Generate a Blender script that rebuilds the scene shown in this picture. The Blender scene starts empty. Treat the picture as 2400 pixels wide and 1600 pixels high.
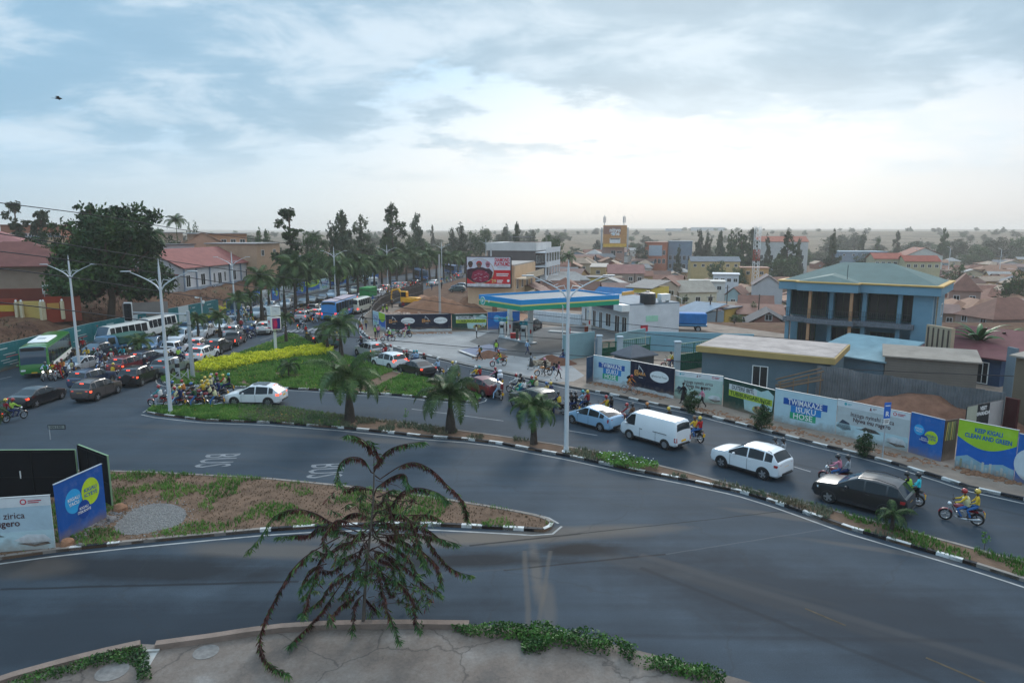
import bpy,bmesh,math,random
import numpy as np
from mathutils import Vector,Matrix
from mathutils.geometry import tessellate_polygon
rnd=random.Random(7)
S=bpy.context.scene
C=S.collection
R=math.radians
# ---------------------------------------------------------------- camera
H=14.0;TH=R(9.2);F=1600.0
cam=bpy.data.objects.new('camera',bpy.data.cameras.new('camera'))
C.objects.link(cam);S.camera=cam
cam.location=(0,0,H);cam.rotation_euler=(R(90)-TH,0,0)
cam.data.sensor_width=36;cam.data.lens=24;cam.data.clip_start=.1;cam.data.clip_end=20000
# ---------------------------------------------------------------- sky
SUN_EL,SUN_AZ=26,14
W=bpy.data.worlds.new('World');S.world=W;W.use_nodes=True
def N(nt,t,**kw):
 n=nt.nodes.new(t)
 for k,v in kw.items():
  if hasattr(n,k):setattr(n,k,v)
  else:n.inputs[k].default_value=v
 return n
def ramp(nt,src,stops,ease=False):
 n=nt.nodes.new('ShaderNodeValToRGB')
 if ease:n.color_ramp.interpolation='EASE'
 e=n.color_ramp.elements
 while len(e)<len(stops):e.new(.5)
 for q,(p,c) in zip(e,stops):
  q.position=p;q.color=(c,c,c,1) if not isinstance(c,tuple) else(*c[:3],1)
 nt.links.new(src,n.inputs[0]);return n.outputs[0]
def mathn(nt,op,a,b=None,c=None,clamp=False):
 n=nt.nodes.new('ShaderNodeMath');n.operation=op;n.use_clamp=clamp
 for i,v in enumerate((a,b,c)):
  if v is None:continue
  if isinstance(v,(int,float)):n.inputs[i].default_value=v
  else:nt.links.new(v,n.inputs[i])
 return n.outputs[0]
def mixc(nt,f,a,b,mode='MIX'):
 n=nt.nodes.new('ShaderNodeMix');n.data_type='RGBA';n.blend_type=mode
 for i,v in((0,f),(6,a),(7,b)):
  if isinstance(v,tuple):n.inputs[i].default_value=(*v[:3],1)
  elif isinstance(v,(int,float)):n.inputs[i].default_value=v
  else:nt.links.new(v,n.inputs[i])
 return n.outputs[2]
nt=W.node_tree;nt.nodes.clear()
tc=N(nt,'ShaderNodeTexCoord').outputs['Generated']
sep=N(nt,'ShaderNodeSeparateXYZ');nt.links.new(tc,sep.inputs[0])
X,Y,Z=sep.outputs
zc=mathn(nt,'MAXIMUM',Z,0.0)
den=mathn(nt,'ADD',zc,.19)
cx=mathn(nt,'DIVIDE',X,den);cy=mathn(nt,'DIVIDE',Y,den)
cmb=N(nt,'ShaderNodeCombineXYZ');nt.links.new(cx,cmb.inputs[0]);nt.links.new(cy,cmb.inputs[1])
def wnoise(scale,detail,rough,off=(0,0,0),sc=(1,1,1),dist=0.0):
 mp=N(nt,'ShaderNodeMapping');mp.inputs['Location'].default_value=off;mp.inputs['Scale'].default_value=sc
 nt.links.new(cmb.outputs[0],mp.inputs[0])
 n=N(nt,'ShaderNodeTexNoise',Scale=scale,Detail=detail,Roughness=rough,Distortion=dist)
 nt.links.new(mp.outputs[0],n.inputs['Vector']);return n.outputs[0]
n1=wnoise(1.25,13,.6,(5.3,2.9,0),(.85,1,1),.1)
n2=wnoise(2.4,9,.58,(9.1,4.2,2),(.8,1,1),.3)
n3=wnoise(.25,3,.5,(1,7,5))
az=mathn(nt,'ARCTAN2',X,Y)
def gauss(a0,e0,wa,we):
 a=mathn(nt,'DIVIDE',mathn(nt,'SUBTRACT',az,a0),wa);e=mathn(nt,'DIVIDE',mathn(nt,'SUBTRACT',Z,e0),we)
 r2=mathn(nt,'ADD',mathn(nt,'MULTIPLY',a,a),mathn(nt,'MULTIPLY',e,e))
 return mathn(nt,'EXPONENT',mathn(nt,'MULTIPLY',r2,-1))
glow=gauss(.28,.12,.40,.07)
glow2=gauss(.0,.04,.55,.09)
low=ramp(nt,Z,[(0,(.56,.545,.53)),(.035,(.63,.64,.645)),(.10,(.64,.69,.73)),(.22,(.50,.66,.78)),(.32,(.42,.56,.68)),(.55,(.98,1.05,1.12)),(1,(1.45,1.52,1.58))])
left=ramp(nt,mathn(nt,'MULTIPLY_ADD',az,.5,.5),[(.12,(.42,.64,.82)),(.36,(.62,.80,.93)),(.52,(1,1,1)),(.70,(.93,.95,.97)),(.86,(.72,.76,.82))])
base=mixc(nt,1.0,low,left,'MULTIPLY')
base=mixc(nt,mathn(nt,'MULTIPLY',glow2,.5,clamp=True),base,(.66,.655,.64))
base=mixc(nt,mathn(nt,'MULTIPLY',glow,.85,clamp=True),base,(.76,.76,.745))
dark=mathn(nt,'MULTIPLY',ramp(nt,mathn(nt,'ADD',mathn(nt,'ADD',mathn(nt,'MULTIPLY_ADD',glow,-.07,n1),mathn(nt,'MULTIPLY_ADD',Z,.85,-.14)),ramp(nt,mathn(nt,'MULTIPLY_ADD',az,.5,.5),[(.25,.07),(.45,0),(.62,0),(.8,.05)])),[(.42,0),(.51,1)],True),mathn(nt,'MULTIPLY',ramp(nt,Z,[(.05,0),(.14,1)],True),ramp(nt,Z,[(.34,1),(.6,0)])))
cloudc=mixc(nt,glow,(.25,.36,.45),(.46,.54,.60))
cloudc=mixc(nt,mathn(nt,'MULTIPLY',ramp(nt,n2,[(.4,0),(.65,1)]),.5),cloudc,(.50,.63,.72))
cloudc=mixc(nt,ramp(nt,mathn(nt,'MULTIPLY_ADD',az,.5,.5),[(.10,0),(.50,1)]),(.20,.36,.50),cloudc)
sky=mixc(nt,mathn(nt,'MULTIPLY',dark,.88),base,cloudc)
wisp=mathn(nt,'MULTIPLY',ramp(nt,n2,[(.47,0),(.66,1)],True),ramp(nt,Z,[(.03,0),(.12,1)],True))
sky=mixc(nt,mathn(nt,'MULTIPLY',wisp,.6),sky,mixc(nt,n3,(.36,.50,.62),(.74,.77,.79)))
nish=N(nt,'ShaderNodeTexSky',sky_type='NISHITA',sun_disc=False)
nish.sun_elevation=R(SUN_EL);nish.sun_rotation=R(SUN_AZ)
bg1=N(nt,'ShaderNodeBackground',Strength=.05);nt.links.new(nish.outputs[0],bg1.inputs[0])
bg2=N(nt,'ShaderNodeBackground',Strength=1.0);nt.links.new(sky,bg2.inputs[0])
mx=N(nt,'ShaderNodeMixShader',Fac=.90);nt.links.new(bg1.outputs[0],mx.inputs[1]);nt.links.new(bg2.outputs[0],mx.inputs[2])
out=N(nt,'ShaderNodeOutputWorld');nt.links.new(mx.outputs[0],out.inputs[0])
sd=bpy.data.lights.new('sun','SUN');sd.energy=1.1;sd.angle=R(16);sd.color=(1,.95,.88)
sun=bpy.data.objects.new('sun',sd);C.objects.link(sun)
sv=Vector((math.sin(R(SUN_AZ))*math.cos(R(SUN_EL)),math.cos(R(SUN_AZ))*math.cos(R(SUN_EL)),math.sin(R(SUN_EL))))
sun.rotation_euler=sv.to_track_quat('Z','Y').to_euler()
S.render.engine='CYCLES'
S.cycles.volume_bounces=1;S.cycles.max_bounces=4;S.cycles.transparent_max_bounces=8
S.view_settings.view_transform='Standard';S.view_settings.look='None'
S.view_settings.exposure=0.58;S.view_settings.gamma=1.0;S.view_settings.use_curve_mapping=False
# ---------------------------------------------------------------- picture -> place
FW=Vector((0,math.cos(TH),-math.sin(TH)));UP=Vector((0,math.sin(TH),math.cos(TH)))
def ray(px,py):return FW+Vector(((px-1200)/F,0,0))-UP*((py-800)/F)
def G(px,py,z=0.0):
 d=ray(px,py);t=(z-H)/d.z;return Vector((0,0,H))+d*t
def D(px,py,y):
 d=ray(px,py);return Vector((0,0,H))+d*(y/d.y)
def proj(p):
 q=Vector(p)-Vector((0,0,H));z=q.dot(FW)
 return(1200+F*q.x/z,800-F*q.dot(UP)/z,z)
def zat(px_top,y,py):
 return D(px_top,py,y).z
def lerp(a,b,t):return a+(b-a)*t
def sm(t):
 t=max(0,min(1,t));return t*t*(3-2*t)
def pl(pts,v):
 if v<=pts[0][0]:return pts[0][1]
 for(a,b),(c,d) in zip(pts,pts[1:]):
  if v<=c:return lerp(b,d,(v-a)/(c-a)) if c>a else d
 return pts[-1][1]
 # ---------------------------------------------------------------- materials
MC={}
def M(col,rough=.7,metal=0.0,var=.12,vs=1.2,bump=0.0,emit=0.0,name=None,alpha=1.0,coat=0.0,spec=None):
 key=(tuple(round(c,3) for c in col),rough,metal,var,vs,bump,emit,name,alpha,coat)
 if key in MC:return MC[key]
 m=bpy.data.materials.new(name or 'paint');m.use_nodes=True;t=m.node_tree
 b=t.nodes['Principled BSDF']
 b.inputs['Roughness'].default_value=rough;b.inputs['Metallic'].default_value=metal
 b.inputs['Specular IOR Level'].default_value=spec if spec is not None else(.5 if rough<.5 or metal>.1 else .18)
 if coat:b.inputs['Coat Weight'].default_value=coat;b.inputs['Coat Roughness'].default_value=.06
 if alpha<1:b.inputs['Alpha'].default_value=alpha
 co=N(t,'ShaderNodeTexCoord').outputs['Object']
 if var>0:
  n=N(t,'ShaderNodeTexNoise',Scale=vs,Detail=6,Roughness=.62);t.links.new(co,n.inputs['Vector'])
  f=ramp(t,n.outputs[0],[(.3,1-var),(.7,1+var*.6)])
  t.links.new(mixc(t,1.0,tuple(col),f,'MULTIPLY'),b.inputs['Base Color'])
  if bump:
   bn=N(t,'ShaderNodeTexNoise',Scale=vs*9,Detail=5);t.links.new(co,bn.inputs['Vector'])
   bp=N(t,'ShaderNodeBump',Strength=bump,Distance=.05);t.links.new(bn.outputs[0],bp.inputs['Height']);t.links.new(bp.outputs[0],b.inputs['Normal'])
 else:b.inputs['Base Color'].default_value=(*col,1)
 if emit:
  b.inputs['Emission Color'].default_value=(*col,1);b.inputs['Emission Strength'].default_value=emit
 MC[key]=m;return m
def leafmat(name,cols,rough=.6,scale=.9,trans=.15,fine=3.0):
 k=('leaf',name)
 if k in MC:return MC[k]
 m=bpy.data.materials.new(name);m.use_nodes=True;t=m.node_tree;b=t.nodes['Principled BSDF']
 co=N(t,'ShaderNodeTexCoord').outputs['Object']
 n=N(t,'ShaderNodeTexNoise',Scale=scale,Detail=3);t.links.new(co,n.inputs['Vector'])
 w=N(t,'ShaderNodeTexNoise',Scale=fine,Detail=2);t.links.new(co,w.inputs['Vector'])
 v=mathn(t,'ADD',mathn(t,'MULTIPLY',n.outputs[0],.6),mathn(t,'MULTIPLY',w.outputs[0],.4))
 k2=len(cols)
 c=ramp(t,v,[(.36+.28*i/max(1,k2-1),cols[i]) for i in range(k2)])
 oi=N(t,'ShaderNodeObjectInfo');f=ramp(t,oi.outputs['Random'],[(0,.78),(1,1.18)])
 t.links.new(mixc(t,1.0,c,f,'MULTIPLY'),b.inputs['Base Color']);b.inputs['Roughness'].default_value=rough
 b.inputs['Specular IOR Level'].default_value=.25
 MC[k]=m;return m
 # ---------------------------------------------------------------- mesh builder
class MB:
 def __init__(s):s.v=[];s.f=[];s.m=[]
 def add(s,vs,fs,mi=0):
  o=len(s.v);s.v+=[tuple(v) for v in vs];s.f+=[tuple(i+o for i in f) for f in fs];s.m+=[mi]*len(fs);return s
 def box(s,c,d,rz=0,mi=0,M4=None):
  x,y,z=d[0]/2,d[1]/2,d[2]/2;cr,sr=math.cos(rz),math.sin(rz);vs=[]
  for a in(-x,x):
   for b in(-y,y):
    for e in(-z,z):
     p=Vector((c[0]+a*cr-b*sr,c[1]+a*sr+b*cr,c[2]+e));vs.append(M4@p if M4 else p)
  return s.add(vs,[(0,1,3,2),(4,6,7,5),(0,4,5,1),(2,3,7,6),(0,2,6,4),(1,5,7,3)],mi)
 def bbox(s,c,d,bv,rz=0,mi=0):
  x,y,z=d[0]/2,d[1]/2,d[2]/2;b=min(bv,x*.95,y*.95,z*.95);cr,sr=math.cos(rz),math.sin(rz)
  rings=[]
  for(ex,zz) in((b,-z),(0,-z+b),(0,z-b),(b,z)):
   X_,Y_=x-ex,y-ex
   rings.append([(X_-b*.6,-Y_,zz),(X_,-Y_+b*.6,zz),(X_,Y_-b*.6,zz),(X_-b*.6,Y_,zz),(-X_+b*.6,Y_,zz),(-X_,Y_-b*.6,zz),(-X_,-Y_+b*.6,zz),(-X_+b*.6,-Y_,zz)])
  vs=[(c[0]+p[0]*cr-p[1]*sr,c[1]+p[0]*sr+p[1]*cr,c[2]+p[2]) for r in rings for p in r]
  fs=[tuple(range(7,-1,-1)),tuple(range(24,32))]
  for k in range(3):
   for i in range(8):fs.append((k*8+i,k*8+(i+1)%8,k*8+8+(i+1)%8,k*8+8+i))
  return s.add(vs,fs,mi)
 def tube(s,pts,rad,n=6,mi=0,cap=True):
  pts=[Vector(p) for p in pts];k=len(pts)
  if isinstance(rad,(int,float)):rad=[rad]*k
  vs=[];t0=None
  for i,p in enumerate(pts):
   d=(pts[min(i+1,k-1)]-pts[max(i-1,0)])
   d=d.normalized() if d.length>1e-9 else Vector((0,0,1))
   if t0 is None:
    a=Vector((0,0,1)) if abs(d.z)<.9 else Vector((1,0,0));u=d.cross(a).normalized()
   else:u=(u-d*u.dot(d));u=u.normalized() if u.length>1e-6 else d.orthogonal().normalized()
   t0=d;w=d.cross(u)
   for j in range(n):
    a=2*math.pi*j/n;vs.append(p+(u*math.cos(a)+w*math.sin(a))*rad[i])
  fs=[]
  for i in range(k-1):
   for j in range(n):fs.append((i*n+j,i*n+(j+1)%n,(i+1)*n+(j+1)%n,(i+1)*n+j))
  if cap:fs+=[tuple(range(n-1,-1,-1)),tuple(range((k-1)*n,k*n))]
  return s.add(vs,fs,mi)
 def cyl(s,c,r,h,n=16,axis='z',mi=0,r2=None):
  r2=r if r2 is None else r2;a={'z':Vector((0,0,1)),'y':Vector((0,1,0)),'x':Vector((1,0,0))}[axis]
  c=Vector(c);return s.tube([c-a*h/2,c+a*h/2],[r,r2],n,mi)
 def lathe(s,prof,c=(0,0,0),n=14,mi=0):
  vs=[(c[0]+r*math.cos(2*math.pi*j/n),c[1]+r*math.sin(2*math.pi*j/n),c[2]+z) for r,z in prof for j in range(n)]
  fs=[(i*n+j,i*n+(j+1)%n,(i+1)*n+(j+1)%n,(i+1)*n+j) for i in range(len(prof)-1) for j in range(n)]
  fs+=[tuple(range(n-1,-1,-1)),tuple(range((len(prof)-1)*n,len(prof)*n))]
  return s.add(vs,fs,mi)
 def ell(s,c,r,n=12,k=8,mi=0,M4=None):
  vs=[];
  for i in range(k+1):
   th=math.pi*i/k
   for j in range(n):
    a=2*math.pi*j/n;p=Vector((c[0]+r[0]*math.sin(th)*math.cos(a),c[1]+r[1]*math.sin(th)*math.sin(a),c[2]-r[2]*math.cos(th)))
    vs.append(M4@p if M4 else p)
  return s.add(vs,[(i*n+j,i*n+(j+1)%n,(i+1)*n+(j+1)%n,(i+1)*n+j) for i in range(k) for j in range(n)],mi)
 def quad(s,a,b,c,d,mi=0):return s.add([a,b,c,d],[(0,1,2,3)],mi)
 def prism(s,poly,z0,z1,mi=0,mside=None,bottom=False):
  n=len(poly);area=sum(poly[i][0]*poly[(i+1)%n][1]-poly[(i+1)%n][0]*poly[i][1] for i in range(n))
  if area<0:poly=poly[::-1]
  tri=tessellate_polygon([[Vector((p[0],p[1],0)) for p in poly]])
  def up(t):
   a,b,c=(Vector((poly[i][0],poly[i][1])) for i in t)
   return t if(b-a).x*(c-a).y-(b-a).y*(c-a).x>0 else(t[0],t[2],t[1])
  s.add([(p[0],p[1],z1) for p in poly],[up(t) for t in tri],mi)
  if bottom:s.add([(p[0],p[1],z0) for p in poly],[up(t)[::-1] for t in tri],mi)
  if z1>z0:s.add([(p[0],p[1],z0) for p in poly]+[(p[0],p[1],z1) for p in poly],[(i,(i+1)%n,n+(i+1)%n,n+i) for i in range(n)],mi if mside is None else mside)
  return s
 def plate(s,poly,y,t=.004,mi=0):
  n=len(poly);area=sum(poly[i][0]*poly[(i+1)%n][1]-poly[(i+1)%n][0]*poly[i][1] for i in range(n))
  if area<0:poly=poly[::-1]
  tri=tessellate_polygon([[Vector((p[0],p[1],0)) for p in poly]])
  s.add([(p[0],y,p[1]) for p in poly],[t_ for t_ in tri],mi)
  s.add([(p[0],y,p[1]) for p in poly]+[(p[0],y+t,p[1]) for p in poly],[(i,(i+1)%n,n+(i+1)%n,n+i) for i in range(n)],mi)
  return s
 def mesh(s,name,mats,smooth=False,ang=40):
  me=bpy.data.meshes.new(name);me.from_pydata(s.v,[],s.f)
  for m in mats:me.materials.append(m)
  me.polygons.foreach_set('material_index',s.m)
  if smooth:
   me.polygons.foreach_set('use_smooth',[True]*len(s.f))
   me.update();me.set_sharp_from_angle(angle=R(ang))
  me.update();return me
 def build(s,name,mats,parent=None,smooth=False,loc=None,rz=None,ang=40):
  if not isinstance(mats,(list,tuple)):mats=[mats]
  o=bpy.data.objects.new(name,s.mesh(name,mats,smooth,ang));C.objects.link(o)
  if parent:o.parent=parent
  if loc is not None:o.location=loc
  if rz is not None:o.rotation_euler.z=rz
  return o
def empty(name,loc=(0,0,0),rz=0):
 o=bpy.data.objects.new(name,None);C.objects.link(o);o.location=loc;o.rotation_euler.z=rz;o.empty_display_size=.3;return o
def tag(o,label=None,cat=None,group=None,kind=None):
 if label:o['label']=label
 if cat:o['category']=cat
 if group:o['group']=group
 if kind:o['kind']=kind
 return o
def part(name,data,mats=None,parent=None,loc=(0,0,0)):
 o=bpy.data.objects.new(name,data);C.objects.link(o);o.parent=parent;o.location=loc
 return o
def objmat(o,i,m):
 o.material_slots[i].link='OBJECT';o.material_slots[i].material=m
KIDS={}
def copy_tree(o,parent=None):
 c=o.copy();C.objects.link(c);c.parent=parent
 for ch in list(o.children):copy_tree(ch,c)
 return c
def inpoly(x,y,P):
 r=False;n=len(P)
 for i in range(n):
  x1,y1=P[i][:2];x2,y2=P[(i+1)%n][:2]
  if(y1>y)!=(y2>y) and x<(x2-x1)*(y-y1)/(y2-y1)+x1:r=not r
 return r
def text(s,parent,loc,size,mat,rot=(R(90),0,0),name='lettering',bold=.0,align='CENTER',ext=.002,sx=1.0,shear=0):
 cu=bpy.data.curves.new(name,'FONT');cu.body=s;cu.size=size;cu.align_x=align;cu.align_y='CENTER';cu.extrude=ext;cu.offset=bold*size;cu.shear=shear
 cu.resolution_u=2
 o=bpy.data.objects.new('t',cu)
 me=bpy.data.meshes.new_from_object(o);bpy.data.objects.remove(o);bpy.data.curves.remove(cu)
 me.name=name;me.materials.clear();me.materials.append(mat)
 t=bpy.data.objects.new(name,me);C.objects.link(t);t.parent=parent;t.location=loc;t.rotation_euler=rot;t.scale=(sx,1,1)
 return t
ORD=['first','second','third','fourth','fifth','sixth','seventh','eighth','ninth','tenth','eleventh','twelfth']
def nth(i):return ORD[i] if i<12 else '%d%s'%(i+1,'th' if 10<=(i+1)%100<=20 else{1:'st',2:'nd',3:'rd'}.get((i+1)%10,'th'))
WHITE=M((.78,.78,.76),.5,var=.08,name='white_paint');BLACK=M((.02,.02,.022),.5,var=.1,name='black');DARKGL=M((.015,.02,.025),.08,0,0,name='dark_glass')
STEEL=M((.55,.56,.58),.35,.8,.1,name='steel');GREYP=M((.42,.45,.47),.5,.2,.12,name='grey_pole');RUB=M((.02,.02,.02),.85,name='rubber')
# ================================================================ GROUND
XL=[(-60,-200),(30,-70),(50,-54),(60,-50.5),(72,-51.5),(84,-52),(106,-49.5),(133,-48),(150,-46),(175,-43),(210,-38),(250,-30),(310,-14),(400,12)]
XLy=[(30,-75),(50,-56),(60,-51.5),(72,-51.5),(84,-52),(106,-49.5),(133,-48),(150,-46),(175,-43),(210,-38),(250,-30),(310,-14),(400,12),(600,70)]
XRy=[(90,-22),(100,-22),(165,-21),(204,-15),(300,8),(400,36),(600,95)]
def hz(x,y):
 xl=pl(XLy,y);z=0.0
 if y>50 and x<xl-1.5:
  z=3.2*sm((xl-1.5-x)/8.5)*sm((y-50)/14)
 xr=pl(XRy,y)
 if y>92:
  s=sm((x-xr-30)/30)*sm((y-98)/62);z+=-7.0*s
 d=math.hypot(x,y)
 if d>480:
  t=sm((d-480)/900);wv=1.6*math.sin(x/310.0+1)+1.2*math.sin(y/230.0+x/500)
  z=lerp(z,9.5+wv+(3.0 if -100<x<900 else 0)*sm((x+100)/300),t)
 if d>1700:z+=10*sm((d-1900)/2500)+5*math.sin(x/700.0)*sm((d-1900)/1500)
 return z
def road_free(x,y):return pl(XLy,y)-2<x<pl(XRy,y)+3
soil=M((.115,.062,.04),.95,var=.35,vs=.35,bump=.6,name='earth')
def terr_mat():
 m=bpy.data.materials.new('terrain');m.use_nodes=True;t=m.node_tree;b=t.nodes['Principled BSDF'];b.inputs['Roughness'].default_value=.95
 b.inputs['Specular IOR Level'].default_value=.1
 co=N(t,'ShaderNodeTexCoord').outputs['Object']
 a=N(t,'ShaderNodeTexNoise',Scale=.012,Detail=8,Roughness=.65);t.links.new(co,a.inputs['Vector'])
 c=N(t,'ShaderNodeTexNoise',Scale=.5,Detail=9,Roughness=.7);t.links.new(co,c.inputs['Vector'])
 near=ramp(t,c.outputs[0],[(.34,(.055,.03,.022)),(.46,(.10,.052,.034)),(.56,(.145,.08,.05)),(.66,(.075,.075,.04)),(.74,(.2,.17,.13))])
 far=ramp(t,a.outputs[0],[(.36,(.05,.055,.035)),(.46,(.12,.095,.065)),(.56,(.19,.145,.10)),(.68,(.085,.075,.045))])
 sp=N(t,'ShaderNodeSeparateXYZ');t.links.new(co,sp.inputs[0])
 f=ramp(t,mathn(t,'DIVIDE',sp.outputs[1],1000),[(.28,0),(.55,1)])
 t.links.new(mixc(t,f,near,far),b.inputs['Base Color'])
 bp=N(t,'ShaderNodeBump',Strength=.7,Distance=.4);t.links.new(c.outputs[0],bp.inputs['Height']);t.links.new(bp.outputs[0],b.inputs['Normal'])
 return m
def terrain():
 ys=[-60,-20,0,20,35,45]+[50+2*i for i in range(75)]+[200+8*i for i in range(38)]
 y=510
 while y<4300:ys.append(y);y*=1.05
 ys.append(4300)
 v=[];nx=181;f=[]
 for y in ys:
  hw=max(110,y*.95+40)
  for i in range(nx):
   t=(i/(nx-1))*2-1;x=hw*(t*.35+.65*t*abs(t)) if y>300 else hw*t
   z=hz(x,y)
   if not road_free(x,y) and y>48 and z>.3 and y<300:z+=.5*(math.sin(x*.9+y*.35)*math.sin(y*.55-x*.2))*min(1,z/2)
   v.append((x,y,z-.05))
 for j in range(len(ys)-1):
  for i in range(nx-1):a=j*nx+i;f.append((a,a+1,a+nx+1,a+nx))
 me=bpy.data.meshes.new('ground');me.from_pydata(v,[],f);me.materials.append(terr_mat())
 me.polygons.foreach_set('use_smooth',[True]*len(f));me.update()
 o=bpy.data.objects.new('ground',me);C.objects.link(o);tag(o,kind='structure')
terrain()
def Gp(l,z=0.0):return[tuple(G(a,b,z)[:2]) for a,b in l]
# ---- asphalt
def asphalt():
 m=bpy.data.materials.new('asphalt');m.use_nodes=True;t=m.node_tree;b=t.nodes['Principled BSDF']
 co=N(t,'ShaderNodeTexCoord').outputs['Object']
 def ns(sc,det,rg=.6,stretch=(1,1,1),rot=0.0,dist=0.0):
  mp=N(t,'ShaderNodeMapping');mp.inputs['Scale'].default_value=stretch;mp.inputs['Rotation'].default_value=(0,0,rot);t.links.new(co,mp.inputs[0])
  n=N(t,'ShaderNodeTexNoise',Scale=sc,Detail=det,Roughness=rg,Distortion=dist);t.links.new(mp.outputs[0],n.inputs['Vector']);return n.outputs[0]
 big=ns(.045,5,.6);mid=ns(.35,7,.65);fine=ns(22,3,.7);st=ns(.9,6,.6,(.06,1,1),R(-16));st2=ns(1.4,5,.6,(.05,1,1),R(4))
 c=ramp(t,big,[(.35,(.027,.041,.056)),(.5,(.036,.052,.069)),(.65,(.047,.064,.082))])
 c=mixc(t,1,c,ramp(t,mid,[(.3,.84),(.7,1.14)]),'MULTIPLY')
 c=mixc(t,1,c,ramp(t,st,[(.3,.9),(.72,1.16)]),'MULTIPLY');c=mixc(t,1,c,ramp(t,st2,[(.3,.93),(.75,1.1)]),'MULTIPLY')
 c=mixc(t,1,c,ramp(t,fine,[(.25,.72),(.75,1.28)]),'MULTIPLY')
 sp=N(t,'ShaderNodeSeparateXYZ');t.links.new(co,sp.inputs[0])
 def ell(p,rx,ry,rot,soft=.5):
  dx=mathn(t,'SUBTRACT',sp.outputs[0],p[0]);dy=mathn(t,'SUBTRACT',sp.outputs[1],p[1]);cr,sr=math.cos(rot),math.sin(rot)
  u=mathn(t,'ADD',mathn(t,'MULTIPLY',dx,cr/rx),mathn(t,'MULTIPLY',dy,sr/rx));w=mathn(t,'ADD',mathn(t,'MULTIPLY',dx,-sr/ry),mathn(t,'MULTIPLY',dy,cr/ry))
  r=mathn(t,'SQRT',mathn(t,'ADD',mathn(t,'MULTIPLY',u,u),mathn(t,'MULTIPLY',w,w)))
  r=mathn(t,'ADD',r,mathn(t,'MULTIPLY_ADD',mid,.9,-.45));r=mathn(t,'ADD',r,mathn(t,'MULTIPLY_ADD',st2,.5,-.25))
  return ramp(t,r,[(soft,1),(1.0,0)])
 def blot(c,px,py,rx,ry,rot,col,f,soft=.45):
  return mixc(t,mathn(t,'MULTIPLY',ell(G(px,py),rx,ry,rot,soft),f),c,col)
 dust=(.13,.11,.092)
 c=blot(c,1240,1255,8.5,1.0,.12,dust,.75);c=blot(c,1000,1262,7,.8,0,dust,.8);c=blot(c,640,1290,5.5,.9,-.05,dust,.55)
 c=blot(c,1255,1330,.35,3.4,.02,dust,.6);c=blot(c,1285,1420,.4,2.6,-.02,dust,.4);c=blot(c,1530,1330,4.5,.7,-.5,dust,.28);c=blot(c,1840,1420,7,.5,-.62,dust,.3);c=blot(c,1700,1350,5,.25,-.55,dust,.25)
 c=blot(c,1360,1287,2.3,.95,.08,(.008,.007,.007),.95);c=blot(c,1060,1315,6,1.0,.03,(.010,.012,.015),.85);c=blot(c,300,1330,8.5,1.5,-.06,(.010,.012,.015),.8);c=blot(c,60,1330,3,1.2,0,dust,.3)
 c=blot(c,1880,1215,4,.45,-.35,dust,.4);c=blot(c,2150,1300,6,.35,-.35,dust,.35);c=blot(c,470,1003,8,.8,-.12,dust,.18);c=blot(c,900,1033,12,.7,-.2,dust,.35)
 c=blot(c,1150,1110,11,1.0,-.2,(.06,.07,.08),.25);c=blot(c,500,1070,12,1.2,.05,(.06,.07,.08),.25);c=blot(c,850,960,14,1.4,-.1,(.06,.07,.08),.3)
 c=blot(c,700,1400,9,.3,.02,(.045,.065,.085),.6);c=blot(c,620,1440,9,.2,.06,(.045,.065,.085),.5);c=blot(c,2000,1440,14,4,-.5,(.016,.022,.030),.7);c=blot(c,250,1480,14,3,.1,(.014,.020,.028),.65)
 vo=N(t,'ShaderNodeTexVoronoi',feature='DISTANCE_TO_EDGE',Scale=.11);vo.inputs['Randomness'].default_value=1
 mp=N(t,'ShaderNodeVectorMath',operation='ADD');nc=N(t,'ShaderNodeTexNoise',Scale=.8,Detail=5);t.links.new(co,nc.inputs['Vector'])
 vm=N(t,'ShaderNodeVectorMath',operation='SCALE');t.links.new(nc.outputs['Color'],vm.inputs[0]);vm.inputs['Scale'].default_value=1.2
 t.links.new(co,mp.inputs[0]);t.links.new(vm.outputs[0],mp.inputs[1]);t.links.new(mp.outputs[0],vo.inputs['Vector'])
 c=mixc(t,mathn(t,'MULTIPLY',ramp(t,vo.outputs[0],[(.0,1),(.006,0)]),.35),c,(.03,.033,.037))
 def seam(c,p0,p1,w,col,f):
  a=G(*p0);q=G(*p1);d=(q-a);L=d.length;d/=L
  ux=mathn(t,'ADD',mathn(t,'MULTIPLY',mathn(t,'SUBTRACT',sp.outputs[0],a.x),d.x),mathn(t,'MULTIPLY',mathn(t,'SUBTRACT',sp.outputs[1],a.y),d.y))
  uy=mathn(t,'ADD',mathn(t,'MULTIPLY',mathn(t,'SUBTRACT',sp.outputs[0],a.x),-d.y),mathn(t,'MULTIPLY',mathn(t,'SUBTRACT',sp.outputs[1],a.y),d.x))
  uy=mathn(t,'ABSOLUTE',mathn(t,'ADD',uy,mathn(t,'MULTIPLY_ADD',mid,.24,-.12)))
  m_=mathn(t,'MULTIPLY',ramp(t,mathn(t,'DIVIDE',uy,w),[(.3,1),(1,0)]),mathn(t,'MULTIPLY',mathn(t,'GREATER_THAN',ux,0),mathn(t,'LESS_THAN',ux,L)))
  return mixc(t,mathn(t,'MULTIPLY',m_,f),c,col)
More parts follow.
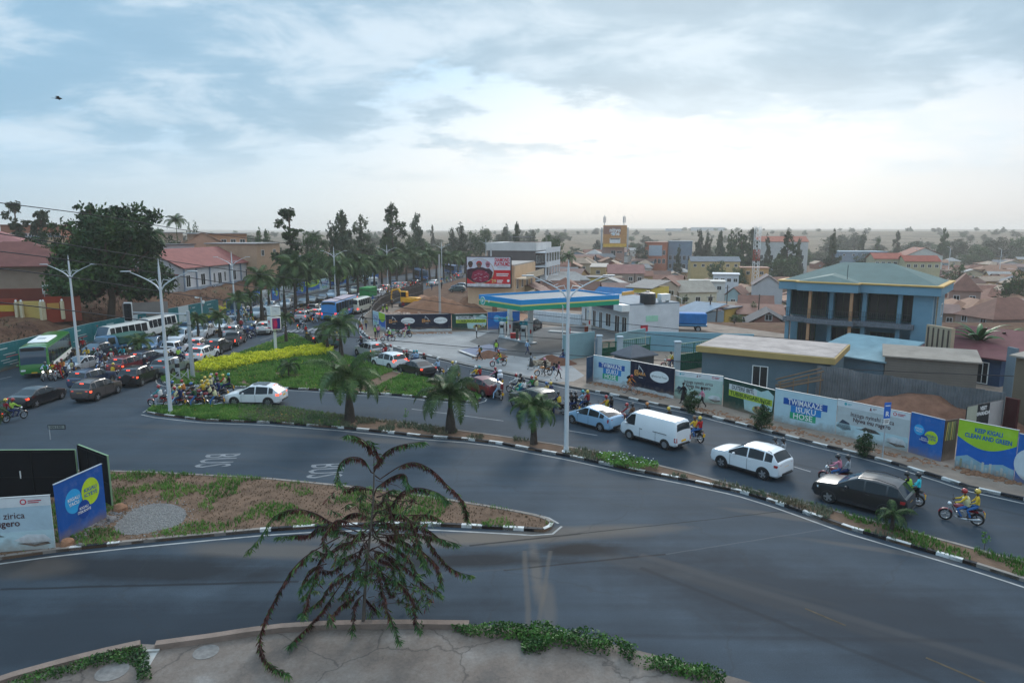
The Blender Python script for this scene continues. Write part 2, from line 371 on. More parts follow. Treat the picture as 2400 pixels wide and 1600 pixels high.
 for p0,p1,w,col_,f in(((1100,1278),(1360,1250),.1,(.008,.009,.01),.8),((1360,1250),(1950,1185),.06,(.009,.011,.013),.8),((1180,1335),(1560,1298),.1,(.01,.01,.011),.7),((1560,1298),(1960,1235),.06,(.1,.11,.12),.45),((0,1380),(700,1362),.12,(.008,.009,.011),.7),((700,1362),(1240,1330),.08,(.07,.075,.08),.4),((1500,1300),(2500,1600),.35,(.075,.07,.068),.35),((1500,1330),(2300,1640),.18,(.012,.015,.018),.4),((300,1012),(1900,1200),.22,(.05,.056,.062),.3),((640,1480),(2300,1500),.2,(.016,.02,.026),.35),((1230,1290),(1240,1470),.16,(.11,.095,.08),.5),((1290,1290),(1262,1470),.13,(.11,.095,.08),.45),((600,905+60),(1300,1010),.14,(.05,.056,.062),.3),((1100,970),(2400,1240),.22,(.045,.05,.056),.35),((1300,960),(2500,1230),.25,(.014,.018,.022),.4),((250,1010),(780,1120),.2,(.05,.056,.062),.35)):c=seam(c,p0,p1,w,col_,f)
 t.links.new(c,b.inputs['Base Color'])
 b.inputs['Roughness'].default_value=.78;b.inputs['Specular IOR Level'].default_value=.14
 bp=N(t,'ShaderNodeBump',Strength=.25,Distance=.01);t.links.new(fine,bp.inputs['Height']);t.links.new(bp.outputs[0],b.inputs['Normal'])
 return m
ASPH=asphalt()
NEAR=[(-420,1760),(-60,1625),(25,1595),(150,1560),(250,1535),(331,1518),(369,1520),(500,1503),(660,1480),(837,1472),(956,1471),(1100,1473),(1223,1479),(1290,1487),(1403,1510),(1560,1550),(1689,1588),(1745,1604),(1900,1660),(2100,1760)]
KERB_R=[(2700,1246),(2560,1212),(2400,1173),(2271,1145),(2222,1128),(2125,1098),(2097,1089),(2016,1067),(1918,1044),(1774,1006),(1602,962),(1541,950),(1437,927),(1321,905),(1101,857),(990,832),(931,815),(901,808),(872,798),(856,787),(846,774),(843,758),(850,742),(866,729),(880,719)]
left_edge=[(pl(XLy,y),y) for y in(30,50,60,72,84,106,133,150,175,210,250,310,400)]
right_far=[(pl(XRy,y),y) for y in(400,300,204,165,150)]
apoly=Gp(NEAR)+[(60,14),(70,20)]+Gp(KERB_R)+[(-21.2,135)]+right_far[::-1][0:0]+[(-21,165),(-15,204),(8,300),(36,400)]+left_edge[::-1]+[(-75,12)]
mb=MB();mb.prism(apoly,0,0);o=mb.build('road',ASPH);tag(o,kind='structure')
# ---- kerbs
KW=M((.62,.62,.6),.7,var=.3,vs=2.5,name='kerb_white');KB=M((.02,.022,.027),.6,var=.3,vs=2,name='kerb_black');KP=M((.24,.21,.185),.85,var=.25,vs=1.5,name='kerb_concrete')
LINE=M((.34,.34,.33),.7,var=.35,vs=1.6,name='road_line')
def resample(P,step):
 P=[Vector((p[0],p[1])) for p in P];o=[P[0]];acc=0
 for a,b in zip(P,P[1:]):
  L=(b-a).length;d=step-acc
  while d<=L:o.append(a.lerp(b,d/L));d+=step
  acc=L-(d-step)
 o.append(P[-1]);return o
def strip(mb,P,off,w,z0,z1,mi):
 n=len(P);A=[];B=[]
 for i in range(n):
  d=(P[min(i+1,n-1)]-P[max(i-1,0)]);d=d.normalized() if d.length>1e-9 else Vector((1,0));nn=Vector((-d.y,d.x))
  A.append(P[i]+nn*off);B.append(P[i]+nn*(off+w))
 for i in range(n-1):
  m=mi(i) if callable(mi) else mi
  if m is None:continue
  a,b,c,d=A[i],A[i+1],B[i+1],B[i]
  q=[(a.x,a.y),(b.x,b.y),(c.x,c.y),(d.x,d.y)]
  v=[(x,y,z1) for x,y in q]
  mb.add(v,[(0,1,2,3)] if w>0 else[(3,2,1,0)],m)
  if z1>z0+.001:mb.add(v+[(x,y,z0) for x,y in q],[(4,5,1,0),(7,3,2,6),(4,0,3,7),(5,6,2,1)],m)
KH=.15
def kerb(P,side=1,seg=1.0,plain=lambda i,p:False,line=None,lname=True,h=KH):
 Q=resample(P,seg/2);mb=MB()
 r2=random.Random(len(P));st=[r2.random() for _ in range(len(Q)+2)]
 strip(mb,Q,0,.2*side,-.03,h,lambda i:2 if plain(i,Q[i]) else(0 if(i//2)%2 else 1))
 o=mb.build('kerb',[KB,KW,KP]);tag(o,kind='structure')
 if line:
  mb=MB();strip(mb,resample(P,.8),-line*side,-.11*side,0,.005,0);o=mb.build('road_marking',LINE);tag(o,kind='structure')
SOILT=M((.155,.098,.066),.95,var=.38,vs=1.1,bump=.8,name='soil')
MED_LO=[(345,968),(372,974),(480,986),(640,992),(800,1004),(920,1016),(988,1024),(1100,1032),(1173,1041),(1250,1056),(1327,1070),(1380,1081),(1480,1103),(1610,1128),(1735,1155),(1817,1180),(1880,1202),(1953,1228),(1990,1241),(2107,1275),(2197,1301),(2291,1329),(2398,1363),(2560,1416),(2700,1462)]
MED_UP=[(345,966),(356,958),(385,953),(430,951),(520,953),(656,957),(758,972),(860,984),(950,993),(1064,1010),(1170,1024),(1300,1044),(1463,1074),(1610,1110),(1760,1151),(1869,1178),(2032,1220),(2096,1238),(2180,1262),(2234,1276),(2329,1303),(2400,1320),(2560,1362),(2700,1400)]
def rounded(poly,it=1):
 for _ in range(it):
  o=[]
  for i in range(len(poly)):
   a,b=poly[i],poly[(i+1)%len(poly)];o+=[(a[0]*.75+b[0]*.25,a[1]*.75+b[1]*.25),(a[0]*.25+b[0]*.75,a[1]*.25+b[1]*.75)]
  poly=o
 return poly
medpoly=Gp(MED_LO)+Gp(MED_UP)[::-1]
mb=MB();mb.prism(medpoly,-.03,.125,mside=0);tag(mb.build('median_strip',SOILT),kind='structure')
kerb(Gp(MED_LO),1,line=.42,plain=lambda i,p:(31<p.x<36.5) if False else(19.5<p.x<23.5))
kerb(Gp(MED_UP),-1,line=.25,plain=lambda i,p:True)
ISL_LO=[(378,888),(380,897),(396,903),(460,905),(536,908),(669,911),(758,916),(840,923),(920,926),(1000,934),(1060,940),(1109,944),(1125,940),(1128,934)]
ISL_UP=[(1128,934),(1118,926),(1086,916),(1000,890),(921,872),(879,856),(785,827),(756,818),(726,803),(699,789),(689,785),(679,784),(671,786),(654,794),(615,810),(542,837),(497,854),(458,866),(420,876),(378,888)]
islpoly=Gp(ISL_LO)+Gp(ISL_UP)[1:-1]
mb=MB();mb.prism(islpoly,-.03,.125,mside=0);tag(mb.build('traffic_island',SOILT),kind='structure')
kerb(Gp(ISL_LO),1,line=.4);kerb(Gp(ISL_UP),1,line=.3,plain=lambda i,p:True)
LOW_UP=[(-260,1108),(0,1103),(261,1107),(343,1109),(626,1124),(789,1140),(920,1155),(1050,1174),(1167,1193),(1240,1207),(1280,1217),(1299,1229)]
LOW_LO=[(1299,1229),(1292,1240),(1274,1247),(1212,1243),(1100,1237),(995,1232),(884,1233),(738,1238),(615,1246),(506,1256),(337,1272),(297,1276),(131,1294),(0,1312),(-260,1348)]
lowpoly=Gp(LOW_UP)+Gp(LOW_LO)[1:]
mb=MB();mb.prism(lowpoly,-.03,.125,mside=0);tag(mb.build('road_verge',SOILT),kind='structure')
kerb(Gp(LOW_UP),-1,line=.2,plain=lambda i,p:True);kerb(Gp(LOW_LO),-1,line=.34,plain=lambda i,p:p.x<-11.5 and not(-19.2<p.x<-17.6))
PAVE=M((.26,.205,.165),.92,var=.3,vs=.6,bump=.5,name='pavement');CONC=M((.30,.295,.29),.88,var=.22,vs=.35,bump=.2,name='concrete')
HOARD_R=[(904,777),(1058,774),(1140,773),(1217,768)]
rp=Gp(KERB_R)
back=[(92,30),(70,46),(52,66),(36,88),(24,112),(-5,128),(-10,131),(-20,131)]
mb=MB();mb.prism(rp+back[::-1][0:] if False else rp+[(-21,131),(-8,130),(24,112),(40,88),(56,66),(75,46),(95,20)],-.03,.12,mside=1);tag(mb.build('pavement',[PAVE,KP]),kind='structure')
kerb([p for p in rp],-1,h=.155,line=.4,plain=lambda i,p:p.y>83.5 and False or(-8<p.x<7.6) or p.x>28.5)
fc=Gp([(880,799),(906,808),(932,816),(992,831),(1100,856),(1180,873),(1290,897),(1345,893),(1370,880),(1330,850),(1400,800),(1480,790),(1372,762),(1230,770),(1058,778),(905,782)],.12)
mb=MB();mb.prism(fc,.124,.124);o=mb.build('forecourt',CONC);tag(o,kind='structure')
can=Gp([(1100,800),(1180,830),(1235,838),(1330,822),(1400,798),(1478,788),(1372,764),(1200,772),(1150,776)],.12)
mb=MB();mb.prism(can,.128,.128);o=mb.build('forecourt',M((.12,.12,.12),.85,var=.3,vs=.4,name='dark_concrete'));tag(o,kind='structure')  # darker concrete tone over the ground beneath the canopy
sitep=[(-20.3,108),(-8.5,97.5),(1,98.5),(3,112),(-2,128),(-12,132),(-20,150)]
mb=MB();mb.prism(sitep,.136,.136);o=mb.build('ground',M((.36,.2,.13),.95,var=.25,vs=.5,bump=.6,name='red_earth'));tag(o,kind='structure')
npv=Gp(NEAR)+[(40,6),(14,4),(-14,4),(-30,8)]
mb=MB();mb.prism(npv,-.03,.16,mside=1)
def paving():
 m=bpy.data.materials.new('old_concrete');m.use_nodes=True;t=m.node_tree;b=t.nodes['Principled BSDF'];b.inputs['Roughness'].default_value=.9
 co=N(t,'ShaderNodeTexCoord').outputs['Object']
 n=N(t,'ShaderNodeTexNoise',Scale=.45,Detail=9,Roughness=.68);t.links.new(co,n.inputs['Vector'])
 f=N(t,'ShaderNodeTexNoise',Scale=9,Detail=6,Roughness=.7);t.links.new(co,f.inputs['Vector'])
 c=ramp(t,n.outputs[0],[(.32,(.105,.09,.08)),(.46,(.155,.125,.105)),(.6,(.19,.165,.145)),(.72,(.27,.25,.235))])
 c=mixc(t,1,c,ramp(t,f.outputs[0],[(.25,.75),(.75,1.2)]),'MULTIPLY')
 nd=N(t,'ShaderNodeTexNoise',Scale=1.5,Detail=5);t.links.new(co,nd.inputs['Vector'])
 vm=N(t,'ShaderNodeVectorMath',operation='SCALE');vm.inputs['Scale'].default_value=.7;t.links.new(nd.outputs['Color'],vm.inputs[0])
 ad=N(t,'ShaderNodeVectorMath',operation='ADD');t.links.new(co,ad.inputs[0]);t.links.new(vm.outputs[0],ad.inputs[1])
 for sc,w,k in((.22,.010,.7),(1.7,.02,.32)):
  vo=N(t,'ShaderNodeTexVoronoi',feature='DISTANCE_TO_EDGE',Scale=sc);t.links.new(ad.outputs[0],vo.inputs['Vector'])
  e=ramp(t,vo.outputs[0],[(0,1),(w,0)])
  if sc>1:e=mathn(t,'MULTIPLY',e,ramp(t,n.outputs[0],[(.5,1),(.56,0)]))
  c=mixc(t,mathn(t,'MULTIPLY',e,k),c,(.05,.042,.038))
 t.links.new(c,b.inputs['Base Color']);bp=N(t,'ShaderNodeBump',Strength=.5,Distance=.03);t.links.new(f.outputs[0],bp.inputs['Height']);t.links.new(bp.outputs[0],b.inputs['Normal'])
 return m
tag(mb.build('pavement',[paving(),KP]),kind='structure')
EDGE=M((.23,.175,.145),.9,var=.25,vs=1.3,bump=.6,name='render_edge')
P1=Gp([(369,1522),(440,1512),(500,1504),(580,1491),(660,1481),(750,1475),(837,1472.5),(956,1471.5),(1100,1473.5)])
mb=MB();strip(mb,resample(P1,.5),-.02,-.28,-.02,.36,0);tag(mb.build('kerb',EDGE),kind='structure')
P2=Gp([(-60,1627),(25,1597),(150,1562),(250,1537),(331,1519)])
mb=MB();strip(mb,resample(P2,.5),-.02,-.3,-.02,.34,0);tag(mb.build('kerb',EDGE),kind='structure')
mb=MB()
for px,py,r in((483,1527,.42),(263,1573,.5)):
 g=G(px,py,.16);mb.lathe([(r*random.Random(3).uniform(.95,1),0),(r*.98,.012)],(g.x,g.y,.158),20)
tag(mb.build('ground',M((.21,.2,.19),.9,var=.3,vs=5,name='pale_patch')),kind='structure')
mb=MB();a=G(352,1530,.2);b2=G(338,1562,.2);mb.box(((a.x+b2.x)/2,(a.y+b2.y)/2,.165),(.34,.9,.03),.15);mb.box((a.x-.02,a.y+.12,.2),(.5,.1,.08),.1)
tag(mb.build('drain_channel',M((.42,.42,.4),.8,var=.25,name='pale_concrete')),'short pale concrete drain channel crossing the near pavement beside the creeper','drain')
# ---- worn road lettering and lane marks
def ground_text(s,px,py,size,ang,sx,nm='road_marking',w=.2):
 g=G(px,py);o=text(s,None,(g.x,g.y,.004),size,M((.2,.215,.23),.75,var=.5,vs=1.2,name='worn_marking'),rot=(0,0,ang),name=nm,ext=.0008,sx=sx,bold=.005);tag(o,kind='structure')
ground_text('BUS',506,1078,3.0,R(-84),.5);ground_text('BUS',760,1102,2.9,R(-82),.5)
mb=MB()
for(a,b_,w) in(((965,958),(1180,986),.1),((1330,1008),(1400,1020),.1),((1850,1090),(1900,1105),.1),((610,797),(700,769),.08),((480,870),(520,858),.1),((5,955),(60,950),.1),((0,888),(28,882),.1)):
 A=G(*a);B=G(*b_);d=(B-A).normalized();n=Vector((-d.y,d.x,0))*w/2
 mb.add([A-n,B-n,B+n,A+n],[(0,1,2,3)])
for i in range(6):
 A=G(672+i*14,777-i*1.2);d=Vector((0,1,0));mb.add([A+Vector((-.2,-1.4,0)),A+Vector((.2,-1.4,0)),A+Vector((.2,1.4,0)),A+Vector((-.2,1.4,0))],[(0,1,2,3)])
for v in range(len(mb.v)):mb.v[v]=(mb.v[v][0],mb.v[v][1],.0045)
tag(mb.build('road_marking',M((.3,.31,.32),.75,var=.4,name='faded_line')),kind='structure')
mb=MB()
for(a,b_) in(((1887,1425),(1982,1465)),((2170,1540),(2310,1600))):
 A=G(*a);B=G(*b_);d=(B-A).normalized();n=Vector((-d.y,d.x,0))*.05;mb.add([A-n,B-n,B+n,A+n],[(0,1,2,3)])
for v in range(len(mb.v)):mb.v[v]=(mb.v[v][0],mb.v[v][1],.0045)
tag(mb.build('road_marking',M((.075,.06,.04),.8,var=.5,vs=3,name='worn_yellow')),kind='structure')
gp=rounded(Gp([(258,1240),(300,1200),(345,1180),(400,1178),(440,1195),(430,1228),(360,1246),(300,1256)],.125),2)
mb=MB();mb.prism(gp,.13,.13);tag(mb.build('gravel',M((.21,.205,.2),.95,var=.4,vs=6,bump=1,name='gravel')),kind='structure')
LM=[(-40.6,61.5),(-41.2,64),(-42.6,68),(-41.3,72),(-42.2,78),(-43,87),(-41.5,90.5),(-40,101),(-39.5,107),(-38.2,120),(-35.5,137),(-35.5,151),(-33,160),(-31,168),(-29,188),(-24.5,203),(-17,220),(-5,255),(8,300)]
LMc=[(x-.2,y) for x,y in LM]
A=[Vector(p) for p in LMc];L_=[];R_=[]
for i,p in enumerate(A):
 d=(A[min(i+1,len(A)-1)]-A[max(0,i-1)]).normalized();n=Vector((-d.y,d.x))*(.15 if i==0 else .9);L_.append(tuple(p+n));R_.append(tuple(p-n))
mpoly=R_+L_[::-1]
mb=MB();mb.prism(mpoly,-.03,.16,mside=1);tag(mb.build('median_strip',[SOILT,KP]),kind='structure')
# ================================================================ GRASS
def blades(poly,n,h,w,mat,name,label=None,keep=None,z=.125,lean=.5,seed=1,cl=None,nb=4,kind='stuff',cat='grass'):
 r=random.Random(seed);xs=[p[0] for p in poly];ys=[p[1] for p in poly];x0,x1,y0,y1=min(xs),max(xs),min(ys),max(ys);V=[];Fc=[]
 k=0;tries=0
 while k<n and tries<n*40:
  tries+=1;x=r.uniform(x0,x1);y=r.uniform(y0,y1)
  if not inpoly(x,y,poly) or(keep and not keep(x,y,r)):continue
  k+=1;hh=h*r.uniform(.45,1.25)
  for b in range(nb):
   a=r.uniform(0,6.283);l=lean*hh*r.uniform(.3,1.3);bx=x+r.gauss(0,w*1.6);by=y+r.gauss(0,w*1.6);ca,sa=math.cos(a),math.sin(a);ww=w*r.uniform(.5,1.3)
   o=len(V)
   V+=[(bx-sa*ww,by+ca*ww,z),(bx+sa*ww,by-ca*ww,z),(bx+ca*l*.4+sa*ww*.6,by+sa*l*.4-ca*ww*.6,z+hh*.65),(bx+ca*l*.4-sa*ww*.6,by+sa*l*.4+ca*ww*.6,z+hh*.65),(bx+ca*l,by+sa*l,z+hh)]
   Fc+=[(o,o+1,o+2,o+3),(o+3,o+2,o+4)]
 me=bpy.data.meshes.new(name);me.from_pydata(V,[],Fc);me.materials.append(mat)
 ob=bpy.data.objects.new(name,me);C.objects.link(ob);tag(ob,label,cat,kind=kind);return ob
from mathutils import noise as mnoise
def nz(x,y,s,o=0):return mnoise.noise(Vector((x*s+o,y*s-o,o*.37)))
GRA=leafmat('grass',[(.045,.12,.018),(.08,.20,.028),(.12,.26,.04),(.18,.28,.06)],.7,.5,fine=2)
DRY=leafmat('dry_grass',[(.06,.09,.05),(.11,.14,.085),(.16,.16,.10),(.12,.085,.05)],.8,.5,fine=3)
YEL=leafmat('yellow_leaf',[(.25,.32,.015),(.60,.60,.02),(.82,.76,.04)],.6,1.2,fine=5)
pathA=G(925,878);pathB=G(848,916)
def offpath(x,y,r):
 a=Vector((pathA.x,pathA.y));b=Vector((pathB.x,pathB.y));p=Vector((x,y));t=max(0,min(1,(p-a).dot(b-a)/(b-a).length_squared));return(p-a.lerp(b,t)).length>.8 and nz(x,y,.5,3)>-.42
blades(islpoly,26000,.24,.022,GRA,'grass','thick green grass on the triangular island between the roads',offpath,seed=2)
L1=[p for p in Gp([(345,968),(480,986),(640,992),(800,1004),(800,980),(700,962),(656,957),(520,953),(430,951),(356,958)])]
blades(L1,7500,.22,.02,GRA,'grass','green grass on the tip of the long median',lambda x,y,r:proj((x,y,0))[0]<600 or r.random()<.3,seed=3)
L2=medpoly
blades(L2,6500,.22,.02,DRY,'grass','grey green dry grass along the long median',lambda x,y,r:(560<proj((x,y,0))[0]<820 and r.random()<.9) or(nz(x,y,.45,9)>.02 and proj((x,y,0))[0]>700 and proj((x,y,0))[0]<2100 and r.random()<.4),seed=4)
blades(L2,3200,.2,.016,GRA,'grass','patchy green grass at the near end of the long median',lambda x,y,r:proj((x,y,0))[0]>1900 and(nz(x,y,.6,4)>-.2),seed=5)
blades(lowpoly,8500,.17,.013,GRA,'grass','patchy green weeds on the bare verge behind the blue sign',lambda x,y,r:nz(x,y,.55,6)+r.uniform(-.12,.12)>.06 and not inpoly(x,y,gp),seed=6)
blades(lowpoly,5200,.09,.012,M((.17,.115,.07),.9,var=.4,vs=3,name='straw'),'dry_grass','dead brown grass litter on the bare verge',lambda x,y,r:not inpoly(x,y,gp),seed=16,cat='grass')
blades(mpoly,2600,.2,.03,DRY,'grass','dusty grass on the palm median in the jam',seed=7,z=.16)
def specks(poly,n,mat,name,label,keep=None,z=(.18,.34),s=.05,seed=1):
 r=random.Random(seed);xs=[p[0] for p in poly];ys=[p[1] for p in poly];mb=MB();k=0;tr=0
 while k<n and tr<n*60:
  tr+=1;x=r.uniform(min(xs),max(xs));y=r.uniform(min(ys),max(ys))
  if not inpoly(x,y,poly) or(keep and not keep(x,y,r)):continue
  k+=1;zz=r.uniform(*z);ss=s*r.uniform(.6,1.3)
  mb.add([(x+ss,y,zz),(x,y+ss,zz+.01),(x-ss,y,zz),(x,y-ss,zz+.01),(x,y,zz+ss*.7),(x,y,zz-ss*.5)],[(0,1,4),(1,2,4),(2,3,4),(3,0,4),(1,0,5),(2,1,5),(3,2,5),(0,3,5)])
 o=mb.build(name,mat);tag(o,label,'flowers',kind='stuff')
FLY=M((.7,.55,.02),.6,var=.2,name='yellow_petal')
specks(islpoly,330,FLY,'flowers','small yellow flowers dotted over the island grass',lambda x,y,r:nz(x,y,.35,1)>.05,seed=8)
specks(L1,70,M((.7,.35,.05),.6,var=.3,name='orange_petal'),'flowers','orange and yellow flowers on the median tip',seed=9)
band=Gp([(458,872),(456,858),(480,850),(540,842),(620,832),(700,822),(745,816),(784,822),(775,834),(700,838),(620,852),(540,868),(500,876)],.12)
def leafmass(poly,n,h,s,mat,name,label,cat='hedge',seed=1,z=.12,top=.3,kind='stuff',keep=None):
 r=random.Random(seed);xs=[p[0] for p in poly];ys=[p[1] for p in poly];V=[];Fc=[];k=0;tr=0
 while k<n and tr<n*60:
  tr+=1;x=r.uniform(min(xs),max(xs));y=r.uniform(min(ys),max(ys))
  if not inpoly(x,y,poly) or(keep and not keep(x,y,r)):continue
  k+=1;hh=h*(.65+.5*(nz(x,y,1.1,2)+.5));zz=z+hh*(r.random()**top)
  n1=Vector((r.gauss(0,1),r.gauss(0,1),r.gauss(.6,1))).normalized();u=n1.orthogonal().normalized();u.rotate(Matrix.Rotation(r.uniform(0,6.28),3,n1));w=n1.cross(u);a=s*r.uniform(.6,1.3);p=Vector((x,y,zz));o=len(V)
  V+=[p-u*a,p+w*a*.45,p+u*a,p-w*a*.45];Fc.append((o,o+1,o+2,o+3))
 me=bpy.data.meshes.new(name);me.from_pydata(V,[],Fc);me.materials.append(mat);ob=bpy.data.objects.new(name,me);C.objects.link(ob);tag(ob,label,cat,kind=kind);return ob
leafmass(band,19000,.68,.09,YEL,'hedge','bright yellow green hedge band running across the triangular island',top=.4,kind=None)
CRE=leafmat('creeper_leaf',[(.012,.035,.010),(.03,.09,.014),(.075,.17,.03)],.5,1.5,fine=6)
cr1=Gp([(985,1470),(1100,1468),(1180,1466),(1260,1468),(1380,1492),(1520,1530),(1640,1562),(1700,1590),(1700,1604),(1600,1580),(1500,1556),(1440,1530),(1370,1520),(1300,1508),(1262,1525),(1224,1524),(1222,1496),(1100,1484),(990,1482)],.3)
leafmass(cr1,5600,.5,.065,CRE,'creeper_hedge','dark green creeper hedge along the near pavement edge right of the tree',seed=11,top=.7,kind=None,keep=lambda x,y,r:nz(x,y,1.3,7)>-.40)
cr2=Gp([(20,1600),(60,1584),(150,1560),(250,1530),(330,1510),(348,1525),(352,1560),(356,1584),(322,1590),(320,1560),(300,1545),(250,1552),(150,1576),(60,1604),(0,1622)],.3)
leafmass(cr2,2300,.32,.055,CRE,'creeper_hedge','dark green creeper trailing over the pavement edge at lower left',seed=12,top=.7,kind=None,keep=lambda x,y,r:nz(x,y,1.5,5)>-.40)
tuft=Gp([(1395,1078),(1420,1070),(1470,1078),(1540,1092),(1545,1102),(1500,1106),(1430,1094)],.12)
leafmass(tuft,2200,.45,.07,GRA,'shrub','low green shrub with white flowers on the median below the white van','shrub',seed=13,kind=None)
specks(tuft,40,WHITE,'flowers','white flowers on the low median shrub',z=(.4,.75),seed=14,s=.05)
ROCK=M((.28,.15,.09),.9,var=.3,vs=3,bump=1,name='rock');GST=M((.2,.19,.19),.9,var=.3,vs=4,bump=1,name='grey_stone')
def rock(mb,x,y,z,s,r,mi=0):
 n=len(mb.v);mb.ell((0,0,0),(1,1,1),8,5,mi)
 rz=r.uniform(0,6.28)
 for i in range(n,len(mb.v)):
  v=Vector(mb.v[i]);v*=1+.35*mnoise.noise(v*1.3+Vector((x,y,s[0])));v=Vector((v.x*s[0],v.y*s[1],max(-.3,v.z)*s[2]));v.rotate(Matrix.Rotation(rz,3,'Z'));mb.v[i]=(v.x+x,v.y+y,v.z+z+s[2]*.25)
rr=random.Random(5)
for px,py,s,lab in((281,1196,(.36,.28,.3),'large orange brown rock on the verge right of the blue sign'),(156,1276,(.4,.24,.24),'orange brown rock below the blue sign'),(262,1219,(.34,.2,.16),'grey slab of stone beside the blue sign'),(189,1278,(.2,.14,.1),'small grey stone by the rock below the blue sign')):
 g=G(px,py,.12);mb=MB();rock(mb,0,0,0,s,rr);o=mb.build('rock',GST if 'grey' in lab else ROCK,smooth=True,loc=(g.x,g.y,.12));tag(o,lab,'rock')
def rubble(px0,py0,px1,py1,n,s,mat,label,z=.12,wid=.5,name='rubble',seed=3):
 r=random.Random(seed);a=G(px0,py0,z);b=G(px1,py1,z);mb=MB()
 for i in range(n):
  p=a.lerp(b,r.random());q=s*r.uniform(.4,1.4);rock(mb,p.x+r.gauss(0,wid),p.y+r.gauss(0,wid),z-.02,(q,q*r.uniform(.6,1),q*.6),r)
 o=mb.build(name,mat,smooth=True);tag(o,label,'rubble',kind='stuff')
rubble(165,1268,270,1200,170,.09,GST,'grey rubble strewn along the foot of the blue sign',wid=.28)
rubble(1395,897,1560,932,260,.12,ROCK,'broken earth and stones along the foot of the right hoardings',wid=.3,seed=4)
rubble(1600,950,2200,1090,420,.1,ROCK,'crumbled brown earth under the long right hoardings',wid=.3,seed=14)
rubble(2245,1100,2380,1132,110,.14,ROCK,'rocks and earth under the green and blue hoarding',wid=.25,seed=24)
rubble(905,783,1060,780,120,.14,ROCK,'earth and stones under the navy hoardings',wid=.3,seed=34)
def pebbles():
 r=random.Random(88);m=MB();k=0
 while k<1500:
  u=r.gauss(355,42);v=r.gauss(1214,19);g=G(u,v,.13)
  if not inpoly(g.x,g.y,lowpoly):continue
  k+=1;q=r.uniform(.015,.05);n=len(m.v);rock(m,g.x,g.y,.125,(q,q*.8,q*.6),r)
 o=m.build('gravel',M((.25,.245,.235),.95,var=.35,vs=9,name='pebble'),smooth=True);tag(o,kind='structure')
pebbles()
# ================================================================ VEHICLES
TYRE=M((.025,.025,.026),.85,var=.15,name='tyre');RIMS=M((.42,.43,.45),.3,.75,.1,name='alloy');DKP=M((.03,.03,.033),.6,var=.1,name='dark_trim')
GLS=M((.012,.017,.022),.1,0,0,name='tinted_glass',spec=.45);GLB=M((.03,.07,.11),.08,0,0,name='windscreen_glass',spec=.8)
TLON=M((.9,.06,.025),.4,var=0,emit=2.6,name='lit_tail_light');TLOFF=M((.35,.015,.02),.3,var=0,name='tail_light')
PLY=M((.75,.42,.03),.5,var=.1,name='yellow_plate');PLW=M((.7,.7,.68),.5,var=.1,name='white_plate');HLT=M((.75,.78,.8),.15,var=0,name='headlight',spec=.8)
HLON=M((1,.93,.8),.3,var=0,emit=3.0,name='lit_headlight')
def paint(c,rough=.28):return M(c,rough,.0,.05,.6,name='car_paint',coat=.6)
CARS={}
def wheelmesh(r,w,spokes):
 a=MB();n=20;prof=[(r*.62,-w/2),(r*.93,-w/2),(r,-w/2+.03),(r,w/2-.03),(r*.93,w/2),(r*.62,w/2)]
 vs=[(p[0]*math.cos(2*math.pi*j/n),p[1],p[0]*math.sin(2*math.pi*j/n)) for p in prof for j in range(n)]
 a.add(vs,[(i*n+(j+1)%n,i*n+j,(i+1)*n+j,(i+1)*n+(j+1)%n) for i in range(5) for j in range(n)])
 a.cyl((0,0,0),r*.63,w*.6,20,'y')
 b=MB();rr=r*.63
 if spokes==0:
  b.cyl((0,w*.40,0),rr*.95,.03,18,'y');b.cyl((0,-w*.40,0),rr*.95,.03,18,'y')
 else:
  for sg in(1,-1):
   y=sg*w*.42
   for k in range(spokes):
    t=2*math.pi*k/spokes;c,s=math.cos(t),math.sin(t)
    q=[(.0,-.28),(1,-.16),(1,.16),(0,.28)]
    v=[((u*c-v_*s)*rr,y-.012*sg,(u*s+v_*c)*rr) for u,v_ in q]+[((u*c-v_*s)*rr,y+.012*sg,(u*s+v_*c)*rr) for u,v_ in q]
    b.add(v,[(0,1,2,3),(7,6,5,4),(0,4,5,1),(1,5,6,2),(2,6,7,3),(3,7,4,0)])
   pr=[(rr*.9,y),(rr*1.02,y)]
   m_=18;b.add([(p*math.cos(2*math.pi*j/m_),yy,p*math.sin(2*math.pi*j/m_)) for p,yy in pr for j in range(m_)],[(j,(j+1)%m_,m_+(j+1)%m_,m_+j) for j in range(m_)])
   b.cyl((0,y,0),rr*.22,.05,8,'y')
 return a.mesh('tyre',[TYRE],True),b.mesh('rim',[RIMS],False)
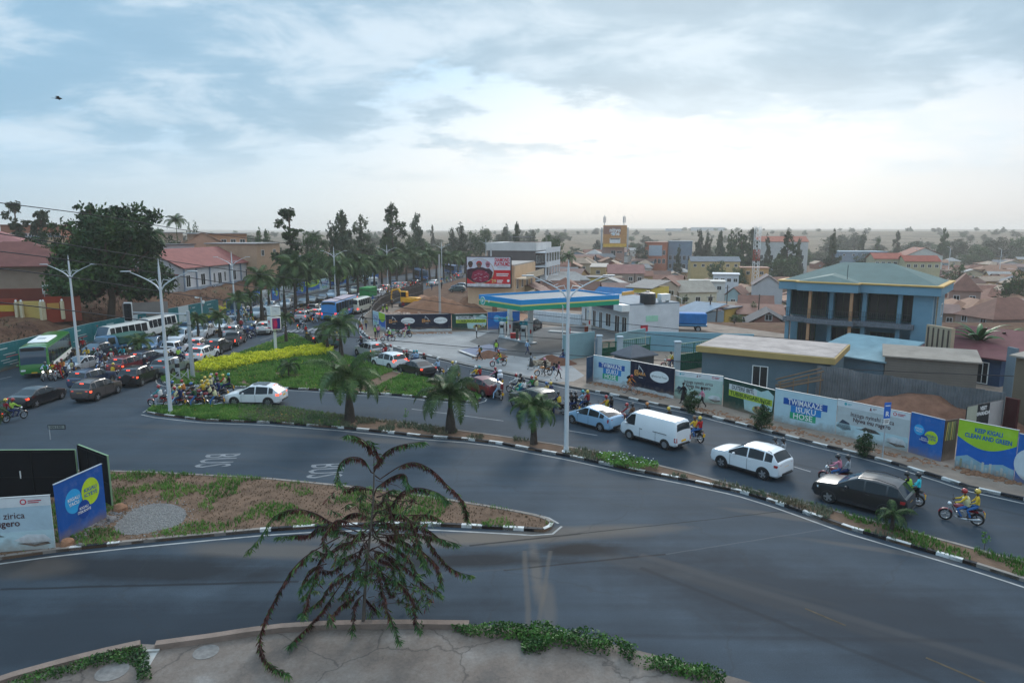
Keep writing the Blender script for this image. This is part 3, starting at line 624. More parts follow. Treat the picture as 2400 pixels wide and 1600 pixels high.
def make_car(kind,sp):
 L=sp['L'];top,belt,bot,hw=sp['top'],sp['belt'],sp['bot'],sp['hw'];tum=sp.get('tum',.17);side=sp['side'];ws=sp['ws'];rw=sp['rw']
 xs=set()
 for l in(top,belt,bot,hw):xs|={p[0] for p in l}
 for a,b in side:xs|={a,b}
 xs|=set(ws)|(set(rw) if rw else set());k=34
 xs|={-L/2+L*i/k for i in range(k+1)}
 xs=sorted(xs);q=[xs[0]]
 keep={round(v,4) for a in(list(ws),list(rw or[]),[v for s_ in side for v in s_]) for v in a}
 for x in xs[1:]:
  if x-q[-1]<.035 and round(x,4) not in keep:continue
  if x-q[-1]<.012:q[-1]=x if round(x,4) in keep else q[-1];continue
  q.append(x)
 if q[-1]<L/2-1e-3:q.append(L/2)
 xs=q;rings=[]
 for x in xs:
  zt,zb,zl,w=pl(top,x),pl(belt,x),pl(bot,x),pl(hw,x);g=max(.012,zt-zb);zb=min(zb,zt-.012);tm=tum*min(1,g/.45)
  w4=w*.985;rwid=w4-tm;ct=sp.get('crown',.03)
  r=[(0,zl),(w*.86,zl),(w*.97,zl+.1),(w,lerp(zl,zb,.55)),(w4,zb),(lerp(w4,rwid,.9),zb+g*.86),(rwid*.95,zb+g*.965),(rwid*.55,zt+ct*.6),(0,zt+ct)]
  rings.append([(x,y,z) for y,z in r]+[(x,-y,z) for y,z in r[-2:0:-1]])
 n=16;body=MB();wsm=MB();rwm=MB();sides={}
 vs=[p for r in rings for p in r]
 faces={'b':[],'w':[],'r':[]};sf={}
 for i in range(len(xs)-1):
  xm=(xs[i]+xs[i+1])/2
  for j in range(n):
   f=(i*n+j,(i+1)*n+j,(i+1)*n+(j+1)%n,i*n+(j+1)%n)
   dst='b'
   if j in(6,7,8,9) and ws[0]<=xm<=ws[1]:dst='w'
   elif rw and j in(6,7,8,9) and rw[0]<=xm<=rw[1]:dst='r'
   elif j in(4,11):
    for si,(a,b) in enumerate(side):
     if a<=xm<=b:dst=(si,j)
   if isinstance(dst,tuple):sf.setdefault(dst,[]).append(f)
   else:faces[dst].append(f)
 faces['b']+=[tuple(range(n-1,-1,-1))[::-1],tuple(range((len(xs)-1)*n,len(xs)*n))[::-1]]
 def sub(fs):
  m=MB();idx={};
  for f in fs:
   t=[]
   for i in f:
    if i not in idx:idx[i]=len(m.v);m.v.append(vs[i])
    t.append(idx[i])
   m.f.append(tuple(t));m.m.append(0)
  return m
 P=[]
 b=sub(faces['b']);r=sp['wr'];ax=sp['axles']
 for x in ax:
  for s in(1,-1):
   w=pl(hw,x);m_=18;R0=r+.055
   pts=[(x+R0*math.cos(math.pi*(t/(m_-1))*1.12-.19),max(pl(bot,x)-.0,r+R0*math.sin(math.pi*(t/(m_-1))*1.12-.19))) for t in range(m_)]
   o=len(b.v);b.v+=[(p[0],s*(w+.008),p[1]) for p in pts]+[(p[0],s*(w-.1),p[1]) for p in pts]
   b.f.append(tuple(range(o,o+m_)) if s<0 else tuple(range(o+m_-1,o-1,-1)));b.m.append(1)
   for t in range(m_-1):b.f.append((o+t,o+t+1,o+m_+t+1,o+m_+t) if s>0 else(o+t+1,o+t,o+m_+t,o+m_+t+1));b.m.append(1)
 xr_,xf_=xs[0],xs[-1]
 for s in(1,-1):
  w=pl(hw,0);b.box((0,s*(w-.012),pl(bot,0)+.05),(abs(ax[1]-ax[0])-2*r-.15,.04,.1),mi=1)
  for dx in sp.get('doors',()):b.box((dx,s*(w+.0),lerp(pl(bot,0),pl(belt,0),.52)),(.012,.012,(pl(belt,0)-pl(bot,0))*.78),mi=1)
  for dx in sp.get('handles',()):b.box((dx,s*(w+.012),pl(belt,0)-.12),(.16,.03,.03),mi=1 if sp.get('dh') else 0)
 for xx,sg in((xr_,-1),(xf_,1)):
  w=pl(hw,xx)*1.55;z=pl(bot,xx)+.06;b.bbox((xx+sg*.01,0,z),(.12,w,.14),.04,mi=1)
 P.append(('body',b.mesh('body',[paint((.5,.5,.5)),DKP],True,32),None))
 P.append(('windscreen',sub(faces['w']).mesh('windscreen',[GLB],True),None))
 if rw:P.append(('rear_window',sub(faces['r']).mesh('rear_window',[GLS],True),None))
 for fs in sf.values():P.append(('side_window',sub(fs).mesh('side_window',[GLS],True),None))
 def patch(name,lx,w0,w1,z0,z1,mat,th=.03,both=True,wrap=.12):
  sg=1 if lx>0 else -1
  for s in((1,-1) if both else(1,)):
   m=MB()
   def xat(y,z):
    best=lx
    for xx in(xs if sg<0 else xs[::-1]):
     if pl(hw,xx)*.99>=y and pl(top,xx)+.02>=z:best=xx;break
    return best
   Q=[]
   for yy in(w0,(w0+w1)/2,w1):
    for z in(z0,z1):Q.append((xat(yy,z)+sg*.018,s*yy,z))
   yw=w1+.02;xw=xat(w1,(z0+z1)/2)-sg*wrap
   for z in(z0+(z1-z0)*.15,z1):Q.append((xw,s*(pl(hw,xw)+.012),z))
   m.add(Q,[(0,2,3,1),(2,4,5,3),(4,6,7,5)])
   m.add([(q_[0]-sg*.05,q_[1]*.96,q_[2]) for q_ in Q]+Q,[(1,3,11,9),(3,5,13,11),(2,0,8,10),(4,2,10,12),(5,7,15,13),(6,4,12,14),(0,1,9,8)])
   P.append((name,m.mesh(name,[mat],False),None))
 t=sp['tail'];h=sp['head']
 patch('tail_light',-L/2,t[0],t[1],t[2],t[3],TLOFF,wrap=t[4] if len(t)>4 else .12);patch('headlight',L/2,h[0],h[1],h[2],h[3],HLT,wrap=.22)
 for xx,sg,nm in((xr_,-1,'number_plate'),(xf_,1,'number_plate')):
  z=sp['plate'][0 if sg<0 else 1];best=xx
  for x_ in(xs if sg<0 else xs[::-1]):
   if pl(top,x_)>=z+.03:best=x_;break
  m=MB();m.box((best+sg*.03,0,z),(.03,.48,.12));P.append((nm,m.mesh(nm,[PLY if sg<0 or True else PLW],False),None))
 if sp.get('grille',1):
  z=sp['plate'][1]+.16;m=MB();bx=xf_
  for x_ in xs[::-1]:
   if pl(top,x_)>=z+.05:bx=x_;break
  m.bbox((bx+.0,0,z),(.08,pl(hw,xf_)*1.0,.13),.03);P.append(('grille',m.mesh('grille',[DKP]),None))
 mx=ws[1]-(ws[1]-ws[0])*.55
 if sp.get('mirror',1):
  for s in(1,-1):
   m=MB();m.bbox((mx,s*(pl(hw,mx)+.12),pl(belt,mx)+.08),(.12,.2,.15),.04);m.box((mx,s*(pl(hw,mx)+.01),pl(belt,mx)+.03),(.06,.1,.04));P.append(('mirror',m.mesh('mirror',[paint((.5,.5,.5))],True),'paint'))
 if sp.get('rails'):
  for s in(1,-1):
   a,c=sp['rails'];y=s*(pl(hw,0)*.985-tum-.06);m=MB();m.tube([(a,y,pl(top,a)+.01),(a+.12,y,pl(top,a)+.07),((a+c)/2,y,pl(top,(a+c)/2)+.085),(c-.12,y,pl(top,c)+.07),(c,y,pl(top,c)+.01)],.018,6);P.append(('roof_rail',m.mesh('roof_rail',[DKP],True),None))
 for e in sp.get('extra',()):P.append(e)
 ty,ri=wheelmesh(r,sp.get('ww',.22),sp.get('spokes',5))
 CARS[kind]=(P,ty,ri,ax,[pl(hw,x) for x in ax],r,sp)
def new_car(kind,loc,rz,col,label,lit=False,front_lit=False,cat=None,name=None,rim=None,glass=None,group='vehicles queuing at the junction',plate=True,sc=1.0):
 P,ty,ri,ax,hws,r,sp=CARS[kind]
 root=empty(name or sp['name'],loc,rz);root.scale=(sc,sc,sc);tag(root,label,cat or sp['cat'],group)
 pm=paint(col) if col else None
 for nm,me,how in P:
  if nm=='number_plate' and not plate:continue
  o=part(nm,me,parent=root)
  if nm in('body',) or how=='paint':objmat(o,0,pm)
  if nm=='tail_light' and lit:objmat(o,0,TLON)
  if nm=='headlight' and front_lit:objmat(o,0,HLON)
 if lit and sp.get('brake'):
  m=CARS[kind+'_brake'];part('tail_light',m,parent=root)
 for i,x in enumerate(ax):
  for s in(1,-1):
   w=part('wheel',ty,parent=root,loc=(x,s*(hws[i]-sp.get('ww',.22)/2+.025),r));q=part('rim',ri,parent=w)
   if rim:objmat(q,0,rim)
 return root
def brake(kind,x,z,w=.3):
 m=MB();m.box((x,0,z),(.06,w,.045));CARS[kind+'_brake']=m.mesh('tail_light',[TLON])
SUV=dict(name='suv',cat='suv',L=4.6,wr=.36,spokes=5,axles=(-1.33,1.35),brake=1,rails=(-1.7,.1),doors=(-.32,.78),handles=(-.5,.55),top=[(-2.30,.62),(-2.28,1.02),(-2.21,1.12),(-2.13,1.18),(-1.78,1.60),(-1.5,1.67),(-.7,1.72),(.05,1.67),(.5,1.45),(1.0,1.16),(1.15,1.12),(1.9,1.03),(2.12,.95),(2.25,.80),(2.30,.60)],belt=[(-2.30,.6),(-2.28,.96),(-2.13,1.15),(-1.4,1.13),(1.0,1.05),(1.15,1.04),(1.9,.95),(2.12,.86),(2.30,.56)],bot=[(-2.3,.42),(-2.1,.27),(2.1,.25),(2.3,.36)],hw=[(-2.3,.72),(-2.22,.84),(-1.9,.90),(-1.3,.925),(1.3,.92),(1.8,.89),(2.12,.80),(2.3,.60)],side=[(-1.82,-1.38),(-1.30,-.36),(-.28,.90)],ws=(.07,1.0),rw=(-2.13,-1.78),tail=(.5,.84,.86,1.02,.2),head=(.42,.76,.72,.84),plate=(.82,.48))
make_car('suv',SUV);brake('suv',-1.86,1.57)
def var(base,**k):d=dict(base);d.update(k);return d
XO=var(SUV,name='crossover_car',cat='crossover',tum=.2,rails=None,top=[(-2.30,.62),(-2.29,.98),(-2.24,1.06),(-2.14,1.1),(-1.62,1.50),(-1.2,1.60),(-.5,1.65),(.15,1.60),(.6,1.36),(1.05,1.1),(1.2,1.05),(1.9,.93),(2.15,.83),(2.27,.7),(2.30,.56)],belt=[(-2.30,.6),(-2.28,.95),(-2.14,1.06),(-.5,.99),(1.05,.97),(1.2,.95),(1.9,.86),(2.15,.76),(2.30,.52)],side=[(-1.72,-1.38),(-1.3,-.36),(-.28,.93)],ws=(.17,1.05),rw=(-2.14,-1.62),wr=.37,spokes=7,dh=0,extra=[('sunroof',MB().box((-.55,0,1.672),(1.1,.95,.015)).mesh('sunroof',[GLS]),None)])
make_car('xover',XO);brake('xover',-1.6,1.56,.5)
HAT=dict(name='hatchback_car',cat='car',L=4.0,wr=.31,spokes=6,axles=(-1.2,1.22),brake=1,doors=(-.3,.72),handles=(-.45,.5),top=[(-2.0,.55),(-1.98,.9),(-1.92,.98),(-1.6,1.38),(-1.35,1.47),(-.5,1.51),(.1,1.46),(.5,1.24),(.95,.98),(1.1,.93),(1.7,.80),(1.92,.66),(2.0,.5)],belt=[(-2,.53),(-1.97,.85),(-1.92,.93),(.95,.9),(1.1,.87),(1.7,.74),(1.92,.6),(2.0,.48)],bot=[(-2,.36),(-1.85,.22),(1.85,.2),(2,.3)],hw=[(-2,.66),(-1.92,.78),(-1.5,.84),(1.2,.84),(1.6,.8),(1.88,.68),(2.0,.5)],side=[(-1.72,-1.3),(-1.22,-.34),(-.27,.84)],ws=(.12,.95),rw=(-1.92,-1.6),tail=(.48,.77,.76,.98,.12),head=(.38,.68,.6,.72),plate=(.68,.38))
make_car('hatch',HAT);brake('hatch',-1.64,1.36)
PRI=var(HAT,name='liftback_car',L=4.46,wr=.31,spokes=6,axles=(-1.33,1.37),top=[(-2.23,.6),(-2.22,.92),(-2.16,1.04),(-2.05,1.10),(-1.5,1.28),(-.9,1.42),(-.1,1.49),(.25,1.46),(.7,1.23),(1.25,.95),(1.4,.9),(1.95,.74),(2.15,.6),(2.23,.46)],belt=[(-2.23,.58),(-2.2,.9),(-2.05,1.0),(.2,.93),(1.25,.88),(1.4,.84),(1.95,.68),(2.15,.55),(2.23,.44)],bot=[(-2.23,.36),(-2.0,.2),(2.05,.18),(2.23,.28)],hw=[(-2.23,.66),(-2.12,.79),(-1.7,.86),(1.3,.86),(1.8,.8),(2.1,.66),(2.23,.48)],side=[(-1.62,-1.22),(-1.14,-.2),(-.12,1.0)],ws=(.24,1.25),rw=(-2.0,-1.0),tail=(.5,.79,.7,.98,.1),head=(.4,.7,.56,.7),doors=(-.2,.85),handles=(-.38,.65))
make_car('prius',PRI);brake('prius',-2.1,1.09)
SED=var(HAT,name='sedan_car',L=4.7,wr=.32,spokes=5,axles=(-1.35,1.4),top=[(-2.35,.6),(-2.33,.9),(-2.25,.98),(-1.75,1.03),(-1.0,1.36),(-.5,1.44),(.1,1.43),(.6,1.2),(1.05,.97),(1.2,.93),(2.0,.8),(2.25,.68),(2.35,.5)],belt=[(-2.35,.58),(-2.33,.86),(-2.25,.94),(-1.75,.98),(1.05,.91),(1.2,.88),(2.0,.75),(2.25,.62),(2.35,.48)],bot=[(-2.35,.38),(-2.15,.22),(2.15,.2),(2.35,.3)],hw=[(-2.35,.7),(-2.25,.82),(-1.8,.89),(1.4,.89),(1.9,.84),(2.2,.7),(2.35,.52)],side=[(-1.32,-1.0),(-.95,-.2),(-.13,.95)],ws=(.13,1.05),rw=(-1.75,-.95),tail=(.42,.8,.76,.92,.22),head=(.42,.74,.62,.74),plate=(.7,.4),doors=(-.18,.82),handles=(-.36,.6))
make_car('sedan',SED);brake('sedan',-1.66,1.03,.3)
VAN=dict(name='panel_van',cat='van',L=4.75,wr=.33,spokes=0,axles=(-1.5,1.42),tum=.13,crown=.05,doors=(-.75,.55),handles=(.42,),dh=1,grille=0,top=[(-2.37,.6),(-2.36,1.2),(-2.30,1.75),(-2.15,1.93),(-1.9,1.96),(1.1,1.95),(1.35,1.88),(1.7,1.5),(2.05,1.12),(2.15,1.06),(2.32,.9),(2.37,.6)],belt=[(-2.37,.58),(-2.36,1.1),(2.05,1.08),(2.15,1.0),(2.32,.82),(2.37,.56)],bot=[(-2.37,.4),(-2.2,.3),(2.2,.28),(2.37,.34)],hw=[(-2.37,.8),(-2.3,.84),(-2.1,.85),(1.6,.85),(2.1,.8),(2.37,.66)],side=[(.98,1.78)],ws=(1.28,2.05),rw=(-2.345,-2.27),tail=(.68,.83,.62,.92,.06),head=(.45,.68,.66,.82),plate=(.68,.5),extra=[('door_rail',MB().box((-1.1,.868,1.02),(1.1,.02,.03)).mesh('door_rail',[DKP]),None),('door_rail',MB().box((-1.1,-.868,1.02),(1.1,.02,.03)).mesh('door_rail',[DKP]),None)])
make_car('van',VAN)
def boxside(a,b,n,gap=.08):w=(b-a-gap*(n-1))/n;return[(a+i*(w+gap),a+i*(w+gap)+w) for i in range(n)]
MINI=dict(name='minibus',cat='minibus',L=7.0,wr=.4,spokes=0,axles=(-2.1,2.2),tum=.14,crown=.07,grille=0,top=[(-3.5,.7),(-3.49,1.6),(-3.42,2.35),(-3.25,2.55),(2.5,2.55),(2.9,2.45),(3.2,1.75),(3.4,1.3),(3.47,1.1),(3.5,.6)],belt=[(-3.5,.68),(-3.48,1.35),(2.9,1.35),(3.2,1.28),(3.4,1.22),(3.5,.58)],bot=[(-3.5,.45),(-3.3,.38),(3.3,.34),(3.5,.38)],hw=[(-3.5,.95),(-3.35,1.0),(2.9,1.02),(3.3,.98),(3.5,.9)],side=boxside(-3.1,2.0,5)+[(2.08,2.8)],ws=(2.72,3.4),rw=(-3.485,-3.36),tail=(.72,.96,.75,1.05,.06),head=(.6,.9,.7,.9),plate=(.75,.55))
make_car('minibus',MINI)
BUS=dict(name='city_bus',cat='bus',L=11.6,wr=.5,spokes=0,ww=.3,axles=(-2.9,3.0),tum=.06,crown=.06,grille=0,top=[(-5.8,.6),(-5.79,2.5),(-5.7,2.95),(-5.5,3.02),(5.3,3.02),(5.55,2.96),(5.66,2.6),(5.74,1.3),(5.79,1.0),(5.8,.5)],belt=[(-5.8,.58),(-5.79,1.25),(5.74,1.2),(5.79,.9),(5.8,.48)],bot=[(-5.8,.36),(5.6,.3),(5.8,.36)],hw=[(-5.8,1.2),(-5.6,1.25),(5.4,1.25),(5.7,1.2),(5.8,1.1)],side=boxside(-5.5,5.3,8,.06),ws=(5.5,5.74),rw=(-5.78,-5.64),tail=(1.0,1.2,1.0,1.3,.05),head=(.7,1.08,.7,.86),plate=(.8,.52))
make_car('bus',BUS)
PICK=var(SUV,name='pickup_truck',cat='pickup',L=5.1,rails=None,axles=(-1.6,1.55),top=[(-2.55,.7),(-2.54,1.04),(-2.4,1.08),(-1.05,1.1),(-.98,1.2),(-.85,1.62),(-.6,1.7),(.45,1.68),(.8,1.45),(1.2,1.14),(1.4,1.08),(2.2,1.0),(2.45,.86),(2.55,.6)],belt=[(-2.55,.68),(-2.54,1.0),(-1.05,1.04),(1.2,1.04),(1.4,1.0),(2.2,.92),(2.45,.8),(2.55,.56)],bot=[(-2.55,.5),(-2.3,.36),(2.3,.34),(2.55,.44)],hw=[(-2.55,.82),(-2.45,.88),(1.8,.9),(2.3,.84),(2.55,.66)],side=[(-.82,.0),(.08,1.06)],ws=(.45,1.2),rw=(-.98,-.85),tail=(.7,.88,.72,1.0,.06),doors=(.04,),handles=(-.1,.8),brake=0,plate=(.6,.5),extra=[('load_bed',MB().box((-1.75,0,1.125),(1.35,1.4,.04)).mesh('load_bed',[DKP]),None)])
make_car('pickup',PICK)
TRK=dict(name='small_truck',cat='truck',L=6.2,wr=.42,spokes=0,axles=(-1.9,2.0),tum=.1,crown=.05,grille=0,top=[(-3.1,1.0),(-3.09,1.05),(1.2,1.06),(1.25,1.9),(1.4,2.2),(2.5,2.22),(2.75,2.0),(3.0,1.35),(3.08,1.1),(3.1,.6)],belt=[(-3.1,.98),(1.2,1.0),(1.25,1.3),(3.0,1.28),(3.1,.58)],bot=[(-3.1,.75),(1.1,.7),(1.25,.45),(3.1,.42)],hw=[(-3.1,1.0),(1.2,1.0),(1.3,.95),(2.9,.93),(3.1,.85)],side=[(1.6,2.6)],ws=(2.6,3.0),rw=None,tail=(.7,.95,.8,.95,.05),head=(.55,.85,.7,.88),plate=(.85,.55),mirror=1)
for nm,hh,col in(('truck_blue',1.5,(.02,.16,.42)),('truck_green',1.9,(.03,.22,.06)),('truck_load',1.0,(.03,.10,.08)),('truck_white',1.7,(.6,.6,.58))):
 e=MB();e.bbox((-.95,0,1.1+hh/2),(4.2,2.1,hh),.12)
 for i in range(6):e.box((-2.8+i*.75,1.06,1.1+hh/2),(.05,.03,hh*.9));e.box((-2.8+i*.75,-1.06,1.1+hh/2),(.05,.03,hh*.9))
 make_car(nm,var(TRK,extra=[('cargo_box',e.mesh('cargo_box',[M(col,.7,var=.2,vs=1,name='canvas')],False),None)]))
def at2(f,r_,kind,real=True):
 """centre and heading from where the near side front and rear tyres touch the road"""
 a=G(*f);b=G(*r_);h=(a-b);h.z=0;rz=math.atan2(h.y,h.x);hd=h.normalized();sp=CARS[kind][6];ax=sp['axles'];w=pl(sp['hw'],0)
 mid=(a+b)/2;nn=Vector((-hd.y,hd.x,0));
 if nn.dot(Vector((mid.x,mid.y,0)))<0:nn=-nn
 c=mid+nn*(w-.05)-hd*((ax[0]+ax[1])/2);return(c.x,c.y,.005),rz
def car(kind,f,r_,col,label,**k):
 loc,rz=at2(f,r_,kind);return new_car(kind,loc,rz,col,label,**k)
def car_h(kind,px,py,head,col,label,**k):
 g=G(px,py);return new_car(kind,(g.x,g.y,.005),R(90-head),col,label,**k)
WHT=(.72,.74,.76);BLK=(.012,.013,.016);SIL=(.42,.44,.46);GRY=(.12,.13,.14);NAVY=(.02,.04,.09);MAR=(.16,.012,.02);LBL=(.26,.42,.58);BRN=(.07,.055,.05);BLU=(.03,.12,.32);DGR=(.02,.08,.07);RED=(.4,.02,.02);CRM=(.62,.58,.46)
q='cars queuing beside the long median'
o=car('suv',(1946,1180),(2066,1211),BLK,'shiny black SUV with silver wheels nearest the camera',rim=RIMS,group=q)
car('suv',(1693,1096),(1784,1123),WHT,'white SUV with black roof rails between the van and the black SUV',group=q)
car('van',(1482,1031),(1550,1051),WHT,'white windowless panel van with black bumper',group=q)
car('prius',(1344,993),(1404,1010),LBL,'light blue liftback with one yellow front wheel by the tall lamp post',group=q)
car('suv',(1207,953),(1253,967),(.025,.035,.02),'dark green off-road car half hidden by the small palm',group=q)
car('prius',(1090,917),(1132,930),MAR,'dark red liftback at the pointed end of the grass island',group=q)
car('sedan',(943,874),(975,883),BLK,'old black sedan between the white hatchback and the dark red car',lit=True,group=q)
car('hatch',(883,859),(909,865),WHT,'white hatchback with glowing brake lights right of the big palm',lit=True,group=q,sc=1.08)
car('suv',(835,832),(865,841),SIL,'silver blue SUV behind the fronds of the big palm',lit=True,group=q)
car('hatch',(745,809),(759,816),DGR,'teal green estate car by the far side of the grass island',group=q,sc=1.1)
car('sedan',(718,799),(731,806),(.03,.012,.02),'dark maroon sedan left of the teal estate car',lit=True,group=q)
car('xover',(553,952),(627,953),WHT,'clean white crossover with glass roof passing the motorcycle cluster',lit=True,group='vehicles crossing the junction',sc=1.04)
q='cars queuing away from the camera on the left road'
car('sedan',(142,936),(90,953),BLK,'black sedan with wide red tail lights at the bottom left of the jam',lit=True,group=q)
car('suv',(271,924),(236,937),BRN,'dark brown SUV with glowing tail lights in front of the navy SUV',lit=True,group=q)
car('suv',(258,899),(222,911),NAVY,'navy blue SUV partly hidden behind the dark brown SUV',lit=True,group=q)
o=car('suv',(364,891),(337,903),BLK,'black off-road car with a spare wheel cover on its tailgate',lit=True,group=q)
m=MB();m.cyl((-2.36,-.05,.95),.36,.16,20,'x');m.build('spare_wheel',DKP,o,True)
car('suv',(338,866),(306,876),MAR,'dark red SUV with a yellow plate behind the black off-road car',lit=True,group=q)
car('suv',(381,853),(350,862),(.02,.03,.06),'dark blue car with two lit tail lights beside the grey pole lamp',lit=True,group=q)
car('suv',(439,868),(406,880),(.16,.2,.22),'grey blue SUV waiting right beside the thick grey signal pole',lit=True,group=q)
car('pickup',(436,829),(408,838),WHT,'white double cab pickup with vertical lit tail lamps',lit=True,group=q)
car('xover',(506,839),(485,847),WHT,'white crossover nearest the yellow hedge on the left road',lit=True,group=q)
car('suv',(540,821),(521,829),BLK,'black SUV directly ahead of the white crossover on the left road',lit=True,group=q)
car('pickup',(573,803),(560,811),(.03,.02,.02),'black pickup with a bright yellow plate in the left queue',lit=True,group=q)
car('suv',(571,785),(558,793),SIL,'silver SUV ahead of the black pickup',lit=True,group=q)
car('hatch',(490,814),(475,822),(.55,.5,.5),'pinkish white hatchback left of the black SUV in the left queue',lit=True,group=q)
car('sedan',(612,772),(600,779),(.08,.14,.24),'blue grey sedan with people crowding beside it',lit=True,group=q)
o=car('suv',(648,777),(636,783),(.66,.66,.62),'white off-road car with a round spare wheel below the billboard column',lit=True,group=q)
m=MB();m.cyl((-2.36,-.05,.95),.36,.16,20,'x');m.build('spare_wheel',WHITE,o,True)
q='vehicles coming towards the camera on the left road'
def toward(kind,px,py,head,col,label,**k):return car_h(kind,px,py,head,col,label,group=q,**k)
g0=Vector((-45.9,64.3,0));g1=Vector((-50.3,74.6,0));hd=(g0-g1).normalized();c=g0-hd*5.8
o=new_car('bus',(c.x,c.y,.01),math.atan2(hd.y,hd.x),(.015,.17,.02),'green and white city bus at the left edge of the jam',cat='bus',name='city_bus',group=q)
m=MB();m.bbox((1.2,0,3.12),(4.6,1.7,.22),.1);m.build('roof_unit',WHITE,o,True);m=MB();m.box((1.4,0,3.245),(.9,.7,.03));m.build('roof_hatch',GREYP,o)
for s in(1,-1):
 m=MB();m.quad((-5.5,s*1.262,.62),(4.4,s*1.262,.62),(4.4,s*1.262,1.16),(-5.5,s*1.262,1.2));m.box((-.55,s*1.258,.9),(9.9,.012,.55));m.build('side_stripe',WHITE,o)
m=MB();m.box((5.80,.85,.98),(.06,.5,.26));m.build('front_panel',WHITE,o);m=MB();m.box((5.70,0,2.78),(.05,1.9,.3));m.build('destination_board',DKP,o)
o=new_car('bus',(-45.6,116,.01),R(-86),(.03,.14,.36),'blue and white city bus stopped behind the palms on the left road',group=q)
for s in(1,-1):
 m=MB();m.box((-.55,s*1.258,.85),(9.9,.012,.6));m.build('side_stripe',WHITE,o)
m=MB();m.bbox((0,0,3.1),(5,1.8,.16),.08);m.build('roof_unit',M((.45,.55,.65),.5,name='pale_blue_roof'),o,True)
o=new_car('minibus',(-48.6,84.3,.005),R(-104),(.74,.75,.72),'nearer of two white minibuses beside the teal hoarding',group=q)
o=new_car('minibus',(-48.2,91.6,.005),R(-96),(.74,.75,.72),'farther of two white minibuses beside the teal hoarding',group=q)
o=new_car('truck_load',(-45.7,78.5,.005),R(-102),(.05,.16,.3),'small blue truck with a green load below the minibuses',group=q)
car('suv',(224,845),(258,836),(.03,.04,.06),'dark SUV with a blue windscreen behind the riders near the green bus',group=q)
car('sedan',(186,874),(226,863),SIL,'silver sedan with a pale blue windscreen right of the green bus',group=q)
car('xover',(368,826),(384,815),(.06,.14,.26),'blue car facing the camera left of the slim lamp post',group=q)
toward('pickup',425,801,172,WHT,'white single cab pickup facing the camera under the first median palm')
toward('suv',478,790,174,WHT,'white van like car facing the camera between two median palms')
toward('suv',524,776,176,(.7,.7,.68),'white car facing the camera left of the slim white lamp')
toward('suv',545,768,176,(.35,.42,.5),'pale blue SUV facing the camera right behind the slim white lamp')
toward('suv',604,745,176,(.4,.46,.5),'silver SUV facing the camera beside a thick palm trunk')
toward('hatch',440,806-26,178,(.1,.2,.3),'small blue car facing the camera by the teal hoarding')
toward('pickup',634,728,175,(.6,.68,.72),'pale pickup facing the camera under the first blue hoarding')
toward('suv',672,722,172,SIL,'silver SUV facing the camera between palm trunks')
toward('sedan',712,716,172,BLK,'black sedan facing the camera behind the fourth palm trunk')
toward('hatch',732,710,171,(.08,.1,.1),'dark hatchback facing the camera in front of the blue mural')
toward('sedan',757,705,171,BLK,'black sedan with blue windscreen below the mural hoarding')
toward('suv',778,699,170,(.3,.4,.5),'pale blue SUV facing the camera left of the far slim lamp')
toward('suv',806,694,168,WHT,'white car with lit headlights facing the camera under the far palms',front_lit=True)
toward('suv',832,688,167,(.6,.6,.5),'cream SUV facing the camera between far palm trunks')
o=new_car('truck_white',(G(876,678).x,G(876,678).y,.005),R(-76),(.6,.6,.6),'white truck facing the camera under the far palm trees',group=q)
toward('hatch',924,670,165,(.05,.14,.28),'small blue car far up the road beyond the palms')
toward('bus',985,655,162,(.03,.12,.32),'farthest blue city bus behind the palm trunks')
o=toward('bus',1062,642,158,(.03,.12,.32),'blue bus facing the camera at the far bend of the road')
q='jam on the far road heading away'
def away(kind,px,py,head,col,label,**k):return car_h(kind,px,py,head,col,label,group=q,lit=k.pop('lit',True),**k)
away('minibus',845,731,8,(.7,.7,.6),'cream white minibus seen from behind beside the curved pavement')
o=away('bus',798,742,4,(.02,.22,.55),'bright blue bus with a pinkish roof seen from behind',name='city_bus')
m=MB();m.bbox((0,0,3.08),(11.0,2.2,.08),.03);m.build('roof_panel',M((.42,.36,.4),.7,name='pink_roof'),o)
away('truck_green',868,706,10,(.5,.5,.5),'truck with a bright green canvas cover')
away('suv',716,751,6,SIL,'silver SUV with lit tail lights among motorcycles at the crossing')
away('xover',748,745,6,WHT,'white car with lit tail lights among motorcycles at the crossing')
away('pickup',735,735,5,(.2,.2,.2),'grey pickup with a dark tailgate in the middle of the jam')
away('sedan',762,731,5,WHT,'white sedan in the middle lane of the jam')
away('hatch',772,721,5,WHT,'white hatchback in front of the median lamp in the jam')
away('hatch',794,719,6,(.7,.7,.7),'white hatchback with lit tail lights left of the minibus')
away('sedan',812,709,8,SIL,'silver sedan near the tall palm trunks in the jam')
away('suv',889,695,9,WHT,'white SUV right of the green truck')
away('sedan',838,703,9,(.05,.07,.12),'dark blue car left of the green truck')
away('suv',906,683,12,(.6,.5,.5),'pale car with red tail lights behind the dark fence')
away('suv',934,677,14,(.5,.55,.6),'pale blue SUV beside the dark site fence')
away('sedan',975,668,15,(.03,.03,.03),'black car far up the road above the site fence')
away('sedan',1018,668,14,WHT,'white car far up the road left of the concrete pole')
away('hatch',1075,651,17,(.2,.25,.3),'grey car far up the road near the end of the palms')
away('hatch',950,688-14,14,(.3,.3,.32),'small grey car half hidden by the dark site fence')
away('sedan',690,762,4,(.02,.02,.03),'black car at the pedestrian crossing among motorcycles') if False else None
q='cars parked off the road'
car_h('suv',1248,768+5,200-180,BLK,'black SUV parked under the petrol station canopy facing away',group=q)
car_h('sedan',1215,776,80,BLK,'black car standing behind the petrol pumps',group=q)
car_h('hatch',1072,684,-85,(.05,.1,.1),'nearer dark green car parked above the low white wall',group=q)
car_h('hatch',1076,677,-85,(.12,.18,.26),'farther blue grey car parked above the low white wall',group=q)
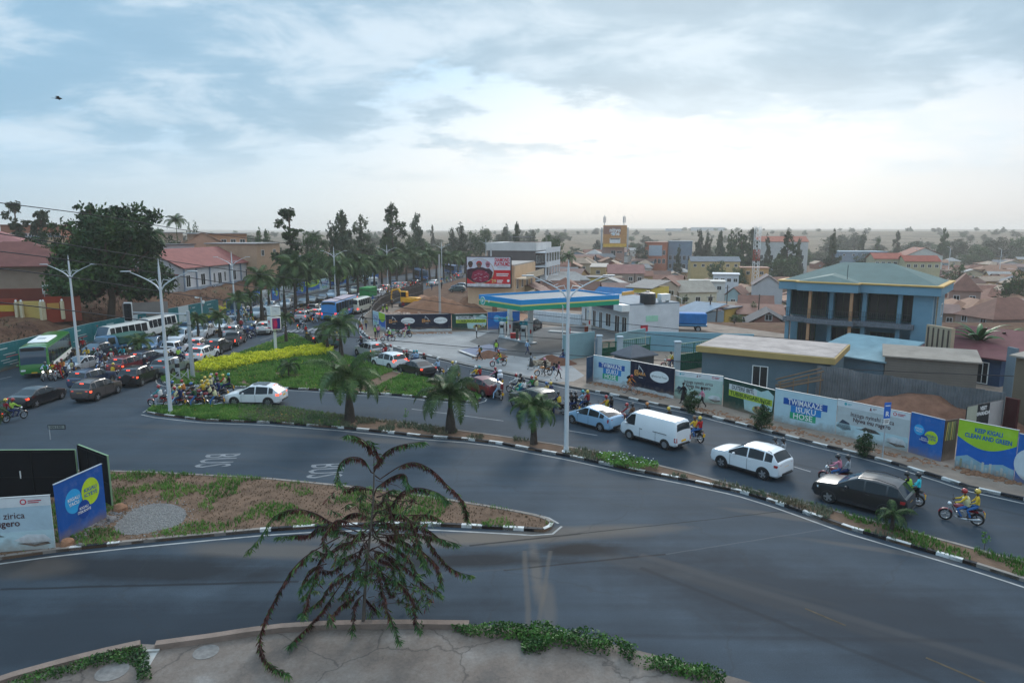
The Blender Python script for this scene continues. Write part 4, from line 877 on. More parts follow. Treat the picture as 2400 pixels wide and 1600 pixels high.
g=G(1602,775,0);o=new_car('truck_blue',(g.x,g.y,.0),R(170),(.03,.2,.4),'blue truck parked behind the white petrol station shop',group=q)
# ================================================================ PEOPLE AND MOTORCYCLES
SKIN=M((.075,.04,.026),.55,var=.1,vs=8,name='skin');HAIRM=M((.012,.01,.01),.9,name='hair');SHOE=M((.03,.03,.035),.7,name='shoe');EYE=M((.6,.6,.58),.3,var=0,name='eye')
def cloth(c):return M(tuple(c),.85,var=.18,vs=6,name='fabric')
def fingers(V,E,Rd,T,hand,wrist,side):
 """palm and five bent fingers growing from the wrist"""
 h=Vector(V[hand]);w=Vector(V[wrist]);d=(h-w).normalized();up=Vector((0,0,1));s=d.cross(up);s=s.normalized() if s.length>.1 else Vector((1,0,0));n=s.cross(d).normalized()
 for k,(off,ln) in enumerate(((-.032,.055),(-.011,.068),(.011,.064),(.031,.05))):
  a=len(V);p0=h+d*.03+s*off;p1=p0+d*ln*.5-n*.006;p2=p1+d*ln*.35-n*.028;V+=[tuple(p0),tuple(p1),tuple(p2)];Rd+=[.010,.0088,.0075];T+=[0]*3;E+=[(hand,a),(a,a+1),(a+1,a+2)]
 a=len(V);q=s*(.034*side);p1=h+q*1.1-d*.005;p2=p1+d*.035+q*.5-n*.02;V+=[tuple(p1),tuple(p2)];Rd+=[.012,.009];T+=[0,0];E+=[(hand,a),(a,a+1)]
BODY={}
def make_body(key,J,trouser_short=False,bare_arm=False):
 V=[];E=[];Rd=[];T=[]
 def v(p,r,t):V.append(tuple(p));Rd.append(r);T.append(t);return len(V)-1
 pel=v(J['pel'],.135,2);sp=v(lv(J['pel'],J['chest'],.5),.125,1);ch=v(J['chest'],.15,1);nb=v(J['neck'],.055,0);hd0=v(lv(J['neck'],J['head'],.5),.055,0);hd=v(J['head'],.092,0);tp=v(Vector(J['head'])+Vector((0,0,.085)),.07,0)
 E+=[(pel,sp),(sp,ch),(ch,nb),(nb,hd0),(hd0,hd),(hd,tp)]
 f=Vector(J.get('face',(1,0,0)));nose=v(Vector(J['head'])+f*.108+Vector((0,0,-.005)),.016,0);E.append((hd,nose));chin=v(Vector(J['head'])+f*.065-Vector((0,0,.075)),.04,0);E.append((hd,chin))
 for s in(1,-1):
  k='L' if s>0 else 'R'
  a=v(J['sh'+k],.062,1);b=v(J['el'+k],.045,0 if bare_arm else 1);c=v(lv(J['el'+k],J['ha'+k],.85),.028,0 if bare_arm else 1);h=v(J['ha'+k],.030,0);E+=[(ch,a),(a,b),(b,c),(c,h)];fingers(V,E,Rd,T,h,c,s)
  a=v(J['hi'+k],.088,2);b=v(J['kn'+k],.06,2);c=v(J['an'+k],.042,2);d=v(J['to'+k],.036,3);he=v(Vector(J['an'+k])-(Vector(J['to'+k])-Vector(J['an'+k])).normalized()*.05-Vector((0,0,.03)),.034,3);E+=[(pel,a),(a,b),(b,c),(c,d),(c,he)]
 me=bpy.data.meshes.new('person');me.from_pydata(V,E,[]);o=bpy.data.objects.new('tmp',me);C.objects.link(o)
 md=o.modifiers.new('s','SKIN');md.use_smooth_shade=True;md.branch_smoothing=.4
 sv_=me.skin_vertices[0].data if me.skin_vertices else None
 if sv_ is None:
  bm=bmesh.new();bm.from_mesh(me);bm.verts.layers.skin.verify();bm.to_mesh(me);bm.free();sv_=me.skin_vertices[0].data
 for i,r in enumerate(Rd):sv_[i].radius=(r,r);sv_[i].use_root=(i==0)
 o.modifiers.new('u','SUBSURF').levels=1
 dg=bpy.context.evaluated_depsgraph_get();m2=bpy.data.meshes.new_from_object(o.evaluated_get(dg));bpy.data.objects.remove(o);m2.name='person'
 m2.materials.clear()
 for m in(SKIN,cloth((.2,.2,.2)),cloth((.03,.04,.07)),SHOE,EYE):m2.materials.append(m)
 VV=[Vector(p) for p in V];eg=[(VV[a],VV[b],T[b] if T[a]!=3 else 3,i) for i,(a,b) in enumerate(E)]
 mats=[]
 for p in m2.polygons:
  c=p.center;best=9;mt=0
  for a,b,t,i in eg:
   ab=b-a;u=max(0,min(1,(c-a).dot(ab)/max(1e-9,ab.length_squared)));q_=(c-a.lerp(b,u)).length
   if q_<best:best=q_;mt=t
  mats.append(mt)
 m2.polygons.foreach_set('material_index',mats);m2.polygons.foreach_set('use_smooth',[True]*len(mats));m2.update();BODY[key]=(m2,J)
def lv(a,b,t):return tuple(lerp(x,y,t) for x,y in zip(a,b))
def sym(J):
 o=dict(J)
 for k in list(J):
  if k.endswith('L') and k[:-1]+'R' not in J:o[k[:-1]+'R']=(J[k][0],-J[k][1],J[k][2])
 return o
make_body('rider',sym(dict(pel=(-.22,0,.90),chest=(-.10,0,1.28),neck=(-.06,0,1.44),head=(-.02,0,1.60),shL=(-.1,.19,1.37),elL=(.10,.3,1.14),haL=(.36,.30,1.07),hiL=(-.18,.1,.88),knL=(.22,.22,.74),anL=(.02,.2,.38),toL=(.17,.2,.34))))
make_body('rider_stop',dict(sym(dict(pel=(-.22,0,.90),chest=(-.14,0,1.30),neck=(-.11,0,1.46),head=(-.08,0,1.62),shL=(-.14,.19,1.39),elL=(.04,.3,1.14),haL=(.34,.30,1.07),hiL=(-.18,.1,.88),knL=(.08,.3,.52),anL=(-.02,.4,.1),toL=(.12,.42,.05)))))
make_body('pillion',sym(dict(pel=(-.62,0,.96),chest=(-.58,0,1.36),neck=(-.56,0,1.52),head=(-.54,0,1.68),shL=(-.58,.18,1.45),elL=(-.5,.28,1.2),haL=(-.32,.16,1.08),hiL=(-.58,.1,.94),knL=(-.18,.26,.78),anL=(-.34,.25,.42),toL=(-.2,.26,.36))))
make_body('stand',sym(dict(pel=(0,0,.95),chest=(0,0,1.32),neck=(0,0,1.48),head=(.02,0,1.62),shL=(0,.18,1.42),elL=(-.03,.25,1.14),haL=(.05,.26,.88),hiL=(0,.09,.9),knL=(.02,.11,.5),anL=(0,.12,.1),toL=(.14,.14,.04))))
make_body('walk',dict(pel=(0,0,.93),chest=(.03,0,1.3),neck=(.04,0,1.46),head=(.07,0,1.6),shL=(.02,.18,1.4),shR=(.02,-.18,1.4),elL=(-.14,.23,1.15),elR=(.12,-.24,1.14),haL=(-.1,.24,.9),haR=(.3,-.22,.95),hiL=(0,.09,.89),hiR=(0,-.09,.89),knL=(.22,.09,.53),knR=(-.08,-.1,.5),anL=(.28,.09,.12),anR=(-.32,-.1,.2),toL=(.43,.1,.07),toR=(-.22,-.1,.08)))
make_body('sit',sym(dict(pel=(0,0,.5),chest=(.05,0,.88),neck=(.07,0,1.03),head=(.1,0,1.18),shL=(.05,.18,.97),elL=(.14,.24,.7),haL=(.34,.15,.62),hiL=(.03,.1,.48),knL=(.45,.13,.5),anL=(.42,.13,.1),toL=(.56,.14,.05))))
make_body('bike',sym(dict(pel=(-.22,0,1.0),chest=(.06,0,1.32),neck=(.14,0,1.44),head=(.22,0,1.57),shL=(.08,.18,1.38),elL=(.26,.25,1.16),haL=(.48,.24,1.05),hiL=(-.18,.09,.97),knL=(.12,.12,.72),anL=(-.02,.1,.34),toL=(.12,.1,.3))),bare_arm=False)
hm=MB();hm.ell((0,0,.02),(.135,.12,.135),14,9);hm.bbox((.09,0,-.05),(.1,.16,.07),.03);HELM=hm.mesh('helmet',[paint((.5,.02,.02),.3)],True)
hm=MB();n0=0;hm.ell((.03,0,.0),(.122,.108,.07),12,6);VIS=hm.mesh('visor',[GLS],True)
hr=MB();hr.ell((-.01,0,.045),(.108,.1,.098),12,7);HAIR=hr.mesh('hair',[HAIRM],True)
vm_=MB();vm_.lathe([(.150,-.24),(.172,-.20),(.168,0),(.185,.14),(.15,.20),(.09,.22)],n=14);VEST=vm_.mesh('vest',[cloth((.6,.6,.1))],True)
vm_=MB();vm_.lathe([(.30,-.62),(.26,-.3),(.19,0),(.165,.15),(.175,.35),(.1,.45)],n=16);DRESS=vm_.mesh('dress',[cloth((.05,.05,.05))],True)
bp_=MB();bp_.bbox((-.2,0,.02),(.18,.3,.42),.06);bp_.bbox((-.29,0,-.06),(.06,.22,.2),.03);BACKP=bp_.mesh('backpack',[cloth((.02,.02,.025))],True)
def person(pose,loc,rz,top,trouser,label,helmet=None,vest=None,dress=None,pack=None,group=None,hair=True,sc=1.0,skin=None):
 me,J=BODY[pose];o=bpy.data.objects.new('person',me);C.objects.link(o);o.location=loc;o.rotation_euler.z=rz;o.scale=(sc,)*3
 objmat(o,1,cloth(top));objmat(o,2,cloth(trouser));tag(o,label,'person',group);h=J['head']
 if helmet:
  c=part('helmet',HELM,parent=o,loc=h);objmat(c,0,paint(helmet,.3));v_=part('visor',VIS,parent=c,loc=(.02,0,0))
 elif hair:part('hair',HAIR,parent=o,loc=(h[0],h[1],h[2]+.01))
 ct=lv(J['pel'],J['chest'],.62);tl=math.atan2(J['chest'][0]-J['pel'][0],J['chest'][2]-J['pel'][2])
 if vest:c=part('vest',VEST,parent=o,loc=ct);c.rotation_euler.y=tl;c.scale=(.92,1.06,1);objmat(c,0,cloth(vest))
 if dress:c=part('dress',DRESS,parent=o,loc=J['pel']);c.scale=(.85,.85,1.0);objmat(c,0,cloth(dress))
 if pack:c=part('backpack',BACKP,parent=o,loc=J['chest']);c.rotation_euler.y=tl;objmat(c,0,cloth(pack))
 return o
mw=MB();n_=22;
def torus(mb,R0,r0,n=22,k=7,mi=0):
 vs=[((R0+r0*math.cos(2*math.pi*b/k))*math.cos(2*math.pi*a/n),r0*math.sin(2*math.pi*b/k)*1.05,(R0+r0*math.cos(2*math.pi*b/k))*math.sin(2*math.pi*a/n)) for a in range(n) for b in range(k)]
 mb.add(vs,[(a*k+b,((a+1)%n)*k+b,((a+1)%n)*k+(b+1)%k,a*k+(b+1)%k) for a in range(n) for b in range(k)],mi)
torus(mw,.255,.048);MT=mw.mesh('tyre',[TYRE],True)
mr=MB();torus(mr,.205,.017,20,5)
for k in range(6):t=math.pi*k/3;mr.tube([(0,0,0),(.2*math.cos(t),0,.2*math.sin(t))],.011,4)
mr.cyl((0,0,0),.05,.11,10,'y');MR=mr.mesh('rim',[RIMS],True)
mo={}
def mpart(nm,b,mat,sm_=True):mo[nm]=(b.mesh(nm,[mat],sm_),None)
b=MB();
for s in(1,-1):b.tube([(.66,s*.075,.30),(.46,s*.075,.86)],.022,6)
b.box((.46,0,.88),(.08,.2,.05));mpart('fork',b,STEEL)
b=MB();b.tube([(.30,-.34,1.04),(.38,-.2,1.03),(.44,-.06,.95),(.44,.06,.95),(.38,.2,1.03),(.30,.34,1.04)],.014,6)
for s in(1,-1):b.tube([(.36,s*.25,1.04),(.40,s*.28,1.2)],.007,4);b.ell((.41,s*.3,1.24),(.02,.06,.04),8,5)
mpart('handlebar',b,DKP)
b=MB();b.ell((.12,0,.82),(.27,.14,.13),14,8);b.bbox((-.42,.0,.66),(.5,.2,.12),.05);TANK=b.mesh('tank',[paint((.3,.02,.02))],True)
b=MB();b.bbox((-.42,0,.80),(.78,.24,.09),.04);b.bbox((-.66,0,.84),(.3,.24,.07),.03);mpart('seat',b,DKP)
b=MB();b.bbox((.06,0,.45),(.32,.24,.28),.05);b.cyl((.14,0,.62),.075,.2,10);b.tube([(.2,.1,.5),(.3,.12,.36),(.1,.14,.26),(-.3,.15,.27),(-.75,.16,.36)],[.02,.02,.025,.045,.05],8);mpart('engine',b,STEEL)
b=MB();b.tube([(.44,0,.9),(.2,0,.72),(-.3,0,.7),(-.72,0,.76)],.022,6);b.tube([(.42,0,.8),(.22,0,.36),(-.2,0,.3),(-.3,0,.68)],.02,6)
for s in(1,-1):b.tube([(-.2,s*.05,.36),(-.64,s*.07,.30)],.018,5);b.tube([(-.64,s*.08,.32),(-.5,s*.1,.72)],.022,6)
mpart('frame',b,DKP)
def fender(cx,cz,a0,a1,r=.33,w=.07):
 m=MB();k=9;vs=[]
 for i in range(k):
  a=R(lerp(a0,a1,i/(k-1)))
  for y,rr_ in((-w,r-.03),(-w*.6,r),(w*.6,r),(w,r-.03)):vs.append((cx+rr_*math.cos(a),y,cz+rr_*math.sin(a)))
 m.add(vs,[(i*4+j,i*4+4+j,i*4+5+j,i*4+1+j) for i in range(k-1) for j in range(3)]);return m
FEN=fender(.66,.3,15,150).mesh('front_fender',[paint((.3,.02,.02))],True)
mo['rear_fender']=(fender(-.64,.3,25,130).mesh('rear_fender',[DKP],True),None)
b=MB();b.ell((.53,0,.88),(.09,.085,.09),10,7);mpart('headlight',b,HLT)
b=MB();b.bbox((-.86,0,.74),(.05,.12,.06),.02);MTL=b.mesh('tail_light',[TLOFF])
b=MB();b.box((-.93,0,.56),(.015,.22,.2));b.box((-.90,0,.66),(.05,.03,.1));mpart('number_plate',b,PLY,False)
def moto(loc,rz,col,label,group=None,lit=False,sc=1.0,headlit=False):
 r_=empty('motorcycle',loc,rz);r_.scale=(sc,)*3;tag(r_,label,'motorcycle',group)
 for nm,(me,x) in mo.items():
  p_=part(nm,me,parent=r_)
  if headlit and nm=='headlight':objmat(p_,0,HLON)
 for me in(TANK,FEN):c=part(me.name,me,parent=r_);objmat(c,0,paint(col))
 c=part('tail_light',MTL,parent=r_)
 if lit:objmat(c,0,TLON)
 for x in(.66,-.64):
  w=part('wheel',MT,parent=r_,loc=(x,0,.303));part('rim',MR,parent=w)
 return r_
CN={'red':(.36,.015,.018),'dark red':(.22,.01,.02),'yellow':(.62,.42,.04),'black':(.012,.012,.015),'blue':(.035,.12,.32),'navy':(.015,.03,.1),'white':(.72,.72,.7),'grey':(.3,.33,.36),'orange':(.52,.19,.04),'teal':(.02,.3,.34),'green':(.03,.22,.06),'lime':(.38,.6,.08),'cream':(.62,.6,.35),'pink':(.6,.22,.3),'brown':(.12,.06,.03),'light blue':(.3,.45,.62),'turquoise':(.05,.55,.65),'dark green':(.02,.07,.03),'khaki':(.25,.2,.1)}
def bikeset(px,py,head,col,where,riders,stop=True,group='motorcycles among the traffic',lit=False,mlabel=None,two=None,sc=1.0,headlit=False,z=.004):
 """one motorcycle and whoever sits on it: riders = [(helmet, top, vest, trousers)], compass heading"""
 if two:a=G(*two[0],z);b=G(*two[1],z);h=a-b;rz=math.atan2(h.y,h.x);p=(a+b)/2
 else:p=G(px,py,z);rz=R(90-head)
 moto((p.x,p.y,z),rz,CN[col],mlabel or('%s motorcycle %s'%(col,where)),group,lit,sc,headlit)
 for i,rd in enumerate(riders):
  he,tp,ve,tr=(list(rd)+[None]*4)[:4];tr=tr or 'navy'
  lab='%s in %s helmet, %s %s, %s'%('rider' if i==0 else 'passenger',he,ve or tp,'vest' if ve else 'top',where)
  if len(lab.split())>16:lab=lab.replace(' in ',', ',1).replace(' in the ',' in ').replace(' of the ',' of ').replace(' the ',' ')
  person(('rider_stop' if stop else 'rider') if i==0 else 'pillion',(p.x,p.y,z),rz,CN[tp],CN[tr],lab,helmet=CN[he],vest=CN[ve] if ve else None,group='people on motorcycles',sc=sc)
B=bikeset
B(0,0,0,'dark red','nearest the camera at the right edge',[('red','yellow','cream','blue'),('yellow','yellow',None,'blue')],stop=False,two=((2214,1217),(2290,1231)))
B(0,0,0,'black','just behind the black SUV',[('black','black','lime','black'),('black','turquoise',None,'black')],stop=False,two=((2088,1172),(2150,1186)))
B(0,0,0,'dark red','beside the black SUV bonnet',[('black','pink',None,'blue'),('black','grey',None,'navy')],stop=False,two=((1930,1127),(1988,1140)))
B(0,0,0,'black','on the far side of the white SUV',[('black','grey',None),('black','grey',None)],stop=False,two=((1785,1082),(1840,1096)))
B(0,0,0,'black','right behind the white van',[('brown','yellow',None,'blue'),('yellow','red',None,'blue')],two=((1597,1024),(1650,1040)))
B(0,0,0,'black','hidden beyond the roof of the white van',[('yellow','black',None)],stop=False,two=((1540,1003),(1590,1014)))
B(0,0,0,'red','beyond the front of the white van',[('orange','black',None)],stop=False,two=((1490,990),(1540,1003)))
B(0,0,0,'dark red','between the light blue car and the van',[('red','dark red','grey','brown'),('black','brown',None)],two=((1440,993),(1492,1004)))
B(0,0,0,'black','on the far side of the light blue car',[('red','orange','yellow'),('black','black',None)],two=((1392,972),(1444,984)))
B(0,0,0,'black','right of the lamp post head high above the light blue car',[('teal','light blue','grey','blue'),('yellow','dark red',None,'navy')],two=((1338,958),(1390,970)))
B(0,0,0,'black','just right of the tall lamp post',[('black','black',None),('black','black',None)],two=((1310,962),(1362,974)),lit=False)
B(0,0,0,'black','just left of the tall lamp post',[('black','navy','yellow')],two=((1283,962),(1330,974)))
B(0,0,0,'red','beyond the dark green off-road car',[('blue','yellow',None,'red'),('yellow','navy',None)],two=((1258,938),(1300,947)))
B(0,0,0,'black','behind the top fronds of the small palm',[('red','green',None),('orange','brown','cream')],two=((1222,922),(1268,932)))
B(0,0,0,'black','front one of the pair right of the dark red car',[('red','white',None),('black','black',None)],two=((1188,918),(1228,924)))
B(0,0,0,'green','rear one of the pair right of the dark red car',[('black','cream','teal','teal'),('black','white',None)],two=((1196,930),(1236,938)),lit=True)
B(1166,934,-30,'black','riding away right behind the dark red car',[('blue','grey',None,'light blue')],sc=1.0)
B(0,0,0,'black','loaded with white sacks beyond the dark red car',[('red','pink','black')],two=((1138,900),(1182,908)))
g=G(1172,905);m=MB();m.bbox((0,0,1.0),(.5,.7,.5),.12);m.bbox((0,.05,1.4),(.4,.5,.25),.1);tag(m.build('cargo_sacks',M((.6,.62,.66),.8,var=.3,vs=3,name='sack'),smooth=True,loc=(g.x,g.y,0)),'white sacks tied on the motorcycle beyond the dark red car','sack')
B(0,0,0,'black','left of the dark red car roof',[('white','yellow',None),('teal','red',None)],two=((1092,896),(1136,904)))
B(0,0,0,'black','right of the middle palm crown',[('yellow','grey',None),('white','grey',None)],two=((1040,884),(1080,892)))
B(0,0,0,'black','between the middle palm and the black sedan',[('grey','light blue',None)],two=((1005,876),(1045,884)))
B(0,0,0,'black','passing the boot of the black sedan',[('red','black',None)],two=((975,862),(1012,870)))
B(0,0,0,'black','passing the bonnet of the black sedan',[('teal','light blue',None),('teal','light blue',None)],two=((952,855),(988,862)))
B(0,0,0,'red','at the tail of the white hatchback',[('red','cream',None),('red','black',None)],two=((930,856),(962,862)),lit=True)
B(0,0,0,'black','beyond the roof of the white hatchback',[('red','white',None)],two=((898,840),(934,847)))
B(0,0,0,'red','beyond the bonnet of the white hatchback',[('brown','black','red')],two=((885,838),(920,845)))
B(0,0,0,'black','beyond the tail of the silver blue SUV',[('red','white',None)],two=((866,824),(898,830)))
B(0,0,0,'black','beyond the roof of the silver blue SUV',[('red','white',None)],two=((850,820),(882,826)))
B(0,0,0,'black','ahead of the silver blue SUV',[('red','black',None)],two=((830,818),(862,825)),lit=True)
B(0,0,0,'black','beside the teal estate car',[('yellow','teal','cream')],two=((776,806),(804,812)))
B(0,0,0,'red','between the palm and the teal estate car',[('black','red',None)],two=((764,802),(792,808)))
B(717,788,-25,'black','riding away beside the dark maroon sedan',[('black','teal','red')],stop=False)
B(707,772,20,'black','crossing over the zebra stripes',[('black','grey',None)],lit=True,stop=False)
B(664,774,15,'black','right behind the billboard column',[('white','white',None)],lit=True,stop=False)
B(0,0,0,'red','riding across the petrol station forecourt',[('red','black','yellow','teal')],stop=False,two=((1156,859),(1180,857)),z=.13)
B(0,0,0,'orange','beside the small heap of brown earth',[('pink','black',None,'black')],two=((1260,881),(1288,879)),z=.13)
B(0,0,0,'red','parked on the forecourt before the navy hoarding',[('white','black','lime')],two=((899,800),(920,799)),z=.13)
B(0,0,0,'dark red','with two riders in pink before the navy hoarding',[('red','pink',None,'cream'),('red','green',None)],two=((939,790),(960,790)),z=.13)
B(0,0,0,'green','standing behind the parked motorcycle by the mural panel',[],two=((915,788),(934,788)),z=.13)
w_='in the cluster left of the white crossover';gq='motorcycle taxis waiting in a cluster'
def K(two,col,rid,where):B(0,0,0,col,where,rid,group=gq,two=two)
K(((352,951),(394,952)),'red',[('red','teal','white','grey')],'foremost at the tip of the long median')
K(((390,955),(430,956)),'red',[('red','blue','cream','light blue'),('yellow','navy',None,'navy')],'second of the front row beside the slanted lamp post')
K(((434,954),(474,954)),'dark red',[('black','dark green',None,'blue')],'third of the front row before the white crossover')
K(((480,953),(520,953)),'black',[('black','black','cream','blue')],'last of the front row touching the white crossover')
K(((386,940),(424,940)),'black',[('blue','black','cream','teal')],'behind the slanted lamp post in the second row')
K(((408,937),(446,937)),'black',[('red','white','orange','navy')],'with an orange jacket in the second row')
K(((430,944),(468,944)),'dark red',[('blue','brown',None,'navy')],'between the orange jacket and the dark jacket')
K(((455,938),(493,938)),'red',[('yellow','yellow','yellow'),('yellow','cream',None)],'with two yellow helmets in the middle of the cluster')
K(((470,945),(508,945)),'red',[('yellow','black','cream')],'with a cream vest in the middle of the cluster')
K(((462,928),(500,928)),'black',[('yellow','cream','yellow'),('yellow','cream',None)],'behind the two yellow helmets')
K(((478,921),(514,921)),'black',[('grey','grey',None),('red','black',None)],'with a red helmet passenger sitting highest in the cluster')
K(((505,923),(541,922)),'green',[('yellow','red','cream'),('teal','black',None)],'farthest right in the back row')
K(((492,934),(528,934)),'black',[('black','navy',None)],'under the farthest right back row bikes')
def J(px,py,head,col,rid,where,**k):B(px,py,head,col,where,rid,group='motorcycles filtering through the jam',**k)
J(108,890,165,'black',[('black','light blue','green','khaki')],'nearest the green bus side',headlit=True)
J(126,888,168,'black',[('black','red','yellow','black')],'second from the green bus side',headlit=True)
J(138,889,170,'black',[('black','dark red',None,'red')],'third from the green bus side with red trousers')
J(147,882,172,'black',[('dark red','orange',None)],'fourth from the green bus side')
J(170,882,165,'black',[('black','navy','cream')],'at the foot of the left lamp post')
J(176,854,170,'black',[('black','khaki',None)],'behind the green bus rear corner')
J(186,848,170,'black',[('white','black','yellow')],'left of the dark SUV with the blue windscreen')
J(205,850,170,'black',[('black','yellow',None)],'before the dark SUV with the blue windscreen')
J(222,853,168,'dark red',[('red','dark green',None)],'right of the dark SUV bonnet')
J(231,855,172,'black',[('red','grey',None),('black','grey',None)],'in the thick of the riders above the silver sedan')
J(236,866,172,'blue',[('black','navy',None)],'with a blue tank beside the silver sedan')
J(248,868,175,'black',[('grey','brown',None,'light blue')],'between the silver sedan and the dark red SUV')
J(262,856,176,'black',[('green','red','white')],'carrying the rider with a red and white jacket')
J(272,852,176,'black',[('black','black',None)],'behind the rider with a red and white jacket')
J(288,848,176,'black',[('black','teal',None)],'left of the median palm nearest the jam front')
J(300,846,176,'black',[('black','khaki',None)],'under the median palm nearest the jam front')
J(309,852,5,'dark red',[('white','brown',None)],'ahead of the dark red SUV')
J(343,872,5,'black',[('white','black',None)],'between the dark red SUV and the black off-road car')
J(270,892,8,'black',[('yellow','brown','yellow')],'with a yellow helmet squeezed beside the black off-road car',lit=True)
J(36,985,20,'black',[('red','lime',None),('yellow','dark red',None)],'alone at the lower left edge of the junction',lit=True,stop=False)
J(392,852,5,'black',[('white','yellow',None)],'left of the grey blue SUV')
J(427,850,5,'black',[('blue','light blue',None),('blue','lime',None)],'left of the thick grey signal pole',lit=True)
J(455,842,5,'black',[('blue','light blue',None)],'right of the thick grey signal pole')
J(477,832,5,'black',[('khaki','white','pink')],'between the pinkish hatchback and the white crossover')
J(583,795,5,'black',[('white','navy',None)],'beside the tail of the silver SUV',lit=True)
J(592,790,5,'black',[('cream','blue',None)],'behind the blue grey sedan',lit=True)
J(598,785,5,'black',[('white','black',None)],'left of the white off-road car with the spare wheel')
r3=random.Random(21);TC=['black','navy','red','grey','white','blue','khaki','yellow','light blue','green','dark red','teal','cream'];HC=['black','red','white','yellow','black','blue','red','grey','teal']
for i,(px,py) in enumerate([(525,762),(533,766),(541,757),(548,760),(566,752),(574,748),(582,745),(505,768),(572,764),(580,760),(590,757),(492,775),(555,752)]):
 J(px,py,178 if i%2 else 175,'black',[(r3.choice(HC),r3.choice(TC),None,r3.choice(TC))],'in the crowd of riders before the blue bus, %s'%nth(i))
for i,(px,py) in enumerate([(684,757),(694,752),(700,744),(707,748),(726,748),(732,752),(738,756),(757,750),(762,744),(770,748),(775,740),(724,738),(700,735),(776,732)]):
 J(px,py,5,'black',[(r3.choice(HC),r3.choice(TC),None,r3.choice(TC))],'waiting before the zebra stripes, %s'%nth(i),lit=r3.random()<.6)
for i,(px,py) in enumerate([(820,716),(826,712),(875,713),(848,706),(858,699),(900,690),(912,688),(918,684),(926,682),(938,684),(948,680),(955,674),(963,679),(968,673),(985,672),(1003,672),(1036,664),(1048,661),(1058,660),(1066,656),(930,690),(943,690)]):
 J(px,py,12,'black',[(r3.choice(HC),r3.choice(TC),None,r3.choice(TC))],'on the far road above the building site, %s'%nth(i),lit=r3.random()<.4)
def bicycle(two):
 a=G(*two[0],.125);b=G(*two[1],.125);h=a-b;rz=math.atan2(h.y,h.x);p=(a+b)/2;r_=empty('bicycle',(p.x,p.y,.125),rz);tag(r_,'bicycle ridden along the pavement in front of the navy hoarding','bicycle')
 for x in(.53,-.53):
  m=MB();torus(m,.32,.02,26,6);w=m.build('wheel',TYRE,r_,True,loc=(x,0,.34));m=MB();torus(m,.3,.01,24,4)
  for k in range(12):t=math.pi*k/6;m.tube([(0,0,0),(.3*math.cos(t),0,.3*math.sin(t))],.003,3)
  m.build('rim',STEEL,w)
 m=MB();m.tube([(-.53,0,.34),(-.08,0,.3),(.42,0,.78),(-.2,0,.82),(-.08,0,.3)],.017,6);m.tube([(-.53,0,.34),(-.2,0,.82),(-.24,0,.98)],.014,6);m.tube([(.53,0,.34),(.4,0,.95)],.015,6);m.build('frame',M((.3,.02,.02),.4,name='frame_paint'),r_,True)
 m=MB();m.tube([(.44,-.26,1.0),(.4,-.1,.98),(.4,.1,.98),(.44,.26,1.0)],.012,6);m.build('handlebar',DKP,r_,True)
 m=MB();m.bbox((-.25,0,1.0),(.24,.13,.05),.02);m.build('saddle',DKP,r_,True);m=MB();m.cyl((-.08,.05,.3),.09,.02,14,'y');m.tube([(-.08,.06,.3),(-.02,.1,.2)],.01,5);m.tube([(-.08,-.06,.3),(-.14,-.1,.4)],.01,5);m.build('crank',STEEL,r_,True)
 person('bike',(p.x,p.y,.125),rz,CN['orange'],(.35,.2,.12),'cyclist in red helmet and orange shirt with black backpack',helmet=CN['red'],pack=CN['black'])
bicycle(((1487,925),(1463,920)))
def foot(pose,px,py,head,top,tr,label,z=.13,**k):
 g=G(px,py,z);return person(pose,(g.x,g.y,z),R(90-head),CN[top],CN[tr],label,group='people on foot',**k)
foot('walk',1602,945,-100,'black','black','woman in a long black dress walking beside the cypress bush',dress=CN['black'])
foot('walk',1645,957,-80,'pink','black','person in a pink shirt walking right of the cypress bush')
foot('walk',1297,893,80,'navy','white','person in navy top and white trousers walking by the lamp post')
foot('walk',1308,889,80,'pink','black','person in a pink shirt with a black backpack by the lamp post',pack=CN['black'])
foot('walk',1245,866,-80,'grey','grey','woman in a grey dress walking past the earth heap',dress=(.05,.05,.048))
foot('walk',1236,832,60,'light blue','navy','person in a pale blue shirt walking towards the petrol pumps')
foot('stand',1163,832,0,'black','black','attendant in a lime vest standing by the fallen hoarding',vest=CN['lime'])
foot('walk',1124,846,-90,'orange','black','person in an orange top with a backpack before the fallen hoarding',pack=CN['dark green'])
foot('stand',1117,792,90,'white','black','person in a white shirt in front of the dark green hoarding')
foot('stand',880,793,40,'black','black','police officer in a lime vest on the curved pavement',vest=CN['lime'])
foot('stand',887,791,-40,'pink','navy','person in a pink shirt talking with the police officer')
foot('walk',858,774,10,'khaki','navy','person in a tan top walking up the curved pavement')
foot('walk',851,763,190,'black','grey','person in a black jacket coming down the curved pavement')
foot('walk',758,790,60,'orange','black','person in an orange jacket behind the island palms',z=0)
foot('walk',777,792,60,'lime','black','person in a lime jacket behind the island palms',z=0)
foot('stand',898,738,60,'black','black','left worker of two in lime vests by the concrete rubble',vest=CN['lime'],helmet=CN['white'],z=.14)
foot('stand',907,738,200,'black','black','right worker of two in lime vests by the concrete rubble',vest=CN['lime'],helmet=CN['yellow'],z=.14)
foot('stand',945,729,180,'dark red','navy','worker in an orange hood at the foot of the earth mound',helmet=CN['orange'],z=.14)
foot('stand',1000,736,180,'black','black','worker in a yellow helmet above the navy hoardings',helmet=CN['yellow'],z=.14)
foot('stand',919,722,120,'brown','black','worker in a yellow helmet by the dark fence',helmet=CN['yellow'],z=.14)
foot('walk',1012,682,10,'navy','navy','person in a blue top walking on the roadside left of the concrete pole',z=.12)
foot('walk',1035,678,190,'black','black','person in black walking on the roadside right of the concrete pole',z=.12)
foot('walk',1057,661,10,'red','white','person in a red top on the roadside by the parked cars',z=.12)
